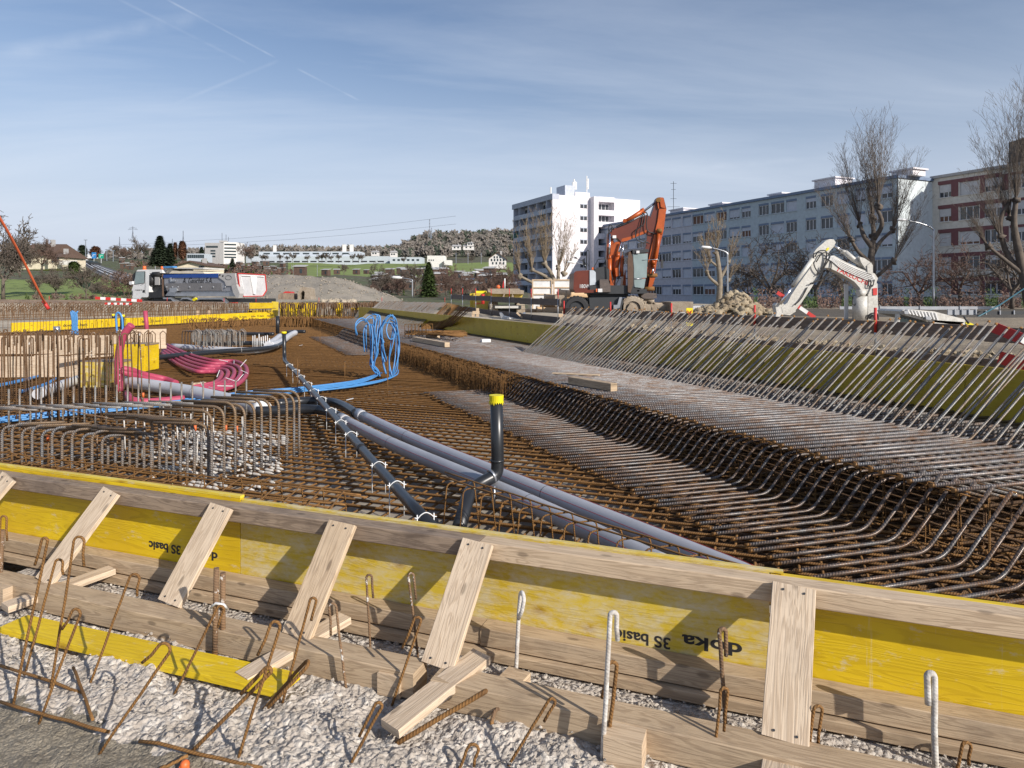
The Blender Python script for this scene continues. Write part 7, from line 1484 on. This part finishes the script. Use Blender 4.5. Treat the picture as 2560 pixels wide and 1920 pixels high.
for px, py, w, h, d, mt, lab in ((1760, 775, 150, 22, 40, 'shutterw', 'low pale barrier panels in front of the blue block at its far end'), (2300, 778, 400, 24, 58, 'galv', 'long low site fence along the foot of the apartment blocks'), (2500, 800, 140, 44, 36, 'dark', 'dark netted site fence at the right edge'), (2405, 796, 70, 42, 35, 'galv', 'grey framed site panel beside the dark netted fence')):
    mb = MB(); t = thing('site_fence', lab, 'fence', tuple(D(px, py + h, d))); mb.prism([D(px - w/2, py + h/2 + 12, d), D(px + w/2, py + h/2 + 12, d), D(px + w/2, py - h/2, d), D(px - w/2, py - h/2, d)], (0, .06, 0)); part(mb, 'panel', M[mt], t)
    for k in range(5): q = px - w/2 + w * k / 4; mb = MB(); mb.tube([D(q, py + h/2 + 12, d - .05), D(q, py - h/2 - 2, d - .05)], .04, 5); part(mb, 'post', M['galv'], t)
# ---- truck
hd2 = V((-.93, .367, 0)).normalized(); R0 = V(((590 - CX) / F * 47.5, 47.5, 0)); TS = Side(R0, hd2); away = TS.n
tr = thing('tipper_truck', 'white-cabbed tipper truck with a grey skip and red-edged tailgate, facing left', 'truck', (R0.x, R0.y, .1))
kx, oy, ky = .1808, 640, .1808
def T(cx, cy, off=0): return TS.P(300 + cx * kx, oy + cy * ky, off)
def tp(name, polys, mat, parent=tr, bev=.02, m=None):
    mb = MB()
    for pts, a, b in polys:
        P = []
        for x, y in pts:
            q = TS.P(300 + x * kx, oy + y * ky); P.append(q + away * a)
        mb.prism(P, away * (b - a))
    o = part(mb, name, M[mat], parent)
    if bev: bevel(o, bev)
    return o
cabp = tp('cab', [([(230, 205), (245, 190), (420, 186), (582, 188), (588, 235), (405, 240), (402, 480), (400, 540), (380, 570), (300, 570), (262, 610), (185, 620), (170, 560), (162, 470), (185, 400), (205, 300)], 0, 2.45)], 'white', bev=.06)
tp('door_window', [([(222, 222), (340, 218), (334, 372), (206, 390), (208, 330)], -.02, .01)], 'glasspale', cabp, 0); tp('window_rubber', [([(216, 216), (346, 212), (340, 378), (198, 397), (204, 330)], -.012, .0)], 'black', cabp, 0)
tp('windscreen', [([(228, 206), (236, 208), (204, 385), (192, 392)], .12, 2.3)], 'glass', cabp, 0)
tp('door_line', [([(346, 214), (350, 214), (350, 520), (346, 520)], -.008, 0), ([(280, 404), (325, 388), (326, 391), (281, 408)], -.008, 0), ([(318, 470), (342, 470), (342, 505), (314, 505)], -.02, 0)], 'black', cabp, 0)
text_mesh('lettering', 'A. Gauchat S.A.', .17, M['blackprint'], frame_mat(T(258, 470) - away * .01, -hd2, (0, 0, 1)), cabp, .7, .25)
tp('sun_visor', [([(160, 270), (205, 215), (222, 205), (200, 300), (165, 350)], .05, .3)], 'black', tr); tp('mirror', [([(150, 355), (190, 350), (192, 390), (170, 400), (150, 390)], -.15, .1)], 'white', tr, .03); tp('mirror', [([(130, 250), (165, 250), (165, 300), (135, 295)], 2.2, 2.5)], 'black', tr, .03)
mb = MB(); p = T(338, 190, .9); mb.tube([p, p + V((0, 0, .28))], .12, 10); mb.tube([p + V((0, 0, -.02)), p + V((0, 0, .05))], .17, 10); part(mb, 'beacon', M['orangeplastic'], tr, True)
mb = MB(); p = T(583, 195, .3); mb.tube([p, p + V((0, 0, .28))], .1, 10); part(mb, 'beacon', M['orangeplastic'], tr, True)
tp('grille_marks', [([(168, 480 + 18 * k), (180, 480 + 18 * k), (180, 490 + 18 * k), (170, 490 + 18 * k)], -.02, 0) for k in range(4)], 'black', cabp, 0)
tp('front_bumper', [([(180, 585), (260, 590), (255, 690), (195, 690), (182, 640)], 0, 2.4)], 'white', tr, .05)
tp('engine_frame', [([(405, 240), (600, 230), (605, 560), (405, 560)], .35, 2.1)], 'dark', tr); tp('tank', [([(400, 500), (585, 490), (590, 575), (405, 580)], -.02, .6)], 'black', tr, .04)
mb = MB()
for x, y0, y1, r in ((445, 260, 400, .22), (500, 330, 410, .14)): mb.tube([T(x, y0, .2), T(x, y1, .2)], r, 12)
mb.tube([T(470, 250, .15), T(575, 245, .15)], .22, 12); mb.tube([T(430, 290, .1), T(560, 300, .1)], .06, 8); part(mb, 'air_intake', M['black'], tr, True)
tp('grey_box', [([(478, 290), (538, 290), (538, 400), (478, 400)], .02, .3)], 'concgrey', tr); tp('ladder', [([(585, 250), (592, 250), (598, 560), (588, 560)], -.05, .05)], 'rooftile', tr, 0)
# skip
sk = tp('skip', [([(612, 300), (1370, 298), (1480, 300), (1600, 240), (1620, 380), (1590, 400), (1570, 500), (1520, 485), (655, 490), (620, 420), (612, 370)], 0, 2.5)], 'concgrey', bev=.03)
M['skipgrey'] = m_plain('brushed_grey_metal', (.30, .31, .34), .45, .3); M['skipdark'] = m_plain('dark_grey_metal', (.20, .195, .20), .5, .2); sk.data.materials[0] = M['skipgrey']
tp('skip_side', [([(640, 378), (1405, 372), (1415, 480), (660, 482), (625, 425)], -.03, 0)], 'skipdark', sk, 0)
tp('skip_bottom', [([(650, 492), (1530, 488), (1590, 540), (1590, 556), (612, 552), (615, 540)], .1, 2.4)], 'galv', sk, .02)
tp('blue_cover', [([(612, 258), (1350, 240), (1362, 245), (1370, 298), (610, 302), (606, 275)], -.06, .5)], 'blue_hose', tr, .03).data.materials[0] = m_plain('dark_blue_tarp', (.012, .06, .27), .4)
tp('tarp_arm', [([(590, 150), (600, 142), (725, 140), (730, 160), (600, 168)], 0, .4)], 'blue_hose', tr, .02)
tp('tarp_roof', [([(590, 160), (1120, 158), (1118, 180), (1000, 178), (690, 176), (600, 190)], .2, 2.2)], 'mwhite', tr, .02)
tp('tarp_fold', [([(590, 240), (600, 180), (650, 170), (700, 195), (780, 208), (900, 195), (1060, 210), (1105, 215), (1120, 240)], .3, 2.2)], 'render_c', tr, .05)
tp('skip_cheek', [([(1378, 300), (1372, 250), (1385, 240), (1600, 238), (1625, 385), (1550, 412), (1478, 412), (1455, 350)], -.08, 0)], 'concgrey', sk, .01)
tp('rear_cheek', [([(1555, 412), (1620, 390), (1670, 520), (1650, 578), (1625, 578), (1580, 510)], -.1, .3)], 'concgrey', sk, .01)
tp('step', [([(705, 300), (725, 300), (730, 340), (780, 335), (782, 352), (712, 356)], -.12, -.03), ([(708, 440), (735, 445), (800, 435), (812, 480), (780, 505), (745, 500), (705, 495)], -.14, -.03)], 'galv', sk, .01)
mb = MB()
for x in (655, 735, 812, 970, 1133, 1300, 1465): p = T(x, 430) - away * .05; mb.ball(p, .06, 8, 6)
part(mb, 'bolt_heads', M['galv'], sk)
text_mesh('lettering', 'A. Gauchat S.A.', .62, M['blackprint'], frame_mat(T(1072, 345) - away * .012, -hd2, (0, 0, 1)), sk, .72, .28, .008)
text_mesh('lettering', 'METALOR', .18, M['blackprint'], frame_mat(T(1512, 300) - away * .092, -hd2, (0, 0, 1)), sk, 1.0) if False else None
mb = MB(); c0 = T(1512, 300) - away * .09; mb.tube([c0 + hd2 * (cos(a) * .28) + V((0, 0, sin(a) * .15)) for a in [k * pi / 12 for k in range(25)]], .012, 4); part(mb, 'oval_emblem', M['blackprint'], sk)
for k, (x, y) in enumerate(((1395, 262), (1437, 275))): mb = MB(); p = T(x, y) - away * .085; mb.tube([p, p - away * .02], .06, 10); part(mb, 'hole', M['black'], sk)
# tailgate: rear face
q0 = TS.P(300 + 1600 * kx, oy + 240 * ky); zt, zb = q0.z, TS.P(300 + 1640 * kx, oy + 560 * ky).z; o0 = V((q0.x, q0.y, 0)); rear = away; H_ = zt - zb; Wd = 2.7
def tg(u, v, off=0): return o0 + rear * (u * Wd) + V((0, 0, zb + v * H_)) - hd2 * (off + (1 - v) * .0) - hd2 * (.35 * (1 - v) if False else 0)
mb = MB(); prof_t = [(.0, 1), (1.0, .98), (1.06, .28), (.92, .02), (.20, 0), (.06, .38)]; mb.prism([tg(u, v, 0) for u, v in prof_t], -hd2 * .15); gate = part(mb, 'tailgate', M['concgrey'], tr); gate.data.materials[0] = M['shutterw']
mb = MB(); P = [tg(u, v, .17) for u, v in prof_t]; 
for a_, b_ in zip(P, P[1:] + P[:1]): mb.bar(a_, b_, .05, .09, -hd2)
part(mb, 'red_edge', M['redpaint'], gate)
mb = MB(); mb.prism([tg(.42, .88, .15), tg(.66, .88, .15), tg(.62, .1, .15), tg(.54, .1, .15)], -hd2 * .12); mb.bar(tg(.1, .92, .18), tg(.95, .9, .18), .06, .12, -hd2); mb.bar(tg(.1, .9, .17), tg(.2, .3, .17), .06, .06, -hd2); part(mb, 'ribs', M['white'], gate)
tp('chassis', [([(420, 585), (1850, 590), (1850, 640), (420, 640)], .3, 2.2)], 'dark', tr)
tp('side_skirt', [([(590, 575), (690, 572), (760, 610), (770, 640), (740, 640), (700, 595), (600, 595)], .0, .4), ([(830, 610), (860, 574), (945, 574), (1000, 600), (1000, 620), (930, 595), (870, 595)], 0, .4), ([(1060, 620), (1085, 578), (1410, 574), (1500, 660), (1470, 660), (1400, 600), (1100, 600)], 0, .4)], 'galv', tr, .02)
tp('number_plate', [([(1700, 625), (1785, 625), (1785, 655), (1700, 655)], .9, .95)], 'white', tr, 0); tp('rear_lights', [([(1520, 640), (1600, 640), (1600, 660), (1520, 660)], -.02, .2)], 'redpaint', tr, 0)
tp('yellow_block', [([(1005, 595), (1045, 575), (1065, 600), (1030, 625), (1008, 612)], -.05, .1)], 'yellow_tape', tr)
for cx in (330, 660, 885, 1140, 1320): c = T(cx, 735, .25); wheel(tr, c, .50, .35, 'galv', 'black', 0, away); c = T(cx, 735, 2.1); wheel(tr, c, .50, .35, 'galv', 'black', 0, away)
# ---- detached buckets on the heap foot, containers, bits behind the far rail
Bk = Fr(600, 500, .3165, 50); bu1 = thing('digger_bucket', 'rusty digger bucket lying at the foot of the gravel heap', 'bucket', tuple(Bk(385, 785)))
px_part(bu1, 'shell', Bk, [([(330, 785), (330, 750), (350, 735), (430, 735), (442, 785)], -.8, .6)], 'woodold', .06); px_part(bu1, 'bracket', Bk, [([(350, 738), (375, 722), (415, 724), (425, 740)], -.5, .3)], 'redpaint', .03)
bu2 = thing('digger_bucket', 'pale mud-crusted digger bucket standing on edge right of the rusty one', 'bucket', tuple(Bk(525, 785))); px_part(bu2, 'shell', Bk, [([(478, 785), (480, 730), (500, 692), (545, 688), (570, 700), (575, 760), (585, 785), (530, 785), (535, 730), (520, 712), (500, 740), (497, 785)], -.7, .7)], 'mud', .06)
lumps('sand_heap', 'small pale sand heap right of the two digger buckets', 49, 840, 756, 45, 7, 200, 'dirt', 6, .5)
lumps('sand_heap', 'long pale earth ridge behind the fence under the beige pipes', 30, 1360, 812, 160, 12, 300, 'dirt', 8, .5)
for nm, y0, y1, n, x0, x1, hh, s0, s1, lab in (('rubble_heap', 6.6, 14.5, 900, .75, 2.6, .28, .02, .09, 'pale clods of earth along the rail below the white digger arm'), ('earth_heap', 3.2, 6.9, 900, 1.0, 3.2, .62, .02, .10, 'brown earth bank behind the rail at the right edge')):
    mb = MB(); rnd = random.Random(len(nm))
    for k in range(n):
        y = rnd.uniform(y0, y1); u = rnd.random(); x = wall_x(y) + x0 + (x1 - x0) * u; hz = hh * sin(pi * u) ** .7 * (.6 + .6 * noise.noise(V((y * .9, 2, 0)))); r = rnd.uniform(s0, s1)
        mb.ball((x, y, .68 + max(0, hz) * rnd.uniform(.6, 1)), r, 7, 5, (1.1, 1.1, .9), 1.2)
    tag(mb.build(nm, M['clay']), lab, 'earth heap', kind='stuff')
for px, py, w, h, lab, mt in ((598, 790, 64, 26, 'stack of pale grey metal crates behind the low yellow formwork', 'galv'), (645, 788, 50, 24, 'yellow box behind the crates near the corner post', 'yellow')):
    t = thing('crate', lab, 'crate', tuple(D(px, py + h/2, 41))); mb = MB(); mb.prism([D(px - w/2, py + h/2, 41), D(px + w/2, py + h/2, 41), D(px + w/2, py - h/2, 41), D(px - w/2, py - h/2, 41)], (0, .8, 0)); part(mb, 'box', M[mt], t); mb = MB()
    for k in range(6): q = px - w/2 + w * k / 5; mb.bar(D(q, py + h/2, 40.97), D(q, py - h/2, 40.97), .05, .06, (0, 1, 0))
    part(mb, 'frame', M[mt], t)
for px, y0, y1 in ((495, 775, 800), (523, 775, 800)): mb = MB(); mb.bar(D(px, y1, 37.5), D(px, y0, 37.5), .12, .1, (0, 1, 0)); tag(mb.build('timber_post', M['wood']), 'short pale timber post in front of the truck wheels', 'post', 'timber posts before the truck')
# rails
rail('guard_rail', [V((wall_x(y) + .60, y, .70)) for y in (2.6, 15.2)], (.50, .16), .15, 'woodgrey2', 'brown guard rail boards on red-tipped posts along the right formwork', 1.85, .72)
rail('guard_rail', [D(1395, 838, 20) + V((0, 0, .0)), D(1128, 790, 33.5)], (.95, .42), .20, 'woodgrey', 'grey guard rail boards sloping behind the far yellow wall', 2.2, 1.35)
rail('guard_rail', [D(640, 785, 42), D(1112, 785, 42)], (1.0 - .42,), .28, 'woodgrey2', 'far guard rail board behind the yellow panels', 3.2, 1.0)
rail('guard_rail', [D(-30, 790, 40), D(560, 795, 42)], (.88,), .22, 'woodgrey2', 'far left guard rail board in front of the truck', 3.0, 1.2)
t = thing('yellow_sign', 'small yellow sign with a red V on the right guard rail', 'sign', tuple(D(1722, 815, 14.0))); mb = MB(); a, b = D(1716, 815, 13.9), D(1732, 815, 13.9); z1 = D(1716, 770, 13.9).z; mb.prism([a, b, V((b.x, b.y, z1)), V((a.x, a.y, z1))], (0, .02, 0)); part(mb, 'board', M['yellow_tape'], t)
text_mesh('lettering', 'V', .16, M['redpaint'], frame_mat(D(1724, 784, 13.88), (1, 0, 0), (0, 0, 1)), t, 1, bold=.004)
mb = MB(); b = D(1208, 700 - 8, 34) ; mb.tube([D(1207, 760, 34), D(1207, 735, 34)], .09, 8); tag(mb.build('red_cap', M['redpaint'], smooth=True), 'red cylinder on a post in front of the yellow container', 'post cap')
fl = thing('flag', 'red and white flag hanging on a white pole above the dumper', 'flag', tuple(D(1262, 720, 60))); mb = MB(); mb.tube([D(1262, 722, 60), D(1262, 696, 60)], .06, 6); part(mb, 'pole', M['white'], fl, True); mb = MB(); a = D(1261.5, 702, 60); mb.prism([a, a + V((-.1, 0, 0)), a + V((-.22, 0, -.6)), a + V((0, 0, -.62))], (0, .02, 0)); part(mb, 'cloth', M['redpaint'], fl)
